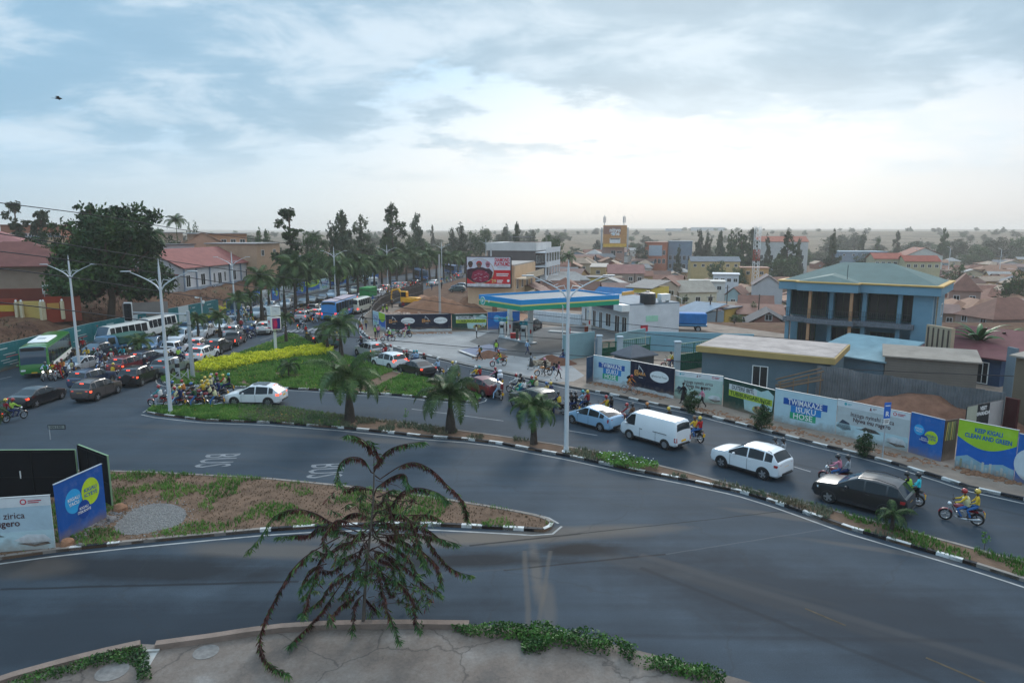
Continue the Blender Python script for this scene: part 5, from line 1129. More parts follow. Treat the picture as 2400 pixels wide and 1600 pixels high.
foot('stand',172,880-24,100,'black','black','person in a dark jacket on the pavement by the teal hoarding',z=.01)
foot('stand',196,826,160,'red','black','person in a red top by the teal hoarding',z=.01)
foot('stand',187,826,160,'black','navy','person in black by the teal hoarding',z=.01)
foot('stand',403,858,160,'black','white','person leaning beside the white double cab pickup',z=.01)
foot('stand',566,775,0,'red','black','person in a bright red jacket at the thick palm trunk',helmet=CN['white'],z=.01)
g=G(1321,847,.13);o=person('sit',(g.x,g.y,.17),R(200),CN['navy'],CN['blue'],'person in blue trousers sitting on a blue chair by the pale blue wall');
m=MB();m.bbox((-.02,0,.42),(.42,.42,.04),.015);m2=empty('chair',(g.x,g.y,.13),R(200));tag(m2,'blue plastic chair by the pale blue wall','chair');BLP=M((.03,.09,.3),.4,var=.05,name='blue_plastic');m.build('seat',BLP,m2)
m=MB();m.bbox((-.24,0,.72),(.04,.42,.5),.015);m.build('backrest',BLP,m2)
for a in(-.19,.17):
 for b_ in(-.18,.18):m=MB();m.tube([(a,b_,.42),(a*1.1,b_*1.1,0)],.02,6);m.build('leg',BLP,m2)
 # ================================================================ HOARDINGS
def col(h):
 k=('col',tuple(round(c,3) for c in h))
 if k in MC:return MC[k]
 m=bpy.data.materials.new('print');m.use_nodes=True;t=m.node_tree;b=t.nodes['Principled BSDF'];b.inputs['Roughness'].default_value=.5;b.inputs['Specular IOR Level'].default_value=.25
 co=N(t,'ShaderNodeTexCoord').outputs['Object'];n=N(t,'ShaderNodeTexNoise',Scale=1.1,Detail=8,Roughness=.65);t.links.new(co,n.inputs['Vector']);sp=N(t,'ShaderNodeSeparateXYZ');t.links.new(co,sp.inputs[0])
 c=mixc(t,1,tuple(h),ramp(t,n.outputs[0],[(.3,.86),(.7,1.06)]),'MULTIPLY')
 z=mathn(t,'ADD',sp.outputs[2],mathn(t,'MULTIPLY_ADD',n.outputs[0],1.6,-.8));c=mixc(t,ramp(t,z,[(.05,.6),(.6,.0)]),c,(.26,.19,.14))
 c=mixc(t,ramp(t,n.outputs[0],[(.56,0),(.75,.22)]),c,(.4,.36,.32))
 w=N(t,'ShaderNodeTexNoise',Scale=.9,Detail=3,Distortion=.6);t.links.new(co,w.inputs['Vector']);bp=N(t,'ShaderNodeBump',Strength=.55,Distance=.12);t.links.new(w.outputs[0],bp.inputs['Height']);t.links.new(bp.outputs[0],b.inputs['Normal'])
 t.links.new(c,b.inputs['Base Color']);MC[k]=m;return m
BLU1=(.01,.09,.36);BLU2=(.02,.22,.55);BLU3=(.03,.36,.68);GRN=(.02,.36,.18);LIM=(.42,.58,.02);NVY=(.006,.011,.035);SKYB=(.46,.62,.68);DGN=(.012,.055,.04);WHI=(.78,.79,.78);TEA=(.015,.15,.17)
GRP=M((.02,.02,.022),.8,name='panel_back')
def rect(x0,z0,x1,z1):return[(x0,z0),(x1,z0),(x1,z1),(x0,z1)]
def disc(cx,cz,rx,rz=None,n=28,a0=0,a1=360):rz=rz or rx;return[(cx+rx*math.cos(R(lerp(a0,a1,i/n))),cz+rz*math.sin(R(lerp(a0,a1,i/n)))) for i in range(n if a1-a0>=360 else n+1)]
class Panel:
 def __init__(s,a,b,h,base,label,z=0.0,name='hoarding_panel',group='printed hoarding panels',th=.05,z0=.02,world=False,tilt=0):
  A=Vector(a) if world else G(*a,z);B_=Vector(b) if world else G(*b,z);d=B_-A;d.z=0;s.W=d.length;s.H=h
  s.root=empty(name,(A.x,A.y,A.z+z0),math.atan2(d.y,d.x));s.root.rotation_euler.x=tilt;tag(s.root,label,'hoarding',group)
  m=MB();m.box((s.W/2,0,h/2),(s.W-.02,th,h));m.build('board',[col(base)],s.root)
  for v in m.v[:0]:pass
  s.y=-th/2-.004;s.k=0
 def shape(s,poly,c,name='print',lift=0):
  m=MB();y=s.y-.004*s.k;s.k+=1;m.plate(poly,y,.004);o=m.build(name,col(c),s.root);return o
 def txt(s,t,u,v,size,c,bold=.02,sx=1.0,align='CENTER'):
  y=s.y-.004*s.k-.003;s.k+=1;return text(t,s.root,(u*s.W,y,v*s.H),size,M(tuple(c),.55,var=.08,vs=2,name='ink'),bold=bold,sx=sx,align=align,ext=.001)
 def lines(s,u,v,w,h,c,n=2,name='small_print'):
  for i in range(n):s.shape(rect((u-w/2)*s.W,(v+h*(n/2-i)-h*.8)*s.H,(u+w/2-(.02 if i%2 else 0))*s.W,(v+h*(n/2-i)-h*.3)*s.H),c,name);s.k-=1
  s.k+=1
 def frame(s,c=(.5,.52,.52),t=.03):
  m=MB();m.box((s.W/2,0,s.H+.01),(s.W,.09,.03));m.build('top_rail',M(c,.5,.3,name='rail'),s.root)
 def skirt(s,c=(.55,.56,.56),h=.3):
  m=MB();n=14;r=random.Random(int(s.W*100));top=[(s.W*i/n,h*r.uniform(.8,1.15)) for i in range(n+1)]
  m.plate([(0,.0),(s.W,.0)]+top[::-1],s.y-.02,.012);m.build('ground_sheet',M(c,.8,var=.25,vs=2,name='sheet'),s.root)
def P_twi(a,b,h,label,**k):
 p=Panel(a,b,h,SKYB,label,**k);W_,Hh=p.W,p.H;u=W_/5.2
 for t,c,x0,x1,v,tx in(('TWIMAKAZE',BLU1,.15,.86,.68,.505),('ISUKU',BLU2,.28,.77,.48,.525),('HOSE',GRN,.27,.69,.285,.48)):
  p.shape(rect(x0*W_,(v-.095)*Hh,x1*W_,(v+.1)*Hh),c,'colour_bar');p.k-=1
 p.k+=1
 for t,c,x0,x1,v,tx in(('TWIMAKAZE',BLU1,.15,.86,.68,.505),('ISUKU',BLU2,.28,.77,.48,.525),('HOSE',GRN,.27,.69,.285,.48)):p.txt(t,tx,v,.185*Hh*1.25,WHI,.014,sx=min(1.1,(x1-x0)*W_*.80/(len(t)*.66*.185*Hh*1.25)));p.k-=1
 p.k+=1;p.frame();return p
def P_uba(a,b,h,label,n=1,**k):
 p=Panel(a,b,h,NVY,label,**k);W_,Hh=p.W,p.H;OR=(.72,.33,.09)
 for i in range(n):
  w=W_/n;x=i*w
  for q_ in(rect(.10*w,.52*Hh,.12*w,.70*Hh),rect(.10*w,.68*Hh,.19*w,.71*Hh),rect(.10*w,.51*Hh,.19*w,.53*Hh)):p.shape([(x+a_,b_) for a_,b_ in q_],OR,'logo');p.k-=1
  p.shape([(x+a_,b_) for a_,b_ in[(.185*w,.74*Hh),(.195*w,.9*Hh),(.30*w,.72*Hh),(.30*w,.60*Hh),(.285*w,.60*Hh),(.285*w,.70*Hh),(.21*w,.84*Hh),(.20*w,.74*Hh)]],(.6,.6,.6),'logo');p.k-=1
  p.txt('UBAKA',(x+.225*w)/W_,.60,.15*Hh,OR,.03);p.k-=1;p.lines((x+.25*w)/W_,.475,.1/n,.05,(.45,.45,.45),1);p.k-=1
  p.shape(disc(x+.67*w,.62*Hh,.21*w,.19*Hh),WHI,'oval');p.txt('igihamya kuri Twese',(x+.67*w)/W_,.62,.095*Hh,(.06,.06,.07),.0,sx=min(1,.40*w/(.095*Hh*9.6)));p.k-=2
 p.k+=2;p.skirt();p.frame();return p
def P_inz(a,b,h,label,base=(.48,.52,.52),mint=False,**k):
 p=Panel(a,b,h,base,label,**k);W_,Hh=p.W,p.H
 p.shape(rect(.0,.82*Hh,W_-.02,Hh-.01),(.66,.69,.7),'header');p.k-=1
 p.shape(rect(0,.02,W_-.02,.36*Hh),(.46,.62,.66) if not mint else(.4,.58,.5),'picture_table');p.k-=1
 p.shape([(0,.26*Hh),(.09*W_,.47*Hh),(.19*W_,.40*Hh),(.22*W_,.22*Hh),(.1*W_,.17*Hh)],(.04,.06,.09),'picture_arm');p.k-=1
 p.shape([(.28*W_,.30*Hh),(.36*W_,.31*Hh),(.42*W_,.38*Hh),(.56*W_,.36*Hh),(.64*W_,.28*Hh),(.5*W_,.26*Hh)],(.09,.055,.045) if not mint else(.3,.3,.2),'picture_hand')
 p.shape([(.30*W_,.12*Hh),(.50*W_,.14*Hh),(.44*W_,.30*Hh)],(.6,.68,.72),'picture_paper');p.k-=1
 p.shape([(.7*W_,.2*Hh),(.8*W_,.3*Hh),(.93*W_,.28*Hh),(.98*W_,.16*Hh),(.85*W_,.1*Hh),(.76*W_,.15*Hh)],(.62,.66,.68),'picture_watch');p.k-=1
 p.shape([(.72*W_,.14*Hh),(.85*W_,.06*Hh),(.97*W_,.1*Hh),(.95*W_,.14*Hh)],(.03,.03,.035),'picture_keys')
 p.txt('Inzoga nyinshi zirica',.5,.66,.17*Hh,(.09,.045,.05),.004,sx=min(1.15,.70*W_/(.17*Hh*9.3)));p.k-=1;p.txt('Nywa mu rugero',.5,.52,.17*Hh,(.09,.045,.05),.018,sx=min(1.15,.60*W_/(.17*Hh*8.0)));p.k-=1
 p.shape(disc(.12*W_,.91*Hh,.02*W_),(.03,.35,.4),'emblem');p.k-=1;p.lines(.18,.91,.06,.03,(.1,.4,.45),2);p.k-=1
 p.shape([(.46*W_,.86*Hh),(.475*W_,.96*Hh),(.49*W_,.86*Hh)],(.2,.02,.03),'emblem');p.k-=1;p.lines(.53,.91,.05,.03,(.2,.1,.1),2);p.k-=1
 p.shape(disc(.80*W_,.91*Hh,.024*W_),(.55,.02,.05),'emblem');p.shape(disc(.80*W_,.91*Hh,.015*W_),(.7,.7,.7),'emblem');p.k-=1;p.lines(.885,.91,.10,.035,(.5,.05,.08),2);p.frame();return p
def P_dut(a,b,h,label,**k):
 p=Panel(a,b,h,DGN,label,**k);W_,Hh=p.W,p.H
 p.shape([(.45*W_,.1*Hh),(.42*W_,.5*Hh),(.62*W_,.9*Hh),(.75*W_,.84*Hh),(.88*W_,.95*Hh),(.99*W_,.8*Hh),(.97*W_,.3*Hh),(.7*W_,.05*Hh)],(.42,.6,.58),'picture_leaf');p.shape(disc(.72*W_,.2*Hh,.12*W_,.14*Hh),(.25,.2,.1),'picture_people')
 for i in range(7):p.shape(disc((.62+i*.05)*W_,(.22+.04*(i%3))*Hh,.018*W_,.05*Hh,10),((.5,.5,.1),(.05,.03,.02),(.6,.3,.2))[i%3],'picture_people');p.k-=1
 p.k+=1
 p.shape(rect(.12*W_,.66*Hh,.68*W_,.86*Hh),(.62,.64,.64),'colour_bar');p.k-=1;p.shape(rect(.12*W_,.45*Hh,.97*W_,.655*Hh),(.42,.52,.04),'colour_bar')
 p.txt('DUTERE IBITI,',.40,.76,.19*Hh,(.05,.06,.06),.025,sx=min(1,.52*W_/(.19*Hh*7.0)));p.k-=1;p.txt('TUBIBUNGABUNGE',.545,.55,.19*Hh,(.04,.09,.03),.025,sx=min(1,.80*W_/(.19*Hh*8.9)));p.frame();return p
def P_kig(a,b,h,label,side='r',big=False,**k):
 p=Panel(a,b,h,BLU1 if big else(.015,.13,.42),label,**k);W_,Hh=p.W,p.H;c2=(.03,.36,.72)
 if big:ce=[(.34,.58,.17,.22),(.70,.62,.19,.30),(.53,.36,.13,.15)]
 else:ce=[(.28,.62,.16,.13),(.66,.50,.2,.17),(.46,.42,.13,.11)]
 cols=[c2,(.48,.66,.03),(.005,.06,.30)];u=min(W_*1.0,Hh*1.25)
 for(cx_,cz_,rx_,rz_),c_ in zip(ce,cols):p.shape(disc(cx_*W_,cz_*Hh,rx_*u,rx_*u*(1.2 if big else 1)),c_,'speech_circle')
 for(cx_,cz_,rx_,rz_),t,c_ in zip(ce,('KIGALI\nYACU','KIGALI\nICYEYE','KIGALI\nITEKANYE'),(WHI,BLU1,WHI)):p.txt(t,cx_,cz_,rx_*u*.47,c_,.015);p.k-=1
 p.frame((.4,.45,.5));return p
def P_keep(a,b,h,label,txt=True,**k):
 p=Panel(a,b,h,(.01,.12,.46),label,**k);W_,Hh=p.W,p.H
 arc=[(W_-.02,Hh-.01),(.0,Hh-.01),(0,.66*Hh)]+[(W_*t/16,Hh*(.66-.2*math.sin(math.pi*t/16)+.02*t/16)) for t in range(1,16)]+[(W_-.02,.68*Hh)]
 p.shape(arc,(.36,.58,.03),'green_arc');p.k-=1
 p.shape([(0,.02),(W_-.02,.02),(W_-.02,.2*Hh),(.8*W_,.26*Hh),(.5*W_,.18*Hh),(.2*W_,.3*Hh),(0,.22*Hh)],(.25,.42,.5),'picture_skyline')
 r=random.Random(4)
 for i in range(15):
  x=(.02+.063*i)*W_;hh=r.uniform(.06,.22)*Hh;m=MB();p.shape(rect(x,.03*Hh,x+.04*W_,.03*Hh+hh),r.choice([(.4,.5,.52),(.3,.4,.45),(.5,.5,.45),(.25,.3,.2)]),'picture_skyline');p.k-=1
 p.k+=1
 if txt:p.txt('KEEP KIGALI',.52,.84,.125*Hh,(.01,.12,.38),.03,sx=min(1,.60*W_/(.125*Hh*7)));p.k-=1;p.txt('CLEAN AND GREEN',.52,.71,.125*Hh,(.01,.12,.38),.03,sx=min(1,.88*W_/(.125*Hh*10)))
 p.frame();return p
def P_teal(a,b,h,label,seed=0,**k):
 p=Panel(a,b,h,TEA,label,**k);W_,Hh=p.W,p.H;r=random.Random(seed)
 p.lines(.3+.3*r.random(),.8,.22,.09,(.5,.6,.6),1);p.k-=1;p.shape(disc(.15*W_,.82*Hh,.1),(.5,.08,.08),'emblem');p.k-=1
 for i in range(5):
  w=r.uniform(.2,.36)*W_;x=r.uniform(.3,.5)*W_;p.shape(rect(x,(.55-i*.1)*Hh,x+w,(.58-i*.1)*Hh),(.45,.5,.5) if i!=1 else(.5,.1,.12),'print_line');p.k-=1
 p.frame((.4,.5,.5));return p
zP=.12
def base_h(topy,base):
 g=G(*base,zP);return D(base[0],topy,g.y).z-zP
P_twi((1390,894),(1476,911),2.5,'leftmost TWIMAKAZE ISUKU HOSE hoarding with a torn white skirt',z=zP).skirt()
P_uba((1477,911),(1579,934),2.55,'navy hoarding with a white oval behind the cyclist',z=zP)
P_inz((1580,933),(1692,949),2.35,'pale mint drink warning hoarding behind the woman in black',base=(.42,.56,.52),mint=True,z=zP)
P_dut((1694,952),(1812,986),2.3,'dark green tree planting hoarding right of the mint hoarding',z=zP)
P_twi((1813,986),(1957,1018),2.45,'larger TWIMAKAZE ISUKU HOSE hoarding right of the dark green one',z=zP)
P_inz((1958,1018),(2127,1059),2.5,'grey drink warning hoarding behind the blue parking sign',z=zP)
P_kig((2128,1059),(2205,1082),2.6,'narrow blue hoarding with three circles left of the corner',z=zP)
p=Panel((2206,1081),(2236,1075),2.55,(.07,.05,.035),'narrow corner hoarding with a brown and yellow picture',z=zP)
for i in range(6):p.shape([(p.W*(.1+.13*i),.5*p.H),(p.W*(.16+.13*i),.5*p.H),(p.W*(.25+.11*i),.95*p.H),(p.W*(.18+.11*i),.95*p.H)],((.5,.42,.08),(.3,.32,.12),(.12,.2,.05))[i%3],'picture_leaf');p.k-=1
P_keep((2237,1093),(2375,1126),2.9,'green and blue hoarding at the right edge asking to keep the city clean',z=zP)
p=P_kig((2376,1127),(2520,1168),2.75,'last blue hoarding cut by the right edge of the picture',z=zP);p.shape(disc(.28*p.W,.4*p.H,.9,.95,24,120,260),(.6,.65,.68),'picture')
p=Panel((1374,898),(1389,894),2.4,(.02,.06,.12),'dark blue end sheet of the leftmost white hoarding',z=zP)
P_uba((905,778),(1058,775),2.4,'double navy hoarding at the building site with two white ovals',n=2,z=zP)
P_dut((1059,775),(1142,773),2.35,'dark green tree planting hoarding at the building site',z=zP)
P_kig((1143,773),(1218,769),2.5,'blue hoarding with circles behind the petrol pumps',z=zP)
P_twi((875,766),(888,771),2.4,'narrow pale blue hoarding on the curved fence end',z=zP)
P_keep((889,771),(904,778),2.5,'narrow green and blue hoarding on the curved fence end',txt=False,z=zP)
a=G(1072,824,.14);b=G(1112,839,.14);dd=b-a
p=Panel(a,b,4.2,(.16,.18,.26),'fallen grey blue hoarding lying flat on the forecourt',world=True,tilt=-R(86),name='fallen_hoarding',group=None,z0=.12)
p.shape(disc(p.W*.8,1.9,.5,.42),WHI,'oval');p.txt('UBAKA',.35,.55,.4,(.4,.3,.25),.02);p.shape(rect(0,0,p.W-.02,.35),WHI,'bottom_edge')
p.root.rotation_euler.x=-R(84)
tl=[(-60,49),(-55,54.5),(-51.6,60)]+[(pl(XLy,y)-.2,y) for y in(66,72,78,84,90,96,102,108,114)]
nm=['at the left edge of the picture','left of the green bus','behind the green bus roof front','behind the green bus roof rear','right of the left lamp post','behind the first white minibus','left of the blank white sheet','right of the blank white sheet','behind the slanted lamp post','behind the first median palm','at the far end of the teal row','behind the blue bus']
for i,(a,b) in enumerate(zip(tl,tl[1:])):
 lab='teal hoarding '+nm[i]
 if i==7 or i==9:Panel((a[0],a[1],0),((a[0]*.55+b[0]*.45),(a[1]*.55+b[1]*.45),0),2.7,(.5,.58,.6),'blank pale sheet in the teal hoarding row '+('beside the signal head' if i==7 else 'near the first median palm'),world=True);P_teal((a[0]*.55+b[0]*.45,a[1]*.55+b[1]*.45,0),(*b,0),2.7,lab,i,world=True)
 else:P_teal((*a,0),(*b,0),2.7,lab,i,world=True)
def LP(y,o=-.3):return(pl(XLy,y)+o,y,0)
P_kig(LP(128),LP(131.5),3.0,'tall narrow blue hoarding nearer of two behind the palm trunks',world=True);P_inz(LP(132),LP(135.5),2.6,'faded hoarding between the two blue ones behind the palms',world=True)
P_kig(LP(136),LP(139),3.2,'tall narrow blue hoarding farther of two behind the palm trunks',world=True)
P_inz(LP(139.5),LP(146),2.7,'grey advertising hoarding behind the palm trunks',world=True)
P_kig(LP(147),LP(152),2.8,'blue mural hoarding with a green circle behind the far lamp',world=True);P_keep(LP(152),LP(160),2.8,'green and blue mural hoarding behind the far lamp',world=True)
P_twi(LP(160),LP(166),2.8,'far pale blue hoarding left of the far palms',world=True);P_keep(LP(167),LP(178),2.8,'second green and blue mural farther up the left road',world=True);P_twi(LP(179),LP(190),2.8,'farthest pale blue hoarding behind the palms',world=True);P_kig(LP(191),LP(202),2.8,'farthest blue hoarding behind the palms',world=True)
def backp(a,b,h,label):
 A=G(*a,.1);B_=G(*b,.1);d=B_-A;r_=empty('hoarding_panel',A,math.atan2(d.y,d.x));tag(r_,label,'hoarding','near hoardings seen from behind');W_=d.length
 m=MB();m.box((W_/2,0,h/2+.15),(W_,.05,h));m.build('board',M((.008,.008,.010),.9,var=.2,name='black_board'),r_)
 m=MB()
 for i in range(4):m.box((W_*(i+.02)/3.04,-.045,h/2+.15),(.04,.04,h))
 for v in(.45,.98):m.box((W_/2,-.05,h*v+.1),(W_,.035,.04))
 m.build('frame',M((.012,.012,.013),.8,name='dark_frame'),r_)
 m=MB();m.box((W_/2,.02,h+.165),(W_,.09,.02));m.box((W_+.02,0,h/2+.15),(.03,.08,h));m.build('edge_trim',M((.22,.34,.2),.5,name='pale_green_trim'),r_);return r_
rb=backp((-120,1172),(188,1170),2.55,'wide black back of a hoarding at the left edge')
m=MB();m.tube([(3.9,-.06,1.2),(3.9,-.06,1.6)],.03,6);m.build('handle',WHITE,rb)
backp((195,1158),(264,1190),2.6,'narrow black back of a hoarding right of the wide one')
def nearp(fn,bl,br,tl_y,label,**k):
 A=G(*bl,.12);h=D(bl[0],tl_y,A.y).z-.12;return fn(bl,br,h,label,z=.12,z0=.0,**k)
P_kig((140,1272),(250,1212),2.72,'large blue sign with three speech circles at lower left',big=True,z=.12)
P_inz((-190,1308),(131,1284),2.45,'pale drink warning sign with a glass at the lower left corner',base=(.42,.55,.62),z=.12)
a=G(118,1030,0);r_=empty('street_sign',a,R(4));tag(r_,'small street name plate on a thin post above the dark panels','sign');m=MB();m.tube([(0,0,0),(0,0,1.0)],.03,6);m.build('post',GREYP,r_);m=MB();m.box((.5,0,.88),(1.15,.03,.34));m.build('plate',M((.03,.04,.05),.5,name='plate'),r_)
m=MB();m.box((.5,-.02,.88),(1.03,.012,.22));m.build('plate_face',M((.25,.27,.25),.5,name='plate_face'),r_);text('KN 3 RD',r_,(.5,-.03,.88),.2,M((.03,.04,.05),.5,name='plate'),bold=.02)
a=G(2068,1073,.12);r_=empty('parking_sign',a,R(12));tag(r_,'blue R sign with a small white plate on a grey post','sign');m=MB();m.tube([(0,0,0),(0,0,3.5)],.04,8);m.build('post',GREYP,r_,True);m=MB();m.bbox((0,-.06,3.05),(.46,.03,1.0),.01);m.build('plate',M((.01,.12,.5),.4,var=.05,name='sign_blue'),r_)
text('R',r_,(0,-.08,2.82),.42,WHITE,bold=.03);m=MB();m.box((0,-.08,3.35),(.34,.01,.05));m.build('small_print',WHITE,r_);m=MB();m.box((0,-.06,2.35),(.4,.02,.34));m.build('supplementary_plate',WHITE,r_);m=MB();m.box((0,-.075,2.42),(.3,.01,.05));m.build('small_print',DKP,r_);m=MB();m.box((0,-.075,2.3),(.26,.01,.05));m.build('small_print',DKP,r_)
# ================================================================ LAMPS, SIGNAL, AD COLUMN
def lamp_meshes(hh):
 pole=MB();pole.tube([(0,0,0),(0,0,hh*.5),(0,0,hh*.93)],[.13,.10,.07],10);pole.lathe([(.24,0),(.24,.04),(.15,.06),(.14,.25)],n=12);pole.tube([(0,0,hh*.93),(0,0,hh)],[.07,.012],8)
 arms=[]
 for s in(1,-1):
  m=MB();P=[Vector((s*(.03+1.75*t),0,hh*.80+1.15*(t**.62))) for t in[i/8 for i in range(9)]];m.tube(P,[.05-.03*i/8 for i in range(9)],6)
  P2=[Vector((s*(.03+.95*t),0,hh*.80+1.05*math.sin(t*1.45)-.02)) for t in[i/6 for i in range(7)]];
  for i in range(1,6):t=i/6.;m.tube([(s*(.03+.9*t),0,hh*.80+1.15*((.51*t)**.62)),(s*(.1+.5*t),0,hh*.80+.95*t)],.012,4)
  m.tube([(s*.05,0,hh*.83),(s*.22,0,hh*.87),(s*.62,0,hh*.80+.62)],.02,5)
  h=MB();h.bbox((s*2.05,0,hh*.80+1.2),(.62,.2,.07),.03);arms.append((m.mesh('arm',[WHITE_POLE],True),h.mesh('lamp_head',[M((.45,.47,.48),.4,.3,name='lamp_head')],True)))
 return pole.mesh('pole',[WHITE_POLE],True),arms
WHITE_POLE=M((.62,.65,.67),.4,.1,.06,name='white_pole');LMESH=lamp_meshes(10.0)
LAMPS=[(187,870,597,'leftmost white double lamp post with an openwork bracket'),(400,968,606,'slanted looking double lamp post on the tip of the long median'),(553,765,588,'slim double lamp post left of the billboard column'),(787,709,577,'double lamp post before the blue mural'),(909,674,572,'double lamp post in the middle of the far palms'),(1036,655,566,'double lamp post by the concrete pole'),(1327,1058,608,'tallest white double lamp post in the centre right'),(1139,640,560,'small far double lamp post above the red billboard')]
for px,py,ty,lab in LAMPS:
 g=G(px,py,.1);hh=D(px,ty,g.y).z-.1
 if py<650:g=D(px,610,260);g.z=0;hh=D(px,ty,260).z
 r_=empty('street_lamp',(g.x,g.y,.1),R(3));r_.scale=(1,1,hh/10.0) if False else(hh/10,)*3;tag(r_,lab,'street lamp','double street lamps');part('pole',LMESH[0],parent=r_)
 for a_,h_ in LMESH[1]:x=part('arm',a_,parent=r_);part('lamp_head',h_,parent=x)
g=G(1432,812,.1);g2=D(1432,812,g.y)
r_=empty('floodlight_post',G(1430,838,.12)+Vector((-7.2,0,0))*0+Vector((0,0,0)),0);g=G(1318,820,.12);r_.location=g;tag(r_,'short white post with one tilted floodlight beside the tallest lamp','street lamp');m=MB();m.tube([(0,0,0),(0,0,5.2),(-.3,0,5.6)],.05,8);m.build('pole',WHITE_POLE,r_,True);m=MB();m.tube([(-.25,0,5.5),(-.55,0,6.2)],[.09,.14],8);m.build('lamp_head',WHITE_POLE,r_,True)
for i,(px,py,ty,dist,lab) in enumerate([(1955,800,762-40,90,'single arm grey lamp left of the blue building'),(1598,740,700,130,'thin white lamp above the blue truck'),(2152,620,585,300,'first thin mast behind the blue building'),(2187,625,588,300,'second thin mast behind the blue building'),(2228,620,582,310,'third thin mast behind the blue building'),(2348,620,585,320,'thin mast near the right edge of the town')]):
 t_=D(px-50*0,ty,dist);zb=hz(t_.x,dist);r_=empty('street_lamp',(t_.x,dist,zb),0);tag(r_,lab,'street lamp');m=MB();m.tube([(0,0,0),(0,0,t_.z-zb)],.07 if dist<200 else .12,6);m.build('pole',WHITE_POLE,r_)
 m=MB();m.tube([(0,0,t_.z-zb),(-1.0,0,t_.z-zb+.5),(-1.6,0,t_.z-zb+.6)],.05 if dist<200 else .09,5);m.build('arm',WHITE_POLE,r_)
g=G(452,883,.12);r_=empty('signal_gantry',g,0);tag(r_,'thick grey traffic signal pole with a long arm over the left road','traffic signal');ht=D(440,732,g.y).z;m=MB();m.tube([(0,0,0),(0,0,ht)],[.2,.15],14);m.lathe([(.28,0),(.28,.05),(.2,.08)],n=14);m.build('pole',GREYP,r_,True)
m=MB();m.tube([(0,0,ht-.3),(-5.6,.3,ht-.15)],[.07,.05],8);m.build('arm',GREYP,r_,True)
m=MB();m.bbox((-5.75,.1,ht-.1),(.6,.3,1.65),.06);sg=m.build('signal_head',BLACK,r_);m=MB();m.box((-5.75,.22,ht-.1),(.78,.03,1.85));m.build('backboard',WHITE,sg)
for i in range(3):m=MB();m.cyl((-5.75,-.07,ht+.42-i*.52),.17,.1,14,'y');m.build('lens',M((.03,.03,.03),.2,name='lens'),sg)
g=G(478,790,.1);r_=empty('camera_pole',g,0);tag(r_,'grey pole with two small traffic cameras among the first palms','pole');ht=D(477,697,g.y).z;m=MB();m.tube([(0,0,0),(0,0,ht)],[.11,.07],8);m.build('pole',GREYP,r_,True)
m=MB();m.bbox((-.55,0,ht-.1),(.5,.2,.2),.04);m.tube([(0,0,ht-.1),(-.4,0,ht-.1)],.02,5);m.build('camera',WHITE,r_);m=MB();m.bbox((.25,0,ht-.7),(.25,.2,.4),.04);m.build('camera',WHITE,r_)
r_=empty('barrier_rail',G(398,896,.12),math.atan2(*(lambda a,b:(b.y-a.y,b.x-a.x))(G(400,900),G(441,893))));tag(r_,'grey posts with crossed bars at the corner of the grass island','barrier');WRAIL=M((.45,.48,.5),.5,.2,.1,name='galvanised')
for x in(0,.95,1.75):m=MB();m.tube([(x,0,0),(x,0,.98)],.07,8);m.build('post',WRAIL,r_,True)
for a_,b_ in((0,.95),(.95,1.75)):m=MB();m.tube([(a_,0,.15),(b_,0,.85)],.025,5);m.tube([(a_,0,.85),(b_,0,.15)],.025,5);m.build('cross_bar',WRAIL,r_)
g=G(418,890,.12);r_=empty('striped_post',g,0);tag(r_,'grey and black banded post beside the barrier rail','bollard');m=MB()
for i in range(5):m.tube([(0,0,i*.4),(0,0,i*.4+.4)],.2,12,mi=i%2)
m.build('post',[GREYP,BLACK],r_)
g=G(646.5,826,.12);r_=empty('advertising_column',g,0);tag(r_,'white advertising column with two stacked box panels on the grass island','advertising column');ht=D(640,716,g.y).z-.12;z1=D(640,739,g.y).z-.12;z2=D(640,742,g.y).z-.12;z3=D(640,772,g.y).z-.12
m=MB();m.tube([(0,0,0),(0,0,ht)],.17,12);m.build('pole',WHITE_POLE,r_,True)
LGT=M((.62,.65,.68),.5,var=.06,name='pale_panel')
for nm_,za,zb_ in(('upper_box',z1,ht),('lower_box',z3,z2)):
 m=MB();m.bbox((0,0,(za+zb_)/2),(1.15,1.15,zb_-za),.05,rz=R(42));bx=m.build(nm_,WHITE,r_)
 for k,(ang,sgn) in enumerate(((R(42)-R(90),1),(R(42)+R(180),-1))):
  m=MB();h_=zb_-za-.24;m.box((0,0,0),(.93,.012,h_));o=m.build('face',LGT if nm_=='upper_box' or sgn==-1 else M((.3,.02,.12),.5,var=.3,vs=3,name='poster'),bx);nx,ny=math.cos(ang),math.sin(ang);o.location=(nx*.585,ny*.585,(za+zb_)/2);o.rotation_euler.z=ang+R(90)
  if nm_=='upper_box':(lambda q:(q.box((-.12,-.012,0),(.3,.008,.03)),q.box((.03,-.012,-.08),(.03,.008,.2)),q.build('display_strokes',M((.2,.22,.25),.5,name='digits'),o)))(MB())
  elif sgn==-1:m=MB();m.plate(disc(0,.22,.2,.2,20),-.012,.004);m.build('emblem',M((.45,.03,.05),.5,name='emblem_red'),o);m=MB();m.plate(rect(-.38,-h_/2+.05,.38,-h_/2+.2),-.012,.004);m.build('print_line',M((.4,.04,.08),.5,name='dark_red_print'),o);m=MB();m.box((0,-.014,-.08),(.4,.004,.07));m.build('small_print',M((.4,.04,.08),.5,name='dark_red_print'),o)
  else:m=MB();m.plate(rect(.1,-h_/2+.05,.44,h_/2-.05),-.012,.004);m.build('print',M((.02,.03,.2),.5,name='navy_print'),o);m=MB();m.plate(disc(-.1,0,.22,.4,14),-.018,.004);m.build('print',M((.6,.02,.1),.5,name='pink_print'),o)
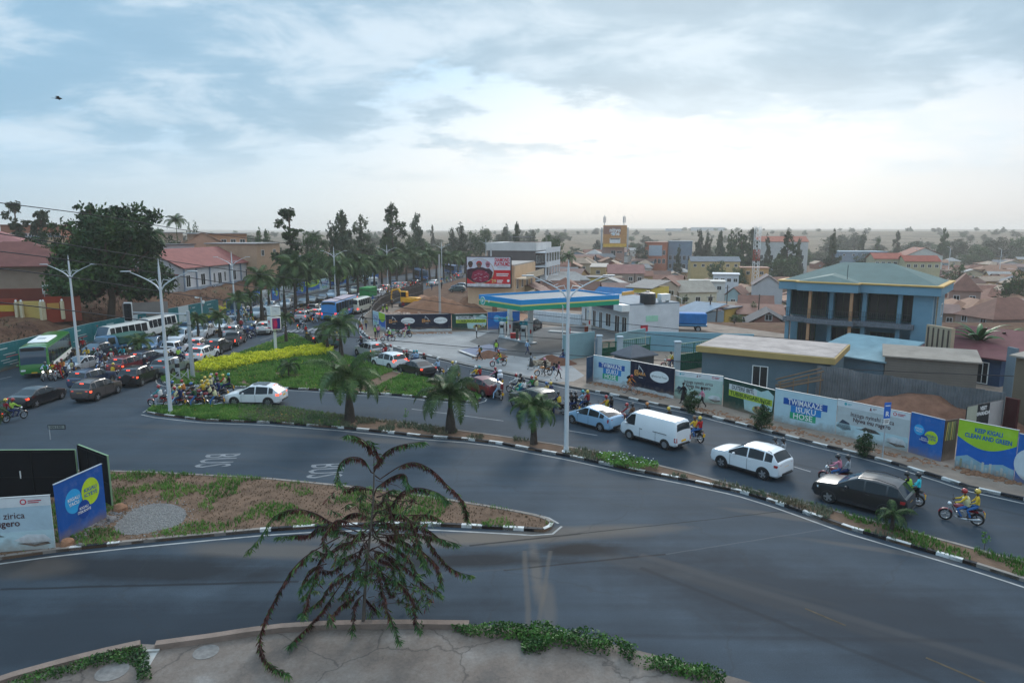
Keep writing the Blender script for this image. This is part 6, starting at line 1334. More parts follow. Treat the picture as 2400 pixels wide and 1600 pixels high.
m=MB();m.bbox((-.2,0,ht+.12),(.9,.3,.1),.03,rz=.3);m.build('solar_unit',DKP,r_)
for i,(px,py) in enumerate([(844,766),(848,773),(844,775),(849,780)]):
 g=G(px,py,.12);r_=empty('marker_post',g,0);tag(r_,'%s red and white marker post on the curved pavement'%nth(i),'marker post','marker posts');m=MB();m.tube([(0,0,0),(0,0,.45)],[.13,.08],10);m.build('base',WHITE,r_);m=MB();m.tube([(0,0,.45),(0,0,.85)],[.12,.1],10);m.build('head',M(CN['red'],.5,name='red_plastic'),r_)
 # ================================================================ PETROL STATION
zt=6.3
A4=[D(1124,690,83.5),D(1221,703,76.7),D(1450,690,83.5),D(1352,676,91.5)]
cx_=sum(p.x for p in A4)/4;cy_=sum(p.y for p in A4)/4
r_=empty('station_canopy',(cx_,cy_,.12),0);tag(r_,'petrol station canopy with blue, yellow and green fascia','canopy')
pts=[(p.x-cx_,p.y-cy_) for p in A4]
BLC=M((.002,.25,.58),.4,var=.03,name='fascia_blue');YLC=M((.72,.58,.16),.4,var=.03,name='fascia_yellow');GRC=M((.003,.29,.15),.4,var=.03,name='fascia_green')
m=MB();m.prism(pts,5.05,5.75,0,bottom=True);m.build('canopy_deck',M((.5,.5,.5),.6,name='canopy_underside'),r_)
for i,(z0_,z1_,mt) in enumerate(((5.62,6.18,BLC),(5.45,5.62,YLC),(4.95,5.45,GRC))):
 m=MB();c4=[Vector(p) for p in pts]
 for a_,b_ in zip(c4,c4[1:]+c4[:1]):
  d=(b_-a_).normalized();n=Vector((d.y,-d.x));o_=.06
  q_=[a_+n*o_-d*.06,b_+n*o_+d*.06,b_-n*.06+d*.06,a_-n*.06-d*.06];m.prism([tuple(v) for v in q_],z0_,z1_,0,bottom=True)
 m.build('fascia',mt,r_)
m=MB();m.prism([(x*.975,y*.975) for x,y in pts],5.9,5.95);m.build('roof_sheet',M((.24,.25,.26),.7,0,.15,vs=.5,name='grey_roof'),r_)
cc=Vector(pts[0]).lerp(Vector(pts[1]),.10);d=(Vector(pts[1])-Vector(pts[0])).normalized();n=Vector((d.y,-d.x))
m=MB();m.plate(disc(0,0,.52,.5,24),0,.03);e1=m.build('emblem',WHITE,r_);e1.location=(cc.x+n.x*.11,cc.y+n.y*.11,5.5);e1.rotation_euler.z=math.atan2(d.y,d.x);m=MB();m.plate(disc(0,0,.44,.42,24),-.02,.01);m.build('emblem_disc',M((.05,.4,.35),.4,name='teal_disc'),e1);text('SP',e1,(0,-.03,0),.5,WHITE,bold=.03);text('SP',e1,(1.35,-.0,0),.36,WHITE,bold=.03,ext=.01)
COLM=M((.66,.66,.64),.5,var=.08,name='column_white')
for px,py in((1195,790),(1243,804),(1380,780)):
 g=G(px,py,.12);m=MB();m.bbox((g.x-cx_,g.y-cy_,2.5),(.5,.5,5.0),.03,rz=.5);c_=m.build('column',COLM,r_);text('SP',c_,(g.x-cx_-.12,g.y-cy_-.31,3.0),.34,M((.02,.15,.45),.5,name='sign_ink'),rot=(R(90),R(-90),R(-10)))
 m=MB();m.bbox((g.x-cx_+.02,g.y-cy_-.33,1.5),(.18,.12,.5),.04);m.build('extinguisher_box',M((.5,.02,.02),.4,name='red_box'),c_)
i_=empty('pump_island',G(1207,800,.12),0);
r_=i_;a_=G(1176,790,.12);b_=G(1252,806,.12);d=b_-a_;r_.location=(a_+b_)/2;r_.rotation_euler.z=math.atan2(d.y,d.x);tag(r_,'raised grey kerb island carrying the petrol pumps','kerb island');m=MB();m.bbox((0,0,.08),(d.length,1.1,.17),.04);m.build('island_slab',GREYP,r_)
for px,py,lab in((1178,788,'petrol pump behind the left canopy column'),(1228,798,'petrol pump beside the right canopy column')):
 g=G(px,py,.3);p_=empty('petrol_pump',g,R(-25));tag(p_,lab,'petrol pump','petrol pumps');m=MB();m.bbox((0,0,.95),(.75,.5,1.9),.04);m.build('cabinet',WHITE,p_);m=MB();m.bbox((0,0,2.25),(1.1,.3,.5),.03);m.build('header',M((.03,.32,.4),.5,name='pump_header'),p_);text('SP',p_,(0,-.17,2.25),.3,WHITE)
 m=MB();m.box((0,-.26,1.35),(.5,.02,.4));m.build('display',DKP,p_)
 for s in(-.28,.28):m=MB();m.tube([(s,-.28,1.7),(s*1.5,-.4,.9),(s*1.3,-.36,.4),(s,-.3,1.1)],.03,6);m.build('hose',BLACK,p_)
 m=MB();m.box((-.3,0,1.97),(.06,.06,.2));m.box((.3,0,1.97),(.06,.06,.2));m.build('bracket',GREYP,p_)
for px,py,w,h,c,lab in((1203,792,.75,.6,(.6,.03,.03),'red bin on the pump island'),(1222,796,.5,.55,(.6,.03,.03),'second red bin on the pump island near the right pump'),(1212,794,.35,1.2,(.1,.13,.1),'grey green cabinet between the red bins'),(1374,783,.5,1.0,(.25,.05,.02),'orange and brown drinks stand at the right canopy column'),(1334,784,.3,.9,(.5,.03,.03),'red fire extinguisher trolley on the rear pump slab')):
 g=G(px,py,.3 if py>785 else .14);m=MB();m.bbox((0,0,h/2),(w,w*.7,h),.06);m.bbox((0,0,h+.02),(w*1.08,w*.78,.06),.02);r2=m.build('bin' if 'bin' in lab else 'cabinet' if 'cabinet' in lab else 'stand',M(c,.5,var=.2,vs=5,name='plastic'),loc=g);tag(r2,lab,'bin' if 'bin' in lab else 'cabinet' if 'cabinet' in lab else 'stand')
g=G(1330,780,.12);m=MB();m.bbox((0,0,.09),(5.5,1.0,.18),.04);o=m.build('pump_slab',M((.45,.44,.42),.8,var=.1,name='pale_slab'),loc=g,rz=R(-25));tag(o,'pale concrete slab of the rear pump row','kerb island')
def win(parent,x,y,z,w,h,rz,fr=WHITE,gl=GLS,bars=1,name='window'):
 """window set into a wall plane; outward normal is local -y"""
 o=empty('tmp');bpy.data.objects.remove(o)
 m=MB();t=.07
 for c_,d_ in(((0,0,h/2-t/2),(w,.08,t)),((0,0,-h/2+t/2),(w,.08,t)),((-w/2+t/2,0,0),(t,.08,h-2*t)),((w/2-t/2,0,0),(t,.08,h-2*t))):m.box(c_,d_)
 for i in range(bars):m.box((-w/2+w*(i+1)/(bars+1),0,0),(.05,.06,h-2*t))
 f=m.build(name,fr,parent);f.location=(x,y,z);f.rotation_euler.z=rz
 m=MB();m.box((0,.0,0),(w-2*t,.02,h-2*t));m.build('pane',gl,f);return f
def building(name,A,B_,depth,h,wall,label,cat='building',roof='flat',rc=(.2,.2,.2),z=0,over=.3,rise=2.2,wins=(),group=None,back=True):
 """front wall from A to B (left to right on the picture), the body extends away behind it"""
 A=Vector(A);B_=Vector(B_);d=B_-A;L=math.hypot(d.x,d.y);rz=math.atan2(d.y,d.x);r_=empty(name,(A.x,A.y,z),rz);tag(r_,label,cat,group)
 wm=M(wall,.85,var=.13,vs=.6,bump=.15,name='wall');m=MB();m.box((L/2,depth/2,h/2-.3),(L,depth,h+.6));m.build('wall',wm,r_)
 rm=M(rc,.75,var=.22,vs=.7,bump=.2,name='roofing');m=MB();o_=over
 if roof=='flat':m.box((L/2,depth/2,h+.1),(L+o_*2,depth+o_*2,.2))
 elif roof=='hip':
  q_=min(L,depth)/2;pts_=[(-o_,-o_,h),(L+o_,-o_,h),(L+o_,depth+o_,h),(-o_,depth+o_,h),((q_,depth/2,h+rise) if L>depth else(L/2,q_,h+rise)),((L-q_,depth/2,h+rise) if L>depth else(L/2,depth-q_,h+rise))]
  low_=[(p[0],p[1],p[2]-.12) for p in pts_[:4]]
  m.add(pts_+low_,([(0,1,5,4),(1,2,5),(2,3,4,5),(3,0,4)] if L>depth else[(0,1,4),(1,2,5,4),(2,3,5),(3,0,4,5)])+[(6,7,1,0),(7,8,2,1),(8,9,3,2),(9,6,0,3),(9,8,7,6)])
 elif roof in('gable','gablex'):
  t=.1
  if roof=='gable':
   prof=[(-o_,h-.15),(depth/2,h+rise),(depth+o_,h-.15)]
   v_=[(x,y,zz+dz) for x in(-o_,L+o_) for y,zz in prof for dz in(0,t)]
   m.add(v_,[(1,7,9,3),(3,9,11,5),(0,2,8,6),(2,4,10,8),(0,6,7,1),(4,5,11,10),(0,1,3,2),(2,3,5,4),(6,8,9,7),(8,10,11,9)])
   for x in(.02,L-.02):MB().add([(x,0,h-.3),(x,depth,h-.3),(x,depth/2,h+rise-.12),(x+.05*(1 if x<1 else -1),0,h-.3),(x+.05*(1 if x<1 else -1),depth,h-.3),(x+.05*(1 if x<1 else -1),depth/2,h+rise-.12)],[(0,1,2),(5,4,3),(0,2,5,3),(1,4,5,2)]).build('gable',wm,r_)
  else:
   prof=[(-o_,h-.15),(L/2,h+rise),(L+o_,h-.15)]
   v_=[(x,y,zz+dz) for y in(-o_,depth+o_) for x,zz in prof for dz in(0,t)]
   m.add(v_,[(3,9,7,1),(5,11,9,3),(6,8,2,0),(8,10,4,2),(1,7,6,0),(10,11,5,4),(2,3,1,0),(4,5,3,2),(7,9,8,6),(9,11,10,8)])
   for y in(.02,depth-.02):MB().add([(0,y,h-.3),(L,y,h-.3),(L/2,y,h+rise-.12),(0,y+.05,h-.3),(L,y+.05,h-.3),(L/2,y+.05,h+rise-.12)],[(0,1,2),(5,4,3),(0,2,5,3),(1,4,5,2)]).build('gable',wm,r_)
 elif roof=='shed':m.add([(-o_,-o_,h),(L+o_,-o_,h),(L+o_,depth+o_,h+rise),(-o_,depth+o_,h+rise),(-o_,-o_,h-.12),(L+o_,-o_,h-.12),(L+o_,depth+o_,h+rise-.12),(-o_,depth+o_,h+rise-.12)],[(0,1,2,3),(7,6,5,4),(4,5,1,0),(5,6,2,1),(6,7,3,2),(7,4,0,3)])
 if roof:m.build('roof',rm,r_)
 for side,u,zz,w,hh,nm_ in wins:
  if side=='f':win(r_,u*L,-.025,zz,w,hh,0,name=nm_)
  elif side=='l':win(r_,-.025,u*depth,zz,w,hh,R(-90),name=nm_)
  elif side=='r':win(r_,L+.025,u*depth,zz,w,hh,R(90),name=nm_)
 return r_,L
A=G(1363,757,0);Bc=G(1473,787,0);Cc=G(1572,778,0)
r_,L=building('petrol_station_shop',A,Bc,8.0,4.1,(.62,.63,.65),'white petrol station shop with a dark blue fascia','shop','flat',(.22,.26,.3),over=-.05,wins=[('f',.12,1.5,.9,2.0,'window'),('f',.3,1.25,1.0,2.4,'door'),('f',.44,1.25,1.0,2.4,'door'),('f',.60,1.5,1.5,1.9,'window'),('f',.78,1.25,1.3,2.4,'door'),('f',.92,1.3,1.3,2.3,'door')])
m=MB();m.bbox((L*.42,-.55,3.75),(L*.86,1.2,.85),.03);m.build('fascia',M((.012,.022,.06),.4,name='navy_fascia'),r_);m=MB();m.bbox((L*.93,-.6,3.75),(L*.16,1.25,.9),.03);f_=m.build('fascia_end',WHITE,r_);text('SP',r_,(L*.3,-1.17,3.78),.5,M((.2,.3,.4),.5,name='faint_letters'));m=MB();m.box((L+.03,2.4,.9),(.12,1.1,.9));m.build('hydrant_box',M((.5,.02,.04),.4,name='red_box'),r_)
m=MB();m.box((L+.02,3.6,2.2),(.06,1.9,.8));m.build('wall_sign',M((.35,.6,.45),.6,var=.1,name='pale_green'),r_)
q_=r_.matrix_world;mw_=Matrix.Translation(r_.location)@Matrix.Rotation(r_.rotation_euler.z,4,'Z')
p_=mw_@Vector((L*.96,3.2,4.2));m=MB();m.lathe([(1.05,0),(1.05,.1)]+[(1.05+.04*(i%2),.1+i*.14) for i in range(9)]+[(1.0,1.45),(.4,1.62),(.3,1.68),(.28,1.72)],n=22);o=m.build('water_tank',M((.015,.018,.022),.4,var=.1,name='black_plastic'),smooth=True,loc=p_);tag(o,'black ribbed water tank on the station shop roof','water tank')
p_=mw_@Vector((L*1.0-.6,5.8,4.2));m=MB();m.bbox((0,0,.8),(1.5,1.0,.9),.04);m.box((-.6,0,.2),(.08,.8,.4));m.box((.6,0,.2),(.08,.8,.4));o=m.build('air_unit',WHITE,loc=p_,rz=.4);tag(o,'white box unit on the shop roof right of the water tank','air unit')
r_,L=building('low_white_wall',G(1120,722,0),G(1225,732,0),.3,1.8,(.55,.5,.42),'low cream wall with vertical bars behind the red building site','wall',None)
m=MB();
for i in range(40):m.box((L*(i+.5)/40,.15,2.2),(.05,.05,.8))
m.box((L/2,.15,2.62),(L,.06,.06));m.build('railing',WHITE,r_)
r_,L=building('sloping_white_wall',G(1250,752,0),G(1362,764,0),.3,1.7,(.6,.62,.64),'white railing wall sloping down beside the station shop','wall',None)
m=MB()
for i in range(30):m.box((L*(i+.5)/30,-.02,1.1),(.05,.05,1.0))
m.build('railing',M((.75,.76,.78),.5,name='rail_white'),r_)
A=D(1378,676,108);Bc=D(1456,676,104);A.z=Bc.z=0
r_,L=building('shelter_roof',A,Bc,3.2,3.6,(.6,.6,.58),'blue sloping roof on a white and orange frame behind the canopy','building','shed',(.02,.14,.32),z=-.4,rise=1.9,over=.2);m=MB();m.box((L+.3,1.5,2.6),(.25,3.2,5.2));m.build('side_panel',M((.7,.38,.1),.5,name='orange_panel'),r_)
FEN2=M((.065,.058,.055),.7,.2,.3,vs=1.2,name='dark_sheet')
def corr_fence(pts,h,mat,label,name='corrugated_fence',z=0,amp=.035,pitch=.16,group=None,posts=False):
 P=resample(pts,pitch/2);r_=empty(name,(P[0].x,P[0].y,z));tag(r_,label,'fence',group);m=MB();vs=[];n=len(P);rr_=random.Random(n)
 for i,p in enumerate(P):
  d=(P[min(i+1,n-1)]-P[max(0,i-1)]);d=d.normalized();nn=Vector((-d.y,d.x))*(amp if i%2 else -amp);q_=p+nn-P[0];hh=h+.05*math.sin(i*.11)+.03*((i//10)%3)
  for zz in(0,hh):vs+=[(q_.x,q_.y,zz)]
 m.add(vs,[(2*i,2*i+2,2*i+3,2*i+1) for i in range(n-1)]);o=m.build('sheeting',mat,r_);s_=o.modifiers.new('t','SOLIDIFY');s_.thickness=.012
 m=MB();
 for zz in(h*.3,h*.85):m.tube([(p.x-P[0].x,p.y-P[0].y+.08,zz) for p in P[::8]],.025,4)
 m.build('rail',GREYP,r_);return r_
fp=[tuple(G(a,b,.1)[:2]) for a,b in((875,765),(873,754),(878,742),(893,726),(912,716),(935,706),(960,699),(992,690))]
corr_fence(fp,2.5,FEN2,'dark brown sheet metal fence curving round the building site',z=.1,pitch=.3)
a_=D(1916,859,56);b_=D(2357,926,46);a_.z=b_.z=0
corr_fence([(a_.x,a_.y),(a_.x*.5+b_.x*.5,a_.y*.5+b_.y*.5-.1),(b_.x,b_.y)],2.85,M((.20,.21,.22),.5,.45,.35,vs=.8,name='galvanised_sheet'),'long grey corrugated metal fence behind the right hoardings',z=.05,pitch=.2)
mnd=MB();r9=random.Random(2);a0=G(2010,1000,0);
def mound(cx,cy,rx,ry,h,mat,label,seed=0,z=.1,name='earth_mound',rz=0):
 m=MB();k=16;n=30;vs=[]
 for i in range(k+1):
  r1=i/k
  for j in range(n):
   a=2*math.pi*j/n;x=rx*r1*math.cos(a);y=ry*r1*math.sin(a);e=mnoise.noise(Vector((x*.8+seed,y*.8,seed)))*.3*h*(1-r1)+mnoise.noise(Vector((x*3+seed,y*3,seed)))*.07*h*(1-r1**2);vs.append((x,y,h*(1-r1**1.35)+e))
 m.add(vs,[(i*n+j,(i+1)*n+j,(i+1)*n+(j+1)%n,i*n+(j+1)%n) for i in range(k) for j in range(n)]);o=m.build(name,mat,smooth=True,loc=(cx,cy,z),rz=rz,ang=180);tag(o,label,'earth mound');return o
EARTH=M((.2,.1,.065),.95,var=.3,vs=1.5,bump=1,name='heaped_earth');DEAR=M((.15,.07,.045),.95,var=.25,vs=2,bump=1,name='dark_earth')
mound(31,49.5,7,3.4,1.9,EARTH,'dry earth mound between the grey hoarding and the metal fence',3,rz=-.5)
g=G(1296,852,.12);mound(g.x,g.y,2.6,1.4,.95,DEAR,'small heap of dark brown earth by the pale blue wall',5)
g=G(1140,836,.12);mound(g.x+.4,g.y,2.1,1.2,.75,EARTH,'heap of earth and brick rubble beside the fallen hoarding',8);rubble(1118,840,1175,832,160,.1,ROCK,'broken brick rubble round the fallen hoarding',wid=.5,seed=44,z=.14)
g=G(1265,856,.12);m=MB();r4=random.Random(9)
for i in range(60):m.bbox((r4.gauss(0,.6),r4.gauss(0,.35),abs(r4.gauss(.2,.22))),(.3,.2,.14),.02,rz=r4.uniform(0,3))
o=m.build('brick_pile',M((.4,.33,.25),.9,var=.2,name='pale_brick'),loc=g);tag(o,'pile of pale bricks left of the dark earth heap','bricks',kind='stuff')
g=G(1015,738,.1);mound(g.x,g.y+3,7.5,5,2.9,M((.24,.12,.07),.95,var=.25,vs=.7,bump=1,name='site_earth'),'large reddish earth mound on the building site',11);mound(g.x+5.5,g.y+6,4.5,4,2.4,M((.2,.1,.06),.95,var=.3,vs=.8,bump=1,name='site_earth2'),'second darker mound beside the large site mound',12)
g=G(930,743,.1);r4=random.Random(10);m=MB()
for i in range(140):rock(m,r4.gauss(0,1.3),r4.gauss(0,.8),max(0,.8-abs(r4.gauss(0,.5)))*.8,(.35*r4.uniform(.4,1),.22,.14),r4)
o=m.build('concrete_rubble',M((.42,.3,.24),.9,var=.25,vs=2,name='pale_rubble'),smooth=True,loc=g);tag(o,'pile of broken pale concrete by the two workers','rubble',kind='stuff')
g=G(972,716,.14);r_=empty('excavator',(g.x-.6,g.y-2.5,.14),R(165));tag(r_,'yellow excavator standing behind the site mound','excavator');YM=M((.72,.36,.03),.5,var=.12,name='machine_yellow')
for s in(1,-1):
 m=MB();m.bbox((0,s*1.0,.4),(3.4,.5,.8),.3);m.build('track',DKP,r_)
m=MB();m.bbox((-.3,0,1.35),(3.2,2.3,.9),.15);m.build('body',YM,r_);m=MB();m.bbox((.7,.6,2.3),(1.2,.95,1.3),.08);c_=m.build('cab',YM,r_);m=MB();m.box((.7,1.085,2.4),(.95,.02,.9));m.box((1.31,.6,2.4),(.02,.8,.9));m.box((.7,.115,2.4),(.95,.02,.9));m.build('cab_glass',GLS,c_)
m=MB();m.tube([(1.0,-.3,1.6),(2.3,-.3,3.3),(3.6,-.3,2.9)],[.2,.24,.14],6);m.build('boom',YM,r_);m=MB();m.tube([(3.6,-.3,2.9),(3.8,-.3,1.3)],[.15,.1],6);m.build('stick',YM,r_);m=MB();m.bbox((3.6,-.3,.9),(.7,.8,.6),.15);m.build('bucket',DKP,r_)
# ================================================================ TREES AND PLANTS
LF={'dark':leafmat('dark_foliage',[(.010,.026,.012),(.028,.062,.018),(.075,.13,.03)],.7,4.5,fine=11),'mid':leafmat('foliage',[(.025,.055,.02),(.05,.10,.032),(.10,.16,.05)],.7,4.0,fine=10),'olive':leafmat('olive_foliage',[(.03,.045,.028),(.06,.08,.042),(.10,.12,.062)],.75,4.0,fine=10),'palm':leafmat('palm_leaf',[(.020,.048,.014),(.05,.095,.026),(.10,.15,.042)],.55,.8,fine=2),'banana':leafmat('banana_leaf',[(.02,.08,.02),(.04,.13,.035),(.08,.2,.05)],.45,.8,fine=2),'bush':leafmat('bush_leaf',[(.01,.03,.012),(.025,.06,.018),(.05,.10,.03)],.7,1.5,fine=4)}
BARK=M((.10,.075,.055),.9,var=.3,vs=3,bump=1,name='bark');PBARK=M((.075,.06,.05),.9,var=.35,vs=2,bump=1,name='palm_bark')
def crown(blobs,n,s,seed,hang=0.0,core=.35):
 r=random.Random(seed);V=[];Fc=[];wt=[b[3]*b[4]*b[5] for b in blobs];tot=sum(wt)
 for b,w in zip(blobs,wt):
  k=int(n*w/tot)
  cl=[(r.gauss(0,1),r.gauss(0,1),r.gauss(0,1),r.uniform(.5,1.04)) for _ in range(max(6,k//26))]
  for i in range(k):
   c=cl[r.randrange(len(cl))];v=Vector(c[:3]).normalized()*c[3];p=Vector((b[0]+v.x*b[3]+r.gauss(0,.2)*b[3],b[1]+v.y*b[4]+r.gauss(0,.2)*b[4],b[2]+v.z*b[5]+r.gauss(0,.2)*b[5]))
   nn=Vector((r.gauss(0,1),r.gauss(0,1),r.gauss(.4,1))).normalized();u=nn.orthogonal();u.rotate(Matrix.Rotation(r.uniform(0,6.28),3,nn));u=u.normalized()
   if hang:u=(u+Vector((0,0,-hang))).normalized();nn=u.orthogonal().normalized()
   w2=nn.cross(u);a=s*r.uniform(.5,1.35);o=len(V);V+=[p-u*a,p+w2*a*.5+u*a*.1,p+u*a,p-w2*a*.5+u*a*.1];Fc.append((o,o+1,o+2,o+3))
 return V,Fc
def tree_mesh(kind,seed,n):
 r=random.Random(seed);tr=MB();bl=[]
 if kind=='broad':
  tr.tube([(0,0,0),(.03,0,.2),(.0,.02,.45)],[.035,.026,.02],8)
  for i in range(34):
   a=r.uniform(0,6.28);d=r.uniform(.12,.40);z=r.uniform(.22,.93);sc_=r.uniform(.07,.16)*(1.2-z*.45);d*=(1.15-abs(z-.55));x,y=d*math.cos(a),d*math.sin(a);bl.append((x,y,z,sc_,sc_,sc_*.8));tr.tube([(0,.01,.3),(x*.5,y*.5,z*.75),(x,y,z)],[.018,.012,.005],5)
  bl.append((0,0,.58,.22,.22,.26));V,Fc=crown(bl,n,.019,seed)
 elif kind=='cas':
  tr.tube([(0,0,0),(.01,0,.5),(0,0,.98)],[.022,.014,.003],7)
  for i in range(46):
   a=r.uniform(0,6.28);z=r.uniform(.12,.97);d=(.27*(1-z)**.6+.025)*r.uniform(.15,1.15);x,y=d*math.cos(a),d*math.sin(a);q_=.045+.07*(1-z);bl.append((x,y,z,q_,q_,.07+.04*(1-z)));tr.tube([(0,0,z-.1),(x,y,z)],[.007,.003],4)
  V,Fc=crown(bl,n,.022,seed,.3)
 elif kind=='thin':
  tr.tube([(0,0,0),(.01,0,.5),(-.01,0,.97)],[.02,.012,.004],7)
  for i in range(34):
   a=r.uniform(0,6.28);z=r.choice([r.uniform(.15,.5),r.uniform(.3,.97)]);d=r.uniform(.01,.2)*(1.25-z*.75);x,y=d*math.cos(a),d*math.sin(a);q_=r.uniform(.03,.07);bl.append((x,y,z,q_,q_,q_*.9));tr.tube([(0,0,z-.12),(x*.6,y*.6,z-.05),(x,y,z)],[.008,.005,.003],4)
  V,Fc=crown(bl,n,.02,seed)
 elif kind=='cyp':
  tr.tube([(0,0,0),(0,0,.5)],[.02,.01],6)
  for i in range(14):z=.08+.9*i/13;q_=.115*math.sin(math.pi*min(1,(z*.88+.1)))+.015;bl.append((r.gauss(0,.008),r.gauss(0,.008),z,q_,q_,.07))
  V,Fc=crown(bl,n,.018,seed)
 elif kind=='round':
  tr.tube([(0,0,0),(0,0,.5)],[.03,.02],6)
  for i in range(9):a=r.uniform(0,6.28);d=r.uniform(.1,.3);bl.append((d*math.cos(a),d*math.sin(a),r.uniform(.3,.8),.2,.2,.17))
  bl.append((0,0,.5,.33,.33,.38));V,Fc=crown(bl,n,.028,seed)
 elif kind=='bush':
  tr.tube([(0,0,0),(0,0,.4)],[.03,.015],6)
  for i in range(10):z=.1+.85*i/9;q_=.32*math.sin(math.pi*min(.98,z*.75+.18))+.02;a=r.uniform(0,6.28);bl.append((.06*math.cos(a),.06*math.sin(a),z,q_,q_,.12))
  V,Fc=crown(bl,n,.035,seed)
 me=bpy.data.meshes.new('crown');me.from_pydata(V,[],Fc);me.materials.append(LF['mid']);return me,tr.mesh('trunk',[BARK],True)
TM={}
for k,ns,cnt in(('broad',3,5200),('cas',3,8500),('thin',2,5200),('cyp',1,1800),('round',2,3400),('bush',2,2600)):TM[k]=[tree_mesh(k,10+i*7+len(k),cnt) for i in range(ns)]
BIG=tree_mesh('broad',77,26000)
def tree(kind,loc,h,w,leaf,label,v=0,cat='tree',group='trees',name=None,wf=None,big=False):
 cm,tm=BIG if big else TM[kind][v%len(TM[kind])];base={'broad':.86,'cas':.62,'thin':.42,'cyp':.25,'round':.95,'bush':.72}[kind]
 r_=empty(name or{'broad':'broadleaf_tree','cas':'casuarina_tree','thin':'tall_tree','cyp':'cypress_tree','round':'round_tree','bush':'shrub'}[kind],loc,(v*1.7)%6.28);r_.scale=(w/base,w/base,h);tag(r_,label,cat,group)
 part('trunk',tm,parent=r_);c=part('crown',cm,parent=r_);objmat(c,0,LF[leaf]);return r_
def tree_px(kind,px,top,dist,wpx,leaf,label,v=0,zb=None,**k):
 while dist>110 and road_free((px-1200)/1600*dist*1.02,dist):dist*=1.03
 t=D(px,top,dist);z=hz(t.x,dist) if zb is None else zb;wd=wpx/1600*(dist*.987+2);return tree(kind,(t.x,dist,z-.1),t.z-z,wd,leaf,label,v,**k)
tree_px('broad',232,458,95,240,'dark','huge dark green tree behind the left lamp post',big=True)
tree_px('broad',150,515,96,90,'dark','dark lower tree at the left side of the huge tree',1)
tree_px('thin',32,474,150,80,'olive','sparse tree against the sky at the far left',0,group='trees on the left skyline');tree_px('thin',92,490,150,70,'olive','smaller sparse tree right of the far left one',1,group='trees on the left skyline')
tree_px('round',70,545,118,120,'dark','dark hedge like tree behind the brown roofed house',0);tree_px('round',110,560,112,110,'dark','dense bush at the ridge end of the brown roof',1)
tree_px('round',385,550,150,80,'olive','round bushy tree right of the huge dark tree',1);tree_px('round',345,530,118,60,'mid','leafy tree peeping out right of the huge tree',0)
tree_px('cyp',441,520,190,18,'mid','left one of two narrow cypress trees',0,group='narrow cypress trees');tree_px('cyp',455,515,190,20,'mid','right one of two narrow cypress trees',1,group='narrow cypress trees')
sk=[('thin',677,490,140,95,'dark','tall ragged tree rising left of the palm avenue'),('round',680,590,138,75,'mid','bushy growth round the foot of the tall ragged tree'),('cas',800,500,165,95,'olive','widest feathery casuarina tree left of centre'),('cas',845,507,172,75,'olive','feathery casuarina merging with the widest one'),('cas',776,523,160,50,'olive','leaning narrow casuarina at the left of the group'),('cas',918,482,180,85,'dark','tallest dark pointed tree near the middle of the skyline'),('cas',977,503,190,60,'olive','paler pointed tree right of the tallest one'),('cas',1080,523,215,60,'olive','airy tree left of the round tree above the red billboard'),('round',1127,530,222,66,'mid','round crowned tree above the red billboard'),('cas',1060,535,210,40,'olive','thin airy tree farther left above the billboard'),('cas',1185,527,250,36,'olive','left one of two airy trees above the white block'),('cas',1211,524,255,36,'olive','right one of two airy trees above the white block'),('round',1245,535,300,30,'olive','small hazy tree right of the airy pair'),('round',1300,548,230,50,'mid','leafy tree behind the white office block'),('round',1280,552,235,40,'mid','leafy tree touching the white office block'),('broad',725,535,170,45,'mid','fan shaped green tree between the two skyline groups'),('round',745,575,160,60,'mid','green crown behind the far lamp'),('round',760,600,150,90,'olive','olive green crown low behind the far lamp'),('round',870,565,170,80,'mid','yellow green crown below the tallest pointed tree'),('round',935,560,175,90,'mid','broad green crown in the middle of the avenue'),('round',990,560,190,80,'mid','green crown left of the concrete pole'),('round',1040,570,195,80,'olive','green crown behind the concrete pole'),('round',1085,590,200,60,'mid','green crown left of the red billboard'),('round',700,620,140,60,'mid','leafy crown by the grey roofed house'),('round',640,560,200,60,'olive','far crown left of the tall ragged tree'),('cas',605,535,210,30,'mid','first upright tree right of the peach coloured house'),('cas',622,540,215,28,'mid','second upright tree right of the peach coloured house'),('cyp',628,538,205,16,'mid','slim tree right of the peach coloured house'),('round',590,560,190,50,'mid','tree leaning over the peach coloured house'),('cas',1013,528,420,14,'olive','lone thin tree on the hazy horizon'),('round',820,590,165,80,'olive','dusty crown below the widest casuarina')]
for i,(k,px,tp,ds,w,lf,lab) in enumerate(sk):tree_px(k,px,tp,ds,w,lf,lab,i)
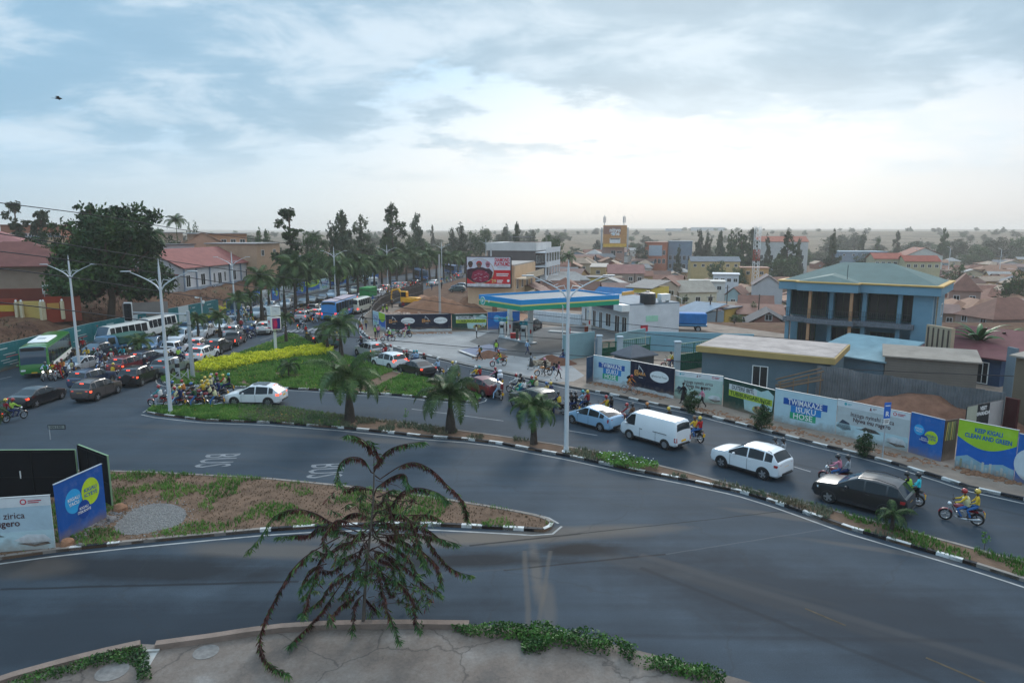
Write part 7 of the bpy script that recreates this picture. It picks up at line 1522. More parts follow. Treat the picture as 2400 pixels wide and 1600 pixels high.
rg=[('cas',1640,540,330,44,'olive'),('cas',1660,548,325,50,'olive'),('cas',1690,545,330,40,'olive'),('cas',1715,540,320,46,'dark'),('cas',1740,543,310,56,'dark'),('cas',1765,538,330,50,'olive'),('cas',1722,560,300,60,'dark'),('cas',1800,550,300,26,'olive'),('cas',1848,545,290,56,'dark'),('cas',1875,560,300,30,'olive'),('cas',1955,540,290,42,'olive'),('round',1835,600,270,90,'mid'),('round',2030,590,300,60,'olive'),('cas',2025,545,420,24,'olive'),('cas',2105,543,430,28,'olive'),('cas',2215,536,440,32,'mid'),('cas',2060,555,450,26,'mid'),('round',1960,555,520,80,'olive'),('round',2140,562,480,90,'olive'),('round',2240,560,470,80,'olive'),('round',2300,570,440,70,'mid'),('round',2350,555,460,90,'olive'),('round',2390,550,460,60,'mid'),('round',2005,545,560,60,'olive'),('round',1985,548,600,60,'olive'),('broad',2248,618,215,56,'mid'),('broad',2390,632,180,60,'dark'),('broad',2365,650,178,50,'dark'),('broad',1598,700-12,150,36,'mid'),('round',1683,610,240,54,'mid'),('round',1740,618,236,46,'mid'),('cas',1592,575,300,24,'olive'),('cyp',1768,703,135,22,'mid'),('round',1505,570,330,36,'olive'),('round',1370,600,250,26,'mid'),('round',1500,612,255,26,'mid'),('round',1742,625,230,34,'mid'),('round',1725,735,125,40,'mid'),('round',1420,575,360,60,'olive'),('round',1350,578,340,40,'olive')]
plc=['in the dark belt right of the blue grey block','beyond the town at the right','among the red roofs']
for i,(k,px,tp,ds,w,lf) in enumerate(rg):
 near=('%s tree %s'%({'cas':'feathery','round':'round','broad':'bushy','cyp':'small pointed green'}[k],plc[0] if px<1980 and ds>265 else plc[1] if ds>280 else plc[2]));tree_px(k,px,tp,ds,w,lf,near,i,group='trees of the right hand town')
r5=random.Random(33);k_=0
while k_<210:
 d=425+1000*r5.random()**2.2;px=r5.uniform(1180,2430) if k_%5 else r5.uniform(300,1200);x=(px-1200)/1600*d
 if road_free(x,d):continue
 zg=hz(x,d);hh=r5.uniform(5,9);tree(r5.choice(['round','round','cas']),(x,d,zg-.2),hh,hh*r5.uniform(1.0,2.0),r5.choice(['olive','olive','mid']),'small hazy tree on the far plain',k_,group='hazy trees on the far plain');k_+=1
for px,py,tp,w,lab in((1620,965,912,40,'small dark cypress bush beside the woman in black'),(1785,1005,945,44,'bushy shrub at the kerb before the dark green hoarding'),(2026,1066,1010,46,'small bushy tree left of the parking sign post')):
 g=G(px,py,.12);h_=D(px,tp,g.y).z-.12;tree('bush',(g.x,g.y,.12),h_,w/1600*g.y,'bush',lab,px)
 # ---- palms
def palm_mesh(seed,nf=15,th=1.0,droop=1.0,fl=3.0):
 r=random.Random(seed);cr=MB()
 for i in range(nf):
  a=2*math.pi*i*.382+r.uniform(-.2,.2);t_=i/nf;el=lerp(1.25,-.15,t_**.8)+r.uniform(-.12,.12);L=fl*r.uniform(.85,1.08)*(.8 if t_<.15 else 1);ca,sa=math.cos(a),math.sin(a);pts=[];x=z=0;ang=el;k=13
  for j in range(k):pts.append((x*ca,x*sa,z));st=L/(k-1);x+=st*math.cos(ang);z+=st*math.sin(ang);ang-=(.10+.12*j/k)*droop*(1.15 if t_>.3 else .75)
  cr.tube(pts,[.035*(1-.8*j/k) for j in range(k)],4)
  for j in range(1,k*7-7):
   u=j/(k*7-7)*(k-1);i0=min(int(u),k-2);p=Vector(pts[i0]).lerp(Vector(pts[i0+1]),u-i0);d=(Vector(pts[i0+1])-Vector(pts[i0])).normalized();sd_=Vector((-sa,ca,0));ln=fl*.30*math.sin(math.pi*min(.97,u/(k-1)*.85+.14))*r.uniform(.8,1.15)
   for s in(1,-1):
    up_=r.uniform(-.1,.35);q1=p+(sd_*s*.75+d*.45+Vector((0,0,up_))).normalized()*ln*.5;q2=q1+(sd_*s*.4+d*.35+Vector((0,0,-.9-.3*r.random()))).normalized()*ln*.62;w=d*.017*(fl/3+.5)/1.5*1.25
    cr.add([p-w,p+w,q1+w*.9,q1-w*.9,q2],[(0,1,2,3),(3,2,4)])
 return cr.mesh('crown',[LF['palm']])
PALMC=[palm_mesh(1,17,fl=3.0),palm_mesh(5,15,fl=3.2),palm_mesh(9,16,fl=2.8,droop=1.15)];PALMS_SMALL=palm_mesh(12,9,fl=3.0,droop=1.3);PALMS_SMALL.materials[0]=LF['dark']
SHAFT=M((.05,.10,.025),.5,var=.15,vs=2,name='crownshaft')
def palm(loc,h,fl,label,v=0,fat=.3,bw=1.0,shaft=True,small=False,group='royal palms',rot=None):
 """h = height at which the fronds start"""
 r_=empty('palm_tree',loc,v*1.3 if rot is None else rot);tag(r_,label,'palm',group);m=MB();s=.62 if shaft else 1.0
 m.tube([(0,0,-.05),(0,0,h*.1),(0,0,h*.28),(0,0,h*s*.9),(0,0,h*s)],[fat*1.15,fat*1.1,fat*.95,fat*.55,fat*.42],12);m.build('trunk',PBARK,r_,True)
 if shaft:m=MB();m.tube([(0,0,h*s-.02),(0,0,h*.75),(0,0,h)],[fat*.46,fat*.42,fat*.28],10);m.build('crownshaft',SHAFT,r_,True)
 c=part('crown',PALMS_SMALL if small else PALMC[v%3],parent=r_,loc=(0,0,h-.1));c.scale=(fl/3.0,)*3;return r_
def palm_px(bx,by,cy,w,label,v=0,z=.12,fat=.3,**k):
 g=G(bx,by,z);d_=math.hypot(g.y,0);h=D(bx,cy,g.y).z-z;fl=w/1600*(g.y+2)/2*1.32;return palm((g.x,g.y,z),h,fl,label,v,fat,**k)
palm_px(820,988,880,165,'big palm with a swollen dark trunk on the long median',0,fat=.36);palm_px(1056,1012,917,150,'middle palm on the long median',1,fat=.34);palm_px(1251,1040,950,128,'smaller palm left of the tallest lamp post',2,fat=.22)
palm_px(2090,1243,1200,88,'small dark palm by the rear wheel of the black SUV',1,fat=.1,shaft=False,small=True);palm_px(677,884,855,66,'young drooping palm in the middle of the grass island',0,fat=.08,shaft=False,small=True)
palm_px(671,802,742,50,'slim palm at the top corner of the grass island',2,fat=.2);palm_px(800,838,760,96,'bushy palm right behind the big palm crown',1,fat=.25);palm_px(768,822,775,70,'lower bushy palm left of the one behind the big crown',2,fat=.22)
mp_=[(332,831,800,60),(406,801,776,50),(466,793,745,60),(516,789,740,56),(561,766,700,60),(590,754,690,56),(615,750,650,80),(632,738,665,56),(668,735,655,60),(694,731,620,90),(722,727,640,84),(794,706,620,84),(815,693,615,80),(840,693,615,70),(856,685,622,72),(878,682,618,66),(896,681,612,66),(915,673,610,62),(953,662,598,64),(970,657,600,60),(989,660,605,58),(1007,654,602,56),(1023,652,604,54),(1040,652,603,52),(1056,650,604,50),(1074,646,606,46),(930,668,605,60),(1090,641,602,44)]
for i,(bx,by,cy,w) in enumerate(mp_):palm_px(bx,by,cy,w,'%s palm of the median row counting from the left'%nth(i),i,z=.16,fat=.22 if i<4 else .3,group='palms in a row on the jam median')
for px,py,tp,lab in((412,510,505,'palm standing on the skyline right of the huge tree'),(735,545,545,'palm on the skyline left of the widest casuarina'),(755,560,560,'lower palm on the skyline left of the widest casuarina')):
 t=D(px,tp+12,175);palm((t.x,175,hz(t.x,175)),t.z-hz(t.x,175),3.4,lab,px,.2,group='palms on the skyline')
t=D(352,550,112);palm((t.x,112,3.1),t.z-3.1,3.6,'palm half hidden at the right edge of the huge tree',2,.2,group='palms on the skyline')
t=D(1332,610,200);palm((t.x,200,hz(t.x,200)),t.z-hz(t.x,200)+1,3.2,'green palm behind the tallest lamp head',1,.2,group='palms on the skyline')
palm((G(-8,1015).x,G(-8,1015).y,.05),1.6,1.5,'palm fronds cut by the left edge above the black hoarding',1,.15,shaft=False,small=True)
def banana(loc,h,seed,label):
 r=random.Random(seed);r_=empty('banana_plant',loc);tag(r_,label,'banana plant','banana plants');m=MB();m.tube([(0,0,0),(0,0,h*.55)],[.16,.1],8);m.build('stem',M((.12,.13,.05),.7,name='banana_stem'),r_,True);m=MB()
 for i in range(15):
  a=i*2.4+r.uniform(-.3,.3);el=r.uniform(.85,1.5);L=h*r.uniform(.5,.7);ca,sa=math.cos(a),math.sin(a);x=0;z=h*.5;ang=el;k=10;P=[]
  for j in range(k):P.append((x,z));x+=L/k*math.cos(ang);z+=L/k*math.sin(ang);ang-=.17
  V=[]
  for j,(x,z) in enumerate(P):
   w=.19*math.sin(math.pi*min(1,(j+.3)/k))*h/4;V+=[(x*ca-sa*w,x*sa+ca*w,z-w*.35),(x*ca,x*sa,z),(x*ca+sa*w,x*sa-ca*w,z-w*.35)]
  m.add(V,[(j*3+q,j*3+3+q,j*3+4+q,j*3+1+q) for j in range(k-1) for q in range(2)])
 m.build('leaves',LF['banana'],r_);return r_
for i,(px,py,d,h) in enumerate(((2295,790,66,5.8),(2345,800,68,5.0),(2260,800,70,4.2),(2385,800,66,4.4))):t=D(px,py,d);banana((t.x,d,0),h,i,'%s banana plant from the left behind the maroon roof'%nth(i if i!=2 else 3) if False else['tallest banana plant behind the maroon roof','banana plant right of the tallest one','banana plant left of the tallest one','banana plant at the right edge of the picture'][i])
# ---- the drooping tree in the foreground
def fg_tree():
 r=random.Random(4);Y0=22.6;base=G(851,1466,.16);Y0=base.y
 r_=empty('drooping_tree',base);tag(r_,'thin foreground tree with arching branches of dead brown leaves and green tips','tree');rel=lambda p:Vector(p)-base
 def Q(u,v,dy=0):
  a,b=560+u/2.528,980+v/2.528;p=D(a,b,Y0+dy)
  return rel(p if p.z>.45 else G(a,b,.45))
 tr=MB();T=[Q(735,1235),Q(742,1100),Q(750,960),Q(765,800),Q(785,620),Q(797,480),Q(800,320),Q(800,210)];T[0]=Vector((0,0,0));tr.tube(T,[.07,.055,.05,.045,.04,.032,.024,.01],8)
 def tz(v):return pl([(210,.99),(1235,0)],v)
 br=[[(790,330),(730,240),(640,235),(590,290),(580,380)],[(800,230),(760,150),(700,110),(640,95)],[(805,310),(860,210),(950,160),(1100,135)],[(820,370),(960,280),(1050,262),(1150,310),(1230,390),(1320,480),(1357,610)],[(850,440),(900,560),(940,700),(940,830)],[(790,700),(560,620),(470,570),(370,540),(270,550),(190,600),(140,690),(50,790)],[(800,560),(900,520),(960,440),(1060,410),(1180,440),(1235,490)],[(800,560),(940,570),(1010,600),(1060,720),(1100,860)],[(1000,575),(1120,570),(1195,600)],[(780,700),(700,700),(640,760),(590,850)],[(1060,620),(1130,740),(1200,830),(1280,900),(1380,930)],[(760,800),(810,860),(840,980),(870,1110),(920,1240),(955,1330)],[(750,860),(620,940),(540,990),(480,1080),(370,1150)],[(620,960),(500,1130),(430,1210),(350,1290),(295,1345)],[(745,960),(660,1070),(600,1110),(530,1200)],[(742,1040),(690,1090),(680,1180),(670,1265)],[(600,700),(420,800),(330,880),(275,960),(220,1060),(160,1180),(125,1300),(140,1400),(200,1470),(290,1510)],[(745,1060),(780,1100),(830,1150)],[(780,860),(900,950),(980,1000),(1040,1100),(1045,1200),(1075,1255)],[(800,740),(1010,900),(1100,980),(1200,1050)],[(780,640),(500,640),(420,685),(340,690),(220,700)],[(760,660),(600,600),(540,640),(500,720),(545,800)],[(780,520),(840,500),(870,440),(920,420)],[(800,640),(880,620),(940,680),(1000,780)],[(790,700),(880,740),(1000,820),(1060,940)],[(770,780),(860,800),(940,880),(1010,1060)],[(775,760),(650,820),(560,900),(470,900),(400,980)],[(760,900),(690,900),(640,1000),(600,1060)],[(800,680),(900,690),(1040,680),(1150,700),(1290,740)],[(770,720),(620,740),(520,800),(440,780),(380,850)],[(800,430),(700,400),(640,420),(600,370)],[(805,420),(900,350),(980,330),(1000,400)],[(790,600),(700,560),(620,590),(560,690)],[(810,600),(960,640),(1100,650),(1200,720),(1250,740)],[(780,700),(720,780),(700,880),(730,960)],[(790,760),(830,830),(900,860),(930,960)],[(770,880),(850,920),(900,1040),(930,1000)],[(1000,700),(1080,780),(1170,870),(1200,990)],[(560,740),(470,860),(450,960),(380,1060)],[(785,640),(690,690),(600,660),(480,670)],[(800,700),(960,720),(1060,800),(1130,900)],[(430,1000),(400,1100),(380,1170)],[(800,300),(830,240),(800,170),(780,130)],[(520,860),(420,900),(360,1030)]]
 dead=MB();grn=MB();bm_=MB()
 def leaf(mb,p,d,L,w):
  d=d.normalized();s=d.cross(Vector((r.gauss(0,1),r.gauss(0,1),r.gauss(0,.4)))).normalized()*w;b=(p+d*L*.5)+Vector((0,0,-.01));mb.add([p,b+s,p+d*L+Vector((0,0,-.02)),b-s],[(0,1,2,3)])
 for bi,P in enumerate(br):
  off=r.uniform(-2.2,2.2);pts=[]
  q=[Vector((a,b_)) for a,b_ in P];sm_=[]
  for i in range(len(q)-1):
   p0=q[max(0,i-1)];p1=q[i];p2=q[i+1];p3=q[min(len(q)-1,i+2)]
   for k in range(6):
    t=k/6;sm_.append(.5*((2*p1)+(-p0+p2)*t+(2*p0-5*p1+4*p2-p3)*t*t+(-p0+3*p1-3*p2+p3)*t**3))
  sm_.append(q[-1]);n=len(sm_);near=abs(P[0][0]-785)<90
  for i,s in enumerate(sm_):t=i/(n-1);pts.append(Q(s.x,s.y,off*(t if near else .45+.55*t)))
  if near:
   v0=P[0][1];k=min(range(len(T)),key=lambda j:abs((T[j]-pts[0]).length));pts[0]=T[k].lerp(pts[0],.35)
  bm_.tube(pts,[lerp(.024,.005,i/(n-1)) for i in range(n)],5)
  sp_=r.uniform(.62,.9) if bi not in(3,16) else .95
  for i in range(1,n-1):
   t=i/(n-1);seg=(pts[i+1]-pts[i]).length;m_=int(seg*150)+1
   for _ in range(m_):
    p=pts[i].lerp(pts[i+1],r.random())+Vector((r.gauss(0,.015),r.gauss(0,.015),0))
    if t<.14:continue
    if t<sp_:leaf(dead,p,Vector((r.gauss(0,.42),r.gauss(0,.42),-1.0)),r.uniform(.1,.26),r.uniform(.010,.019))
    if(t>sp_-.12 and r.random()<.45) or r.random()<.12:
     dd=(pts[i+1]-pts[i]).normalized();leaf(grn,p,Vector((r.gauss(0,.6),r.gauss(0,.6),-.8))+dd*.55,r.uniform(.16,.32),r.uniform(.014,.024))
  e=pts[-1];dd=(pts[-1]-pts[-2]).normalized()
  for _ in range(12):leaf(grn,e-dd*r.uniform(0,.25),Vector((r.gauss(0,.6),r.gauss(0,.6),-.6))+dd*.8,r.uniform(.18,.34),r.uniform(.013,.022))
 for _ in range(85):
  u=max(470,min(1150,r.gauss(830,200)));v=r.uniform(420,1160);c=Q(u,v,r.gauss(0,1.2));a=Vector((r.gauss(0,1),r.gauss(0,1),-.5)).normalized();
  w0=Vector((c.x*.35,c.y*.35,c.z));tw=[w0,w0.lerp(c,.55)+Vector((0,0,.12)),c,c+a*.35];bm_.tube(tw,[.012,.009,.006,.003],4)
  for _ in range(34):t=r.random();leaf(grn if r.random()<.68 else dead,c+a*t*.55,a*.5+Vector((r.gauss(0,.7),r.gauss(0,.7),-.6)),r.uniform(.14,.28),r.uniform(.013,.022))
 tr.build('trunk',M((.13,.11,.095),.85,var=.2,vs=6,name='pale_bark'),r_,True);bm_.build('branches',M((.06,.035,.03),.85,name='twig'),r_,True)
 dead.build('dead_leaves',leafmat('dead_leaf',[(.022,.006,.006),(.06,.016,.014),(.13,.045,.035)],.8,2,fine=8),r_);grn.build('green_leaves',leafmat('narrow_leaf',[(.015,.055,.016),(.045,.12,.032),(.13,.19,.04)],.55,2,fine=8),r_)
fg_tree()
for px,py,h,lab in((951,993,1.1,'bare leggy sapling on the long median'),(2306,1290,.8,'small leafy weed at the near end of the median')):
 g=G(px,py,.12);r_=empty('sapling',g);tag(r_,lab,'sapling');m=MB();m.tube([(0,0,0),(.02,0,h*.5),(0,.02,h)],[.015,.01,.004],5);m.build('stem',BARK,r_);V,Fc=crown([(0,0,h*.7,.18,.18,h*.3)],90,.05,3);me=bpy.data.meshes.new('leaves');me.from_pydata(V,[],Fc);me.materials.append(GRA);part('leaves',me,parent=r_)
 # ================================================================ BUILDINGS
Ab=D(432,680,125);Bb=D(606,657,156);Ab.z=Bb.z=0
r_,L=building('white_bungalow',Ab,Bb,13,4.2,(.60,.60,.61),'long white bungalow with a dusty red hip roof on the left bank','house','gable',(.24,.085,.075),z=3.1,over=.6,rise=3.2,wins=[('f',.05,1.7,1.5,2.2,'window'),('f',.22,1.7,1.6,2.2,'window'),('f',.36,1.7,.8,2.0,'window'),('f',.43,1.35,1.5,2.6,'door'),('f',.50,1.7,.8,2.0,'window'),('f',.63,1.7,1.5,2.0,'window'),('f',.82,1.7,1.5,2.0,'window'),('l',.2,2.4,1.2,.7,'window'),('l',.55,2.4,1.0,.7,'window')])
for u in(0.0,.14,.3,.56,.72,.98):m=MB();m.box((L*u+.1,-.12,2.05),(.3,.2,4.1));m.build('pilaster',M((.22,.28,.36),.6,name='blue_grey_trim'),r_)
m=MB();m.box((L*.43,-.45,3.1),(4.2,.5,3.2));m.build('porch',M((.62,.62,.63),.8,name='porch_wall'),r_) if False else None
m=MB();m.box((L/2,-.1,.2),(L+.3,.12,.5));m.build('plinth',M((.25,.3,.36),.7,name='plinth'),r_)
w2=Matrix.Translation(r_.location)@Matrix.Rotation(r_.rotation_euler.z,4,'Z');a_=w2@Vector((-4.2,1.5,0));b_=w2@Vector((.0,1.2,0));a_.z=b_.z=0
building('bungalow_annex',a_,b_,8,3.0,(.56,.56,.58),'low annex with a lean-to red roof left of the white bungalow','house','shed',(.22,.08,.07),z=3.1,rise=1.4,over=.4,wins=[('f',.6,1.7,1.3,1.2,'window'),('f',.2,2.0,.7,.6,'window')])
Ab=D(-150,690,101);Bb=D(172,678,107);Ab.z=Bb.z=0
building('brown_roofed_house',Ab,Bb,14,5.6,(.30,.235,.18),'large tan house with a brown hip roof at the left edge','house','hip',(.16,.06,.05),z=3.1,over=1.0,rise=3.6)
Ab=D(-90,560,128);Bb=D(45,560,132);Ab.z=Bb.z=0
building('pink_roofed_house',Ab,Bb,9,8.8,(.25,.18,.16),'house with a dusty pink roof above the brown roofed one','house','hip',(.3,.13,.12),z=3.1,over=.8,rise=2.4,wins=[('f',.3,6,1,1,'window'),('f',.7,6,1,1,'window')])
BRK=(.17,.045,.03)
def wall(px0,px1,d0,d1,h,c,label,z=None,top=None):
 a_=D(px0,700,d0);b_=D(px1,700,d1);zz=hz(a_.x,d0) if z is None else z;a_.z=b_.z=0;return building('boundary_wall',a_,b_,.25,h,c,label,'wall',None,z=zz,group='boundary walls')
wall(-60,185,92,95,3.1,BRK,'long red brick wall behind the yellow gate',z=3.1)
g0_,L_=wall(-60,38,86,86.3,2.6,(.25,.04,.02),'red wall with a yellow painted panel left of the gate',z=2.9);m=MB();m.box((L_*.72,-.03,1.4),(2.0,.04,.8));m.build('painted_panel',M((.5,.33,.05),.7,name='ochre'),g0_)
g0_,L_=wall(100,145,86.5,87.5,2.7,(.25,.04,.02),'red wall with an ochre panel right of the gate',z=3.0);m=MB();m.box((L_*.5,-.03,1.5),(1.3,.04,.75));m.build('painted_panel',M((.45,.25,.06),.7,name='ochre2'),g0_)
g0_,L_=wall(147,188,87.6,89,2.6,(.2,.05,.03),'short red brick wall stepping down beside the left lamp post',z=3.0)
g0_,L_=wall(40,96,86.4,86.6,2.2,(.52,.38,.12),'yellow sliding gate between cream posts',z=2.95)
for i,(px,d) in enumerate(((36,86),(48,86),(94,86),(100,86.2),(144,87.2))):
 t=D(px,700,d);r_=empty('gate_post',(t.x,d,2.8));tag(r_,'%s cream gate post from the left'%nth(i),'gate post','cream gate posts');m=MB();m.bbox((0,0,1.15),(.34,.34,2.3),.03);m.build('post',M((.55,.48,.32),.7,var=.1,name='cream_paint'),r_);m=MB();m.ell((0,0,2.44),(.13,.13,.16),10,6);m.build('globe',WHITE,r_,True)
a_=D(101,700,90);b_=D(131,700,90.5);p=Panel((a_.x,a_.y,5.7),(b_.x,b_.y,5.7),1.3,WHI,'white notice board with a red band above the brick wall',world=True,name='notice_board',group=None);p.shape(rect(.1,.45,p.W-.1,.72),(.5,.08,.06),'print_band');p.lines(.45,.78,.6,.1,(.3,.34,.5),2);m=MB();m.tube([(.2,.05,0),(.2,.05,-2)],.04,6);m.tube([(p.W-.2,.05,0),(p.W-.2,.05,-2)],.04,6);m.build('posts',GREYP,p.root)
wall(285,392,93,96,1.3,(.2,.18,.165),'grey block wall below the huge dark tree',z=2.9)
def bpx(name,px0,px1,d0,d1,ytop,depth,wallc,label,ybase=None,z=None,**k):
 a_=D(px0,ytop,d0);b_=D(px1,ytop,d1);zz=(hz(a_.x,d0) if z is None else z);h=a_.z-zz;a_.z=b_.z=0;return building(name,a_,b_,depth,h,wallc,label,z=zz,**k)
W3=lambda n,zz,w=1.2,h=1.3:[('f',(i+.5)/n,zz,w,h,'window') for i in range(n)]
bpx('peach_house',466,578,165,172,548,11,(.50,.30,.19),'two storey peach house with a balcony on the left slope',roof='flat',rc=(.45,.45,.45),cat='house',wins=W3(5,8.0,1.3,1.5)+W3(3,5.0),over=.8)
bpx('peach_bungalow',420,530,158,162,572,10,(.48,.28,.19),'low peach house with an orange gable roof',roof='gablex',rc=(.42,.22,.15),cat='house',rise=2.6,wins=W3(4,5.5))
bpx('cream_block',365,428,175,178,546,10,(.5,.38,.3),'plain cream block left of the cypress trees',roof='flat',rc=(.4,.4,.4),wins=W3(3,7.5,1.0,1.2))
bpx('grey_roofed_store',600,655,150,160,572,12,(.45,.30,.2),'peach store above the grey blue roof',roof='flat',rc=(.35,.33,.32),wins=W3(2,6))
bpx('blue_grey_shed',612,658,178,186,602,7,(.16,.2,.26),'shed with a blue grey metal roof right of the bungalow',roof='shed',rc=(.14,.2,.27),rise=2.2,wins=W3(2,2.5))
bpx('dark_store',662,745,190,200,618,9,(.14,.15,.16),'grey block with dark roof behind the ragged tree',roof='gable',rc=(.16,.2,.25),rise=1.8,wins=W3(4,2.5))
bpx('grey_metal_wall_store',728,756,182,186,640,8,(.2,.21,.22),'grey sheet walled store behind the blue mural',roof='flat',rc=(.25,.2,.2))
bpx('white_roadside_house',860,900,235,240,612,8,(.42,.45,.5),'pale roadside building behind the far palms',roof='flat',rc=(.3,.3,.32),wins=W3(4,2.5))
bpx('roadside_shop',920,1010,270,295,600,9,(.25,.24,.25),'long low shop row behind the far palms',roof='gable',rc=(.2,.12,.1),rise=1.5,wins=W3(8,1.8))
bpx('orange_brick_block',0,140,200,205,528,12,(.30,.13,.08),'long orange brick building on the far left skyline',roof='flat',rc=(.2,.1,.08),wins=[('f',(i+.5)/9,9,1.4,2.2,'window') for i in range(9)])
bpx('low_grey_roof_building',40,150,175,180,556,8,(.42,.3,.2),'long low building with a blue grey roof left of the huge tree',roof='flat',rc=(.16,.19,.23),wins=W3(6,5))
bpx('grey_wall_house',380,455,140,146,575,8,(.45,.45,.46),'pale grey house wall above the bungalow roof',roof='flat',rc=(.1,.1,.1),wins=W3(2,6))
A=D(1096,640,118);Bc=D(1206,640,116);A.z=Bc.z=0
r_,L=building('cream_shop_building',A,Bc,17,8.1,(.60,.42,.27),'cream building carrying the red billboard','building','flat',(.3,.28,.26),over=-.1)
m=MB();m.box((L*.58,-.08,1.6),(.8,.2,3.2));m.build('pilaster',M((.3,.13,.08),.8,name='brown_brick'),r_)
for zz in(3.4,6.6):
 m=MB();m.bbox((L+1.0,8,zz-.7),(2.0,15,.2),.03);m.box((L+1.95,8,zz-.2),(.08,15,1.0));m.build('balcony',M((.55,.45,.33),.8,var=.15,name='balcony_cream'),r_)
for j in range(4):
 for zz in(1.8,5.0):win(r_,L+.03,2.0+j*3.8,zz,1.3,1.8,R(90))
W8=L
BW_,BH_=7.6,5.4
a_=D(1095,672,117.2);b_=D(1197,672,115.6);zb0=a_.z;p=Panel((a_.x,a_.y,zb0),(b_.x,b_.y,zb0),D(1095,602,117.2).z-zb0,(.62,.02,.03),'red and white concert billboard with three portraits on the cream building',world=True,name='billboard',group=None,th=.25)
W_,Hh=p.W,p.H;p.shape([(.02,Hh*.57),(W_-.02,Hh*.57),(W_-.02,Hh-.02),(.02,Hh-.02)],(.68,.66,.72),'print');p.shape(disc(W_*.30,Hh*.52,W_*.325,Hh*.42),(.45,.28,.1),'gold_ring');p.shape(disc(W_*.30,Hh*.525,W_*.312,Hh*.405),(.60,.58,.66),'print')
p.shape([(.03,Hh*.3),(.03,Hh*.57),(W_*.09,Hh*.62),(W_*.17,Hh*.62),(W_*.24,Hh*.66),(W_*.36,Hh*.66),(W_*.44,Hh*.62),(W_*.52,Hh*.62),(W_*.60,Hh*.5),(W_*.57,Hh*.3),(W_*.45,Hh*.16),(W_*.3,Hh*.13),(W_*.15,Hh*.16)],(.05,.012,.025),'jackets')
p.shape([(W_*.10,Hh*.30),(W_*.14,Hh*.50),(W_*.26,Hh*.58),(W_*.4,Hh*.55),(W_*.52,Hh*.42),(W_*.5,Hh*.25),(W_*.34,Hh*.15),(W_*.18,Hh*.18)],(.28,.012,.05),'jacket')
for x,yb,rx,ry,sk_,hc,hx in((.085,.73,.045,.085,(.13,.06,.05),(.03,.02,.02),0),(.285,.73,.052,.095,(.2,.09,.07),(.5,.01,.02),0),(.485,.73,.045,.085,(.35,.13,.17),(.5,.22,.28),0)):
 p.shape(disc(W_*x,Hh*(yb+.045),W_*rx*1.25,Hh*ry*1.0),hc,'portrait_hair');p.shape(disc(W_*x,Hh*yb,W_*rx,Hh*ry),sk_,'portrait_face');p.shape(rect(W_*(x-.035),Hh*(yb+.01),W_*(x+.035),Hh*(yb+.035)),(.01,.01,.012),'portrait_glasses');p.k-=3
p.k+=3
r6=random.Random(6)
for i in range(16):x=W_*r6.uniform(.14,.48);z_=Hh*r6.uniform(.2,.52);a_=r6.uniform(-.6,.6);p.shape([(x,z_),(x+W_*.05,z_+a_*.3),(x+W_*.05,z_+a_*.3+.06),(x,z_+.07)],r6.choice([(.55,.2,.32),(.4,.04,.1),(.6,.5,.55)]),'jacket_pattern');p.k-=1
p.shape(rect(.02,.02,W_-.02,Hh*.11),(.7,.7,.74),'bottom_strip');p.txt('DIAMOND',.81,.90,Hh*.17,(.55,.02,.05),.03,sx=.62);p.k-=1;p.txt('PLATNUMZ',.81,.76,Hh*.17,(.55,.02,.05),.03,sx=.6);p.k-=1;p.txt('EXPERIENCE',.81,.655,Hh*.06,(.4,.4,.45),0);p.k-=1;p.lines(.82,.42,.28,.055,WHI,2);p.k-=1;p.txt('29',.62,.2,Hh*.16,(.7,.5,.2),.02);p.k-=1;p.lines(.76,.2,.14,.06,WHI,2);p.k-=1;p.shape(disc(W_*.95,Hh*.22,W_*.03),WHI,'emblem')
m=MB();
for q in(((W_/2,-.02,-.06),(W_+.3,.34,.14)),((W_/2,-.02,Hh+.06),(W_+.3,.34,.14)),((-.07,-.02,Hh/2),(.14,.34,Hh)),((W_+.07,-.02,Hh/2),(.14,.34,Hh))):m.box(*q)
m.build('frame',BLACK,p.root)
A=D(1143,600,150);Bc=D(1255,600,147);A.z=Bc.z=0;hh=D(1143,569,150).z
r_,L=building('office_block',A,Bc,14,hh-1.6,(.14,.12,.115),'four storey grey block with a white top band behind the billboard','building',None)
m=MB();m.box((L/2,7,hh-.8),(L+.4,14.4,1.7));m.build('top_band',M((.62,.60,.58),.8,var=.12,vs=.3,name='stained_white'),r_);
m=MB();m.box((L/2+1.5,7,hh+.05),(L*.7,12,.08));m.build('roof',M((.15,.11,.1),.9,name='rusty_roof'),r_)
for zz in(3.4,6.4,9.4):m=MB();m.bbox((L+1.2,7,zz),(2.4,14,.25),.03);m.box((L+2.35,7,zz+.6),(.08,14,.9));m.build('balcony',M((.6,.62,.64),.8,var=.1,name='balcony_white'),r_)
for j in range(6):m=MB();m.box((L+2.2,.4+j*2.65,(hh-1.6)/2),(.25,.25,hh-1.6));m.build('column',M((.62,.63,.65),.8,name='column_white2'),r_)
for j in range(5):
 for zz in(1.8,4.9,7.9,10.6):win(r_,L+.03,1.7+j*2.65,zz,1.6,1.7,R(90),fr=WHITE)
m=MB();m.box((.8,-.1,hh/2),(.3,.2,hh-1.8));m.build('pipe',M((.6,.6,.6),.6,name='pipe'),r_)
m=MB();m.box((L*.6,5,hh+1.2),(5,4,.12));
for a_ in(-2.3,2.3):m.tube([(L*.6+a_,3.2,hh),(L*.6+a_,3.2,hh+1.2)],.05,5);m.tube([(L*.6+a_,6.8,hh),(L*.6+a_,6.8,hh+1.2)],.05,5)
m.build('roof_frame',M((.1,.1,.11),.7,name='dark_frame2'),r_)
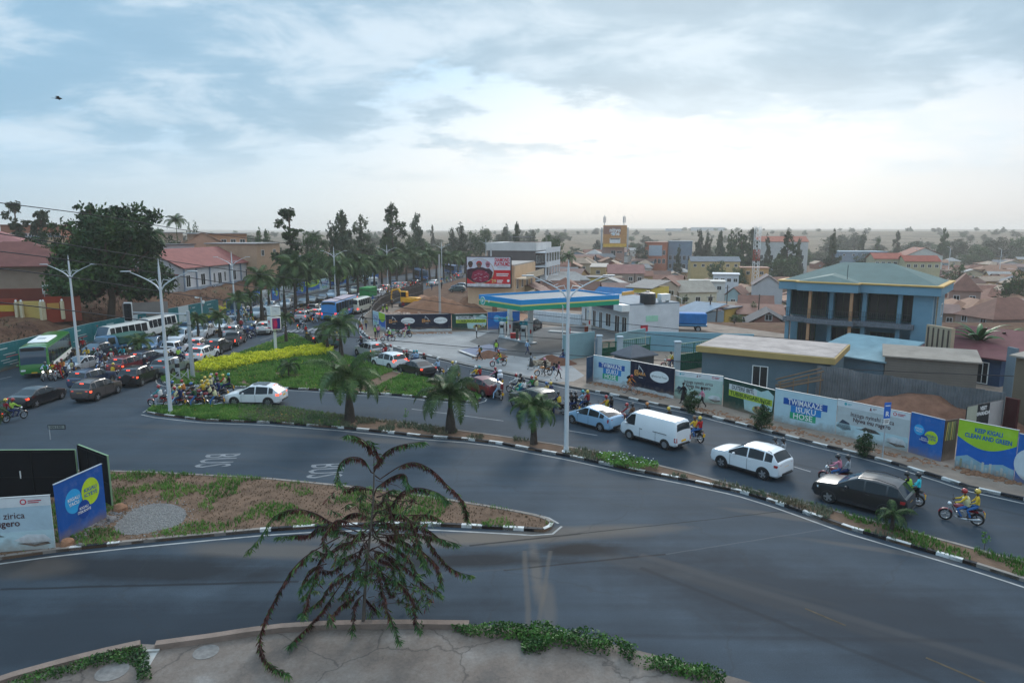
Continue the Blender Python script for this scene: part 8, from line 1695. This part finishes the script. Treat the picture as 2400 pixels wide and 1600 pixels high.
dT=300;A=D(1416,600,dT);Bc=D(1463,600,dT);zT=hz(A.x,dT);A.z=Bc.z=0;hT=D(1416,580,dT).z-zT
r_,L=building('pink_tower_building',A,Bc,9,hT,(.36,.22,.18),'pinkish brown block under the orange billboard','building','flat',(.3,.2,.18),z=zT,wins=[('f',.45,hT-2.5,2.0,2.4,'window'),('f',.75,hT-2,2.4,.8,'window')])
a_=D(1413,580,dT-1);b_=D(1468,580,dT-1);p=Panel((a_.x,a_.y,a_.z),(b_.x,b_.y,a_.z),D(1413,528,dT-1).z-a_.z,(.50,.25,.09),'orange brown billboard with white lettering on the skyline',world=True,name='billboard',group=None,th=.6)
W_,Hh=p.W,p.H;p.shape(rect(.1,.1,W_-.1,Hh*.16),(.7,.42,.06),'print');p.k-=1;p.shape(rect(.1,Hh*.6,W_*.75,Hh*.95),(.30,.16,.12),'print');p.txt('nityo',.5,.78,Hh*.25,WHI,.03);p.k-=1;p.txt('gine',.5,.62,Hh*.25,WHI,.03);p.k-=1;p.shape(disc(W_*.42,Hh*.61,W_*.06),(.1,.4,.6),'emblem');p.k-=1;p.shape(rect(W_*.28,Hh*.2,W_*.73,Hh*.42),WHI,'print_box');p.shape(rect(W_*.30,Hh*.35,W_*.71,Hh*.405),(.08,.07,.06),'print_line');p.k-=1;p.shape(rect(W_*.30,Hh*.265,W_*.71,Hh*.285),(.4,.42,.45),'print_line')
m=MB();m.box((-.6,.5,Hh/2-1),(.5,.8,Hh));m.box((W_+.6,.5,Hh/2-1),(.5,.8,Hh));m.build('frame',GREYP,p.root)
for i,px in enumerate((1417,1463)):
 t=D(px,505,dT+3);r_=empty('antenna_mast',(t.x,dT+3,zT+hT));tag(r_,('left' if i==0 else 'right')+' antenna mast above the orange billboard','antenna','antenna masts on the billboard tower');hh=t.z-zT-hT;m=MB();m.tube([(0,0,0),(0,0,hh)],.16,6);m.build('mast',GREYP,r_)
 for k in range(3):m=MB();a=k*2.1;m.bbox((.5*math.cos(a),.5*math.sin(a),hh-1.8),(.35,.35,2.6),.08);m.build('antenna_panel',M((.5,.5,.5),.6,name='antenna_grey'),r_)
BB=(.17,.30,.38);BBd=(.09,.17,.26);A=Vector((32.0,79.5,0));Bc=Vector((43.6,70.4,0));d=(Bc-A);L=d.length;rz=math.atan2(d.y,d.x)
r_=empty('blue_villa',A,rz);tag(r_,'large two storey blue building with a green hip roof and dark balconies','building');bm1=M(BB,.75,var=.1,vs=.8,name='blue_wall');DP=9.6
m=MB();m.box((L/2,DP/2+1.2,3.7),(L,DP-2.4+.01,7.4));m.build('wall',bm1,r_)
m=MB();m.box((L-.9,.6,3.7),(1.8,1.25,7.4));m.build('corner_wall',bm1,r_)
for x in(.15,4.8,8.2,11.6):m=MB();m.box((x+.12,.25,3.7),(.42,.42,7.4));m.build('column',bm1,r_)
for x in(2.9,7.2):m=MB();m.box((x,-.9,3.7),(.3,.3,7.4));m.build('column',M((.5,.27,.15),.7,name='orange_column'),r_)
MOS=M((.16,.17,.19),.6,var=.5,vs=7,name='mosaic')
m=MB();m.bbox((L/2-.8,.3,3.95),(L-1.4,1.7,.55),.04);m.bbox((5.1,-.9,3.95),(5.0,1.0,.55),.04);m.build('balcony_slab',MOS,r_)
m=MB()
for i in range(64):
 x=.2+i*(L-2.2)/63;yy=-.42 if not 2.7<x<7.5 else -1.3;m.box((x,yy,4.75),(.03,.03,1.0))
for x0_,x1_,yy in((.1,2.7,-.42),(2.7,7.5,-1.3),(7.5,L-1.9,-.42)):
 for zz in(4.75,5.25):m.box(((x0_+x1_)/2,yy,zz),(x1_-x0_,.04,.04))
m.build('railing',M((.05,.06,.065),.5,.5,name='dark_rail'),r_)
for i,(x,w) in enumerate(((1.3,2.0),(3.4,1.6),(6.4,2.6),(9.9,2.8),(12.6,1.5))):win(r_,x,1.12,5.75,w,2.9,0,fr=M((.05,.08,.04),.6,name='green_frame'),bars=2)
for i,(x,w,z_,h_) in enumerate(((2.2,2.0,1.9,3.0),(6.3,3.2,1.6,3.2),(10.2,2.6,1.8,2.4))):win(r_,x,1.12,z_,w,h_,0,fr=M((.05,.08,.04),.6,name='green_frame'),bars=3)
win(r_,L+.03,3.2,5.2,.8,4.2,R(90),fr=M((.5,.42,.3),.6,name='cream_frame'),bars=0,name='stair_window');win(r_,L+.03,7.6,5.2,1.2,1.5,R(90))
YF=M((.6,.38,.13),.6,name='cornice_yellow')
def band(x0,x1,y0,y1,z0,z1,mt,nm,gr=0):m=MB();m.bbox(((x0+x1)/2,(y0+y1)/2,(z0+z1)/2),(x1-x0+gr,y1-y0+gr,z1-z0),.03);m.build(nm,mt,r_)
band(-.7,L+.7,-.7,DP+.6,7.35,8.25,bm1,'fascia');band(1.6,7.9,-1.7,-.6,7.352,8.252,bm1,'fascia');band(-.7,L+.7,-.7,DP+.6,8.25,8.42,YF,'cornice',.3);band(1.6,7.9,-1.7,-.6,8.253,8.423,YF,'cornice',.3)
RG=M((.12,.18,.17),.7,var=.15,vs=.6,bump=.3,name='green_sheet');m=MB();e=-.3;m.add([(e,e,8.43),(L-e,e,8.43),(L-e,DP,8.43),(e,DP,8.43),(4.8,DP/2,10.4),(L-4.8,DP/2,10.4)],[(0,1,5,4),(1,2,5),(2,3,4,5),(3,0,4)]);m.add([(1.7,-1.6,8.44),(7.8,-1.6,8.44),(4.75,-.1,9.1),(4.75,2.4,9.3),(1.7,.4,8.5),(7.8,.4,8.5)],[(0,1,2),(1,5,3,2),(0,2,3,4)]);m.build('roof',RG,r_)
m=MB();m.tube([(6.5,-.5,8.4),(6.5,-.5,10.3)],.03,5);m.build('lightning_rod',DKP,r_)
A=D(1645,850,62);Bc=D(1946,880,56);A.z=Bc.z=0
r_,L=building('grey_flat_building',A,Bc,7.5,3.1,(.115,.165,.195),'low blue grey building with a mustard fascia behind the hoardings','building',None,wins=[('f',.48,1.1,1.35,2.3,'door')])
m=MB();m.bbox((L/2,3.6,3.35),(L+.8,8.6,.55),.03);m.build('fascia',M((.40,.28,.11),.7,var=.1,name='mustard_fascia'),r_);m=MB();m.box((L/2,3.6,3.64),(L+.5,8.2,.05));m.build('roof',M((.42,.36,.33),.9,var=.3,vs=.7,name='dusty_roof'),r_)
bpx('teal_roofed_shed',1905,2075,66,60.5,822,7,(.12,.18,.22),'shed with a pale teal metal roof in front of the blue building',roof='shed',rc=(.22,.34,.38),rise=1.1,cat='shed',z=0)
A=D(2070,900,60.2);Bc=D(2285,930,57);A.z=Bc.z=0
r_,L=building('block_walled_shed',A,Bc,3.4,3.0,(.20,.175,.15),'grey block walled shed with a pale sloping roof edge','shed','shed',(.3,.26,.22),rise=.5,over=.25,wins=[('r',.35,2.0,.9,1.4,'window')])
for j in range(13):m=MB();m.box((L/2,-.012,.22*j+.1),(L-.02,.02,.012));m.build('mortar_line',M((.10,.09,.08),.9,name='mortar'),r_)
A=D(2150,850,66);Bc=D(2345,870,60);A.z=Bc.z=0
building('maroon_roofed_store',A,Bc,9,2.7,(.03,.06,.12),'store with a wide maroon metal roof behind the block walled shed','shed','shed',(.13,.045,.05),rise=1.5,over=.5,wins=[('f',.8,1.2,1.0,2.0,'door')])
bpx('tan_wall_house',2383,2520,47.5,44,832,6,(.17,.13,.09),'tan plastered house cut by the right edge',roof='shed',rc=(.3,.26,.22),rise=.8,cat='house',z=0)
bpx('dark_red_gate',2357,2388,45.3,44.5,930,.2,(.055,.012,.012),'dark red metal gate at the end of the corrugated fence',roof=None,cat='gate',z=0)
bpx('metal_sheet_wall',2362,2384,57,56,812,.2,(.16,.2,.23),'pale corrugated sheet wall by the banana plants',roof=None,cat='wall',z=0)
A=D(2157,800,68);r_,L=bpx('breeze_block_wall',2172,2232,66,63,760,.4,(.42,.32,.22),'cream wall of stacked openwork blocks right of the blue building',roof=None,cat='wall',z=0)
for j in range(5):m=MB();m.box((L*(j+.5)/5,-.03,2.6),(.14,.05,4.4));m.build('opening',M((.08,.06,.05),.9,name='opening'),r_)
g=G(2340,960,0);r_=empty('chair',g+Vector((0,2,0)),R(40));tag(r_,'small pale wooden chair in the yard at the right','chair');WD=M((.5,.38,.22),.7,name='pale_wood');m=MB();m.bbox((0,0,.45),(.42,.42,.05),.01);m.build('seat',WD,r_);m=MB();m.bbox((-.2,0,.75),(.04,.4,.4),.01);m.build('backrest',WD,r_)
for a in(-.18,.18):
 for b_ in(-.18,.18):m=MB();m.box((a,b_,.22),(.04,.04,.44));m.build('leg',WD,r_)
def cw(px0,py0,px1,py1,h,c,label,nm='boundary_wall',cat='wall',th=.2):
 return building(nm,G(px0,py0,.0),G(px1,py1,.0),th,h,c,label,cat,None,group='boundary walls' if cat=='wall' else None)
PB=(.21,.34,.37)
cw(1321,847,1393,836,2.9,PB,'pale blue wall panel with bolted plates right of the tallest lamp');cw(1398,844,1410,836,2.4,(.16,.22,.27),'blue grey wall corner left of the first green gate');r_,L=cw(1444,831,1512,815,2.4,PB,'pale blue wall receding behind the green gates');cw(1513,824,1765,832,2.4,(.2,.36,.43),'long pale blue wall across the yard')
cw(1412,838,1450,836,2.2,(.2,.25,.3),'short wall holding the first green gate') if False else None
GG=(.01,.14,.08)
def gate(px0,py0,px1,py1,h,label):
 a_=G(px0,py0);b_=G(px1,py1);d=b_-a_;L=d.length;r_=empty('metal_gate',a_,math.atan2(d.y,d.x));tag(r_,label,'gate','green metal gates');mt=M(GG,.5,.2,.12,name='green_gate');m=MB()
 for x in[L*i/14 for i in range(15)]:m.box((x,0,h/2),(.04,.04,h))
 m.build('bars',mt,r_);m=MB()
 for z_ in(.08,h*.38,h*.62,h-.04):m.box((L/2,-.03,z_),(L,.06,.07))
 for x in(0,L/2,L):m.box((x,0,h/2),(.1,.09,h))
 m.build('frame',mt,r_);m=MB();m.box((L/2,.04,h*.32),(L-.1,.02,h*.6));m.build('sheet',M((.02,.12,.09),.6,name='gate_sheet'),r_)
gate(1410,838,1443,834,1.7,'small green gate farthest left in the pale blue wall');gate(1457,848,1522,838,2.4,'middle green gate above the first hoarding');gate(1592,872,1655,862,2.9,'tall arched green gate behind the mint hoarding')
for i,(px,py,h) in enumerate(((1452,848,2.7),(1586,874,3.1),(1404,842,2.6))):
 g=G(px,py);m=MB();m.bbox((0,0,h/2),(.55,.55,h),.03);m.bbox((0,0,h+.05),(.75,.75,.18),.08);o=m.build('gate_pillar',M((.36,.42,.46),.8,var=.1,name='pale_pillar'),loc=g);tag(o,['white pillar beside the middle green gate','white pillar left of the tall arched gate','white pillar left of the small green gate'][i],'pillar','gate pillars')
bikeset(0,0,0,'red','parked in the yard behind the navy hoarding',[('black','cream','yellow'),('black','white','yellow')],two=((1555,862),(1585,862)))
bpx('dark_tent',1440,1480,66,64,828,3,(.08,.09,.1),'small dark tent like roof behind the leftmost hoarding',roof='hip',rc=(.1,.11,.13),rise=.9,cat='shelter',z=0)
# ---- wooden stair ramp
r_=empty('timber_ramp',D(1822,905,54),R(-14));tag(r_,'rough timber ramp left of the corrugated fence','ramp');r_.location.z=0;m=MB()
for y_ in(0,1.2):m.tube([(-.0,y_,1.9),(3.4,y_,3.0)],.06,5);m.tube([(0,y_,1.4),(3.4,y_,2.3)],.06,5)
for x in(.2,1.2,2.3,3.2):m.tube([(x,0,0),(x,0,1.9+x*.32)],.05,5)
m.build('frame',M((.2,.13,.08),.9,var=.3,name='rough_wood'),r_);m=MB();m.add([(0,0,1.38),(3.4,0,2.28),(3.4,1.2,2.28),(0,1.2,1.38),(0,0,1.33),(3.4,0,2.23),(3.4,1.2,2.23),(0,1.2,1.33)],[(0,1,2,3),(7,6,5,4),(0,4,5,1),(2,6,7,3)]);m.build('deck',M((.05,.045,.04),.9,name='dark_planks'),r_)
a_=D(2262,990,43.5);b_=D(2350,950,45.5);a_.z=b_.z=.1;p=Panel(a_,b_,2.5,(.02,.025,.03),'dark strip of hoarding reading VISIT behind the green one',world=True);p.txt('VISIT\nRWANDA',.45,.8,.36,WHI,.03);p.shape(rect(p.W*.62,.1,p.W-.02,p.H-.02),(.4,.38,.37),'loose_sheet');p.shape(rect(.02,.1,p.W*.28,p.H-.02),(.36,.38,.3),'print')
def house(px0,px1,d0,d1,ytop,depth,wc,label,roof,rc,rise,n=2,name='town_house',**k):
 zz=hz(D(px0,ytop,d0).x,d0);a_=D(px0,ytop,d0);h=max(2.6,a_.z-zz);return bpx(name,px0,px1,d0,d1,ytop,depth,wc,label,roof=roof,rc=rc,rise=rise,cat='house',group='houses of the right hand town',wins=[('f',(i+.5)/n,h-1.6,1.2,1.1,'window') for i in range(n)],**k)
RR=(.20,.10,.075);RP=(.30,.15,.13);RGY=(.16,.16,.165);RT=(.34,.26,.2)
house(1592,1680,150,152,685,8,(.62,.57,.43),'cream house with a small gabled porch in the middle of the town','gable',(.33,.29,.24),2.2,3)
house(1467,1527,140,136,672,7,(.62,.48,.1),'yellow house with one barred window behind the blue shelter','shed',(.2,.19,.18),1.2,1)
house(1532,1588,152,150,668,8,(.5,.4,.32),'pale pink house right of the yellow house','gablex',RR,1.8,2)
house(1350,1424,168,166,650,6,(.6,.44,.1),'long yellow wall house behind the station canopy','flat',(.18,.17,.17),1,2)
house(1384,1420,205,204,625,6,(.5,.36,.18),'small cream house with a grey mono roof','shed',(.4,.35,.3),.8,1)
house(1426,1510,195,194,640,8,(.35,.27,.22),'long house with a dusty pink roof','gable',RP,2.2,4)
house(1765,1835,165,163,668,9,(.44,.44,.45),'whitish gable end house left of the blue building','gablex',(.15,.12,.12),2.3,0)
house(1738,1802,230,228,628,8,(.55,.32,.14),'orange cream house with a flat parapet','flat',(.3,.15,.1),1,2)
house(1752,1850,120,118,757,9,(.24,.11,.085),'brick house with a dark gable roof by the blue building','gablex',(.07,.075,.085),2.0,1)
house(1730,1840,132,130,735,5,(.4,.3,.14),'long house with a brown roof left of the blue building','shed',RR,1.5,3)
house(1732,1812,140,138,715,6,(.58,.4,.12),'yellow gabled house with a brown roof','gable',RR,1.8,2)
house(1560,1640,122,120,745,10,(.36,.3,.24),'house with a large faded brown roof behind the blue truck','gable',(.26,.15,.11),2.0,2)
house(1572,1640,116,112,730,8,(.2,.26,.3),'shed with a blue grey roof right of the white shop','shed',(.15,.22,.29),1.2,0)
house(1648,1668,132,130,722,4,(.45,.3,.38),'tiny pinkish walled house in the middle alley','shed',RR,.6,0)
house(1670,1700,133,131,722,6,(.55,.36,.08),'small ochre house at the top of the alley','flat',(.12,.13,.15),1,1)
house(1700,1738,170,168,690,8,(.3,.42,.44),'house with a pale turquoise gable','gablex',RR,1.8,1)
house(1618,1700,185,183,660,7,(.62,.6,.56),'low white wall like house with a parapet','flat',(.5,.48,.44),1,3)
house(1672,1732,200,198,643,7,(.58,.6,.63),'white flat roofed house with grey pillars','flat',(.62,.63,.65),1,4)
house(1620,1735,262,260,612,8,(.48,.36,.17),'long mustard house with grey roofs below the dark trees','gable',(.16,.18,.2),1.6,6)
house(2240,2330,120,112,735,12,(.36,.25,.21),'pinkish house with a pyramid roof right of the blue building','hip',RR,3.2,2)
house(2330,2430,125,118,742,12,(.42,.46,.48),'white house with a pyramid roof near the right edge','hip',(.2,.075,.06),3.4,2)
house(2225,2300,150,147,680,10,(.34,.22,.18),'house with a tall brown pyramid roof near the right edge','hip',RR,3.6,2)
house(2050,2120,245,243,606,10,(.42,.38,.26),'school like building with painted walls behind the blue building','gable',(.32,.09,.06),1.8,5)
house(2122,2205,238,236,612,8,(.45,.4,.25),'long house with a bright red roof right of the painted one','gable',(.32,.09,.06),1.8,5)
house(2125,2210,300,298,598,12,(.52,.52,.48),'white hall with a wide red brown roof','gablex',(.26,.1,.07),3.2,2)
house(1968,2080,360,358,590,14,(.18,.24,.3),'blue grey warehouse behind the town','flat',(.3,.4,.48),1,5)
for nm,px0,px1,d,y0,c,rc,lab in(('orange_grey_block',1512,1562,330,568,(.45,.15,.08),(.4,.2,.15),'orange framed block with pale grey front'),('blue_grey_office',1567,1622,335,566,(.2,.26,.33),(.25,.3,.36),'blue grey office with red window strips'),('white_red_school',1775,1895,345,566,(.5,.5,.48),(.35,.12,.08),'white building with red roof behind the dark trees')):
 r_,L=bpx(nm,px0,px1,d,d-3,y0,12,c,lab,roof='flat' if 'red_' not in nm else 'gable',rc=rc,rise=2.5,wins=[('f',(i+.5)/5,z_,1.4,2.2,'window') for i in range(5) for z_ in(4,8)])
 if nm.startswith('orange'):m=MB();m.box((L*.5,-.1,9),(L*.62,.25,5));m.build('front_panel',M((.36,.42,.48),.6,var=.1,name='pale_front'),r_)
bpx('hall_on_hill',1568,1602,1300,1300,536,30,(.5,.52,.55),'left pale hall on the far ridge',roof='flat',rc=(.5,.5,.52));bpx('hall_on_hill',1622,1700,1350,1340,533,30,(.52,.54,.56),'longer pale hall on the far ridge',roof='flat',rc=(.55,.55,.57))
# ---- the mass of small houses
WC=[('brick',(.27,.115,.08)),('cream',(.50,.40,.27)),('ochre',(.44,.28,.13)),('grey',(.27,.26,.25)),('whitewashed',(.52,.51,.48)),('mud brown',(.28,.19,.14)),('pale blue',(.22,.32,.38))]
RC=[('red brown',(.22,.105,.075)),('rusty',(.30,.165,.11)),('grey metal',(.2,.2,.205)),('pale metal',(.36,.34,.32)),('dusty pink',(.27,.175,.15)),('dark brown',(.13,.07,.055)),('sandy',(.34,.25,.185))]
hwin={}
def hm_build(seed):
 r=random.Random(seed);L=r.uniform(6.5,11);Dp=r.uniform(5.2,7.6);h=r.uniform(2.6,3.1);rt=r.choice(['gable','gable','gablex','hip','shed','gable','shed']);rs={'gable':Dp*.22,'gablex':L*.18,'hip':Dp*.3,'shed':.9}[rt]
 return building('small_house',(-L/2,0,0),(L/2,0,0),Dp,h,(.5,.5,.5),None,'house',rt,(.3,.3,.3),over=.45,rise=rs,wins=[('f',.2,1.5,1.1,1.0,'window'),('f',.5,1.1,.9,2.0,'door'),('f',.8,1.5,1.1,1.0,'window'),('l',.5,1.6,.9,.9,'window'),('r',.5,1.6,.9,.9,'window')])[0]
protos=[hm_build(100+i) for i in range(12)];used=[]
taken=[(o.location.x,o.location.y) for o in C.objects if o.parent is None and 'house' in o.name and not o.name.startswith('small_house')]
hc=0;r7=random.Random(12);cnt={}
rows=[];d=122
while d<560:rows.append(d);d*=1.045
for d in rows:
 step=11+d*.006;x=max(.035*d,8)-2;xe=.80*d+6
 while x<xe:
  xx=x+r7.uniform(-2,2);yy=d+r7.uniform(-3,3);x+=step*r7.uniform(.85,1.35)
  if any((xx-a)**2+(yy-b)**2<90 for a,b in taken):continue
  pxx=1200+1600*xx/(yy+1)
  if xx<pl(XRy,yy)+12 or(yy>300 and r7.random()<.45) or(yy<132 and 22<xx<60) or hc>=292:continue
  if 250<yy<345 and 1600<pxx<1990 and r7.random()<.7:continue
  wn,wc=r7.choice(WC);rn,rc_=r7.choice(RC[:2]+RC+RC[6:]);P_=protos[r7.randrange(12)]
  if P_ not in used:used.append(P_);o=P_
  else:o=copy_tree(P_)
  o.location=(xx,yy,hz(xx,yy)-.1);o.rotation_euler.z=r7.choice([0,0,math.pi/2,-math.pi/2,.35])+r7.uniform(-.25,.25)-.2
  for ch in o.children:
   if ch.name.startswith('wall') or ch.name.startswith('gable'):objmat(ch,0,M(wc,.85,var=.15,vs=.6,name='house_wall'))
   elif ch.name.startswith('roof'):objmat(ch,0,M(rc_,.8,var=.25,vs=.5,bump=.25,name='house_roof'))
  tag(o,'%s house with a %s roof %s'%(wn,rn,'in the near part of the town' if yy<190 else 'in the middle of the town' if yy<300 else 'in the far part of the town'),'house','small houses of the town');hc+=1
for P_ in protos:
 if P_ not in used:
  for ch in list(P_.children):
   for g_ in list(ch.children):bpy.data.objects.remove(g_)
   bpy.data.objects.remove(ch)
  bpy.data.objects.remove(P_)
print('houses',hc)
for i,(px,tp,d) in enumerate(((1665,690,118),(1680,722,112),(1705,668,135),(1780,690,130),(1488,640,165),(1722,745,105))):
 t=D(px,tp,d);zb=hz(t.x,d);r_=empty('utility_pole',(t.x,d,zb),R(20*i));tag(r_,'wooden utility pole in the town, %s from the camera'%nth([2,1,4,3,5,0][i]),'utility pole','wooden utility poles');m=MB();m.tube([(0,0,0),(.1,0,t.z-zb)],[.14,.1],6);m.build('pole',M((.09,.07,.06),.9,name='old_wood'),r_);m=MB();m.box((.1,0,t.z-zb-.5),(1.5,.1,.1));m.build('cross_arm',M((.09,.07,.06),.9,name='old_wood'),r_)
t=D(1029,596,106);r_=empty('concrete_pole',(t.x,106,.1));tag(r_,'concrete utility pole beside the building site','utility pole');m=MB();m.tube([(0,0,0),(0,0,t.z-.1)],[.2,.13],8);m.build('pole',M((.4,.38,.36),.9,name='pale_concrete_pole'),r_)
t=D(1776,545,225);zb=hz(t.x,225);r_=empty('lattice_mast',(t.x,225,zb));tag(r_,'white and red lattice mast in front of the dark trees','mast');hh=t.z-zb+2
for k in range(6):
 m=MB();z0_,z1_=hh*k/6,hh*(k+1)/6
 for a in((-.8,-.8),(.8,-.8),(.8,.8),(-.8,.8)):m.tube([(a[0],a[1],z0_),(a[0],a[1],z1_)],.08,4)
 for s in range(3):
  za,zb_=lerp(z0_,z1_,s/3),lerp(z0_,z1_,(s+1)/3)
  m.tube([(-.8,-.8,za),(.8,-.8,zb_)],.05,4);m.tube([(.8,-.8,za),(.8,.8,zb_)],.05,4);m.tube([(.8,.8,za),(-.8,.8,zb_)],.05,4);m.tube([(-.8,.8,za),(-.8,-.8,zb_)],.05,4)
 m.build('section',M((.45,.06,.04),.6,name='mast_red') if k==3 else WHITE,r_)
 # ---- overhead wires
WI=M((.035,.035,.04),.8,name='wire')
wires=[[(-60,468,50),(250,508,62),(440,540,75),(700,574,95),(920,604,115),(1095,628,125)],[(-60,538,42),(250,588,55),(440,618,66),(700,655,80),(920,691,90),(1130,722,92),(1400,752,86),(1800,790,76),(2450,836,66)],[(-60,582,40),(165,610,50),(440,650,62),(700,688,74),(1000,728,84),(1300,762,82),(1800,806,72),(2450,850,62)],[(-60,622,38),(165,650,48),(440,692,60),(800,738,74),(1200,785,80),(1500,806,74),(2450,872,60)],[(-60,702,36),(200,732,48),(440,762,58),(800,788,70),(1200,822,74),(1500,842,68),(2100,870,58),(2450,884,52)]]
for i,w in enumerate(wires):
 P=[D(*p) for p in w];Q=[]
 for a,b in zip(range(len(P)-1),range(1,len(P))):
  p0=P[max(0,a-1)];p1=P[a];p2=P[b];p3=P[min(len(P)-1,b+1)]
  for k in range(6):t=k/6;Q.append(.5*((2*p1)+(-p0+p2)*t+(2*p0-5*p1+4*p2-p3)*t*t+(-p0+3*p1-3*p2+p3)*t**3))
 Q.append(P[-1]);m=MB();m.tube(Q,.034,4);o=m.build('overhead_wire',WI);tag(o,'%s overhead wire from the top at the left edge'%nth(i),'wire','overhead wires')
 # ---- bird
t=D(137,231,60);r_=empty('bird',t,.4);tag(r_,'dark bird gliding high at the upper left','bird');m=MB();m.ell((0,0,0),(.28,.07,.07),10,6);m.add([(-.25,-.05,0),(-.25,.05,0),(-.5,.12,0),(-.5,-.12,0),(-.25,0,.02)],[(0,1,2,3),(0,1,4)]);m.build('body',BLACK,r_,True)
for s in(1,-1):m=MB();V=[(.1,s*.03,0),(-.12,s*.03,0),(.12,s*.35,.14),(-.1,s*.35,.14),(-.02,s*.8,.02),(-.12,s*.78,.02)];V+=[(a,b,c-.015) for a,b,c in V];m.add(V,[(0,2,3,1),(2,4,5,3),(7,9,8,6),(9,11,10,8),(0,6,8,2),(2,8,10,4),(1,3,9,7),(3,5,11,9),(4,10,11,5)]);m.build('wing',BLACK,r_)
# ---- low shrubs on the left bank
for i,(px,d,w) in enumerate(((455,105,3),(480,108,4),(500,112,3.4),(530,120,4),(428,100,2.6),(545,124,3))):
 t=D(px,700,d);o=leafmass([(t.x-w/2,d-.8),(t.x+w/2,d-.8),(t.x+w/2,d+.8),(t.x-w/2,d+.8)],420,.8,.12,YEL if i%2 else GRA,'shrub','%s low garden shrub before the white bungalow'%nth(i),'shrub',seed=60+i,z=hz(t.x,d),kind=None);o['group']='garden shrubs before the bungalow'
XB=leafmat('scrub',[(.03,.03,.018),(.06,.05,.03),(.10,.08,.05)],.9,.4,fine=2)
bank=[(-120,62),(-56,66),(-57,84),(-55,106),(-54,130),(-62,150),(-130,150)]
blades(bank,5200,.5,.05,XB,'dry_scrub','dry brown scrub on the earth bank behind the teal hoardings',lambda x,y,r:nz(x,y,.2,3)>-.15,z=4.3,seed=70,cat='scrub') if False else None
def scrub():
 r=random.Random(71);V=[];Fc=[]
 for _ in range(9000):
  x=r.uniform(-110,-53);y=r.uniform(60,135)
  if x>pl(XLy,y)-2.5 or nz(x,y,.18,3)<-.1:continue
  z=hz(x,y)-.05;h=r.uniform(.12,.5)
  for b in range(3):a=r.uniform(0,6.28);o=len(V);w=.05;ca,sa=math.cos(a),math.sin(a);V+=[(x-sa*w,y+ca*w,z),(x+sa*w,y-ca*w,z),(x+ca*h*.6,y+sa*h*.6,z+h)];Fc.append((o,o+1,o+2))
 me=bpy.data.meshes.new('dry_scrub');me.from_pydata(V,[],Fc);me.materials.append(XB);o=bpy.data.objects.new('dry_scrub',me);C.objects.link(o);tag(o,'dry brown scrub on the earth bank behind the teal hoardings','scrub',kind='stuff')
scrub()
# ================================================================ LABEL ORDINALS FOR LOOK-ALIKES
def wpos(o):
 return proj(o.location) if not(o.type=='MESH' and o.location.length<1e-6) else proj(sum((Vector(c) for c in o.bound_box),Vector())/8)
bylab={}
for o in list(C.objects):
 if o.parent is None and 'label' in o and o.get('kind')!='structure':bylab.setdefault(o['label'],[]).append(o)
for lab,L in bylab.items():
 if len(L)<2:continue
 L.sort(key=lambda o:wpos(o)[0])
 for i,o in enumerate(L):
  t=('leftmost' if i==0 else 'rightmost' if i==len(L)-1 else nth(i)+' from left,');w_=lab.split();o['label']=' '.join([t]+w_)
  if len(o['label'].split())>16:o['label']=' '.join((t+' '+lab.replace(' the ',' ')).split()[:16])
  # ================================================================ HAZE
m=MB();m.box((0,2100,18),(9000,4500,60));hz_m=bpy.data.materials.new('haze');hz_m.use_nodes=True;t=hz_m.node_tree;t.nodes.clear()
v=N(t,'ShaderNodeVolumePrincipled');v.inputs['Color'].default_value=(.99,.96,.92,1);v.inputs['Density'].default_value=.00032;v.inputs['Anisotropy'].default_value=.3
oo=N(t,'ShaderNodeOutputMaterial');t.links.new(v.outputs[0],oo.inputs['Volume']);o=m.build('haze',hz_m);tag(o,kind='stuff',label='thin dusty haze over the whole town',cat='haze')
print('objects',len(bpy.data.objects))
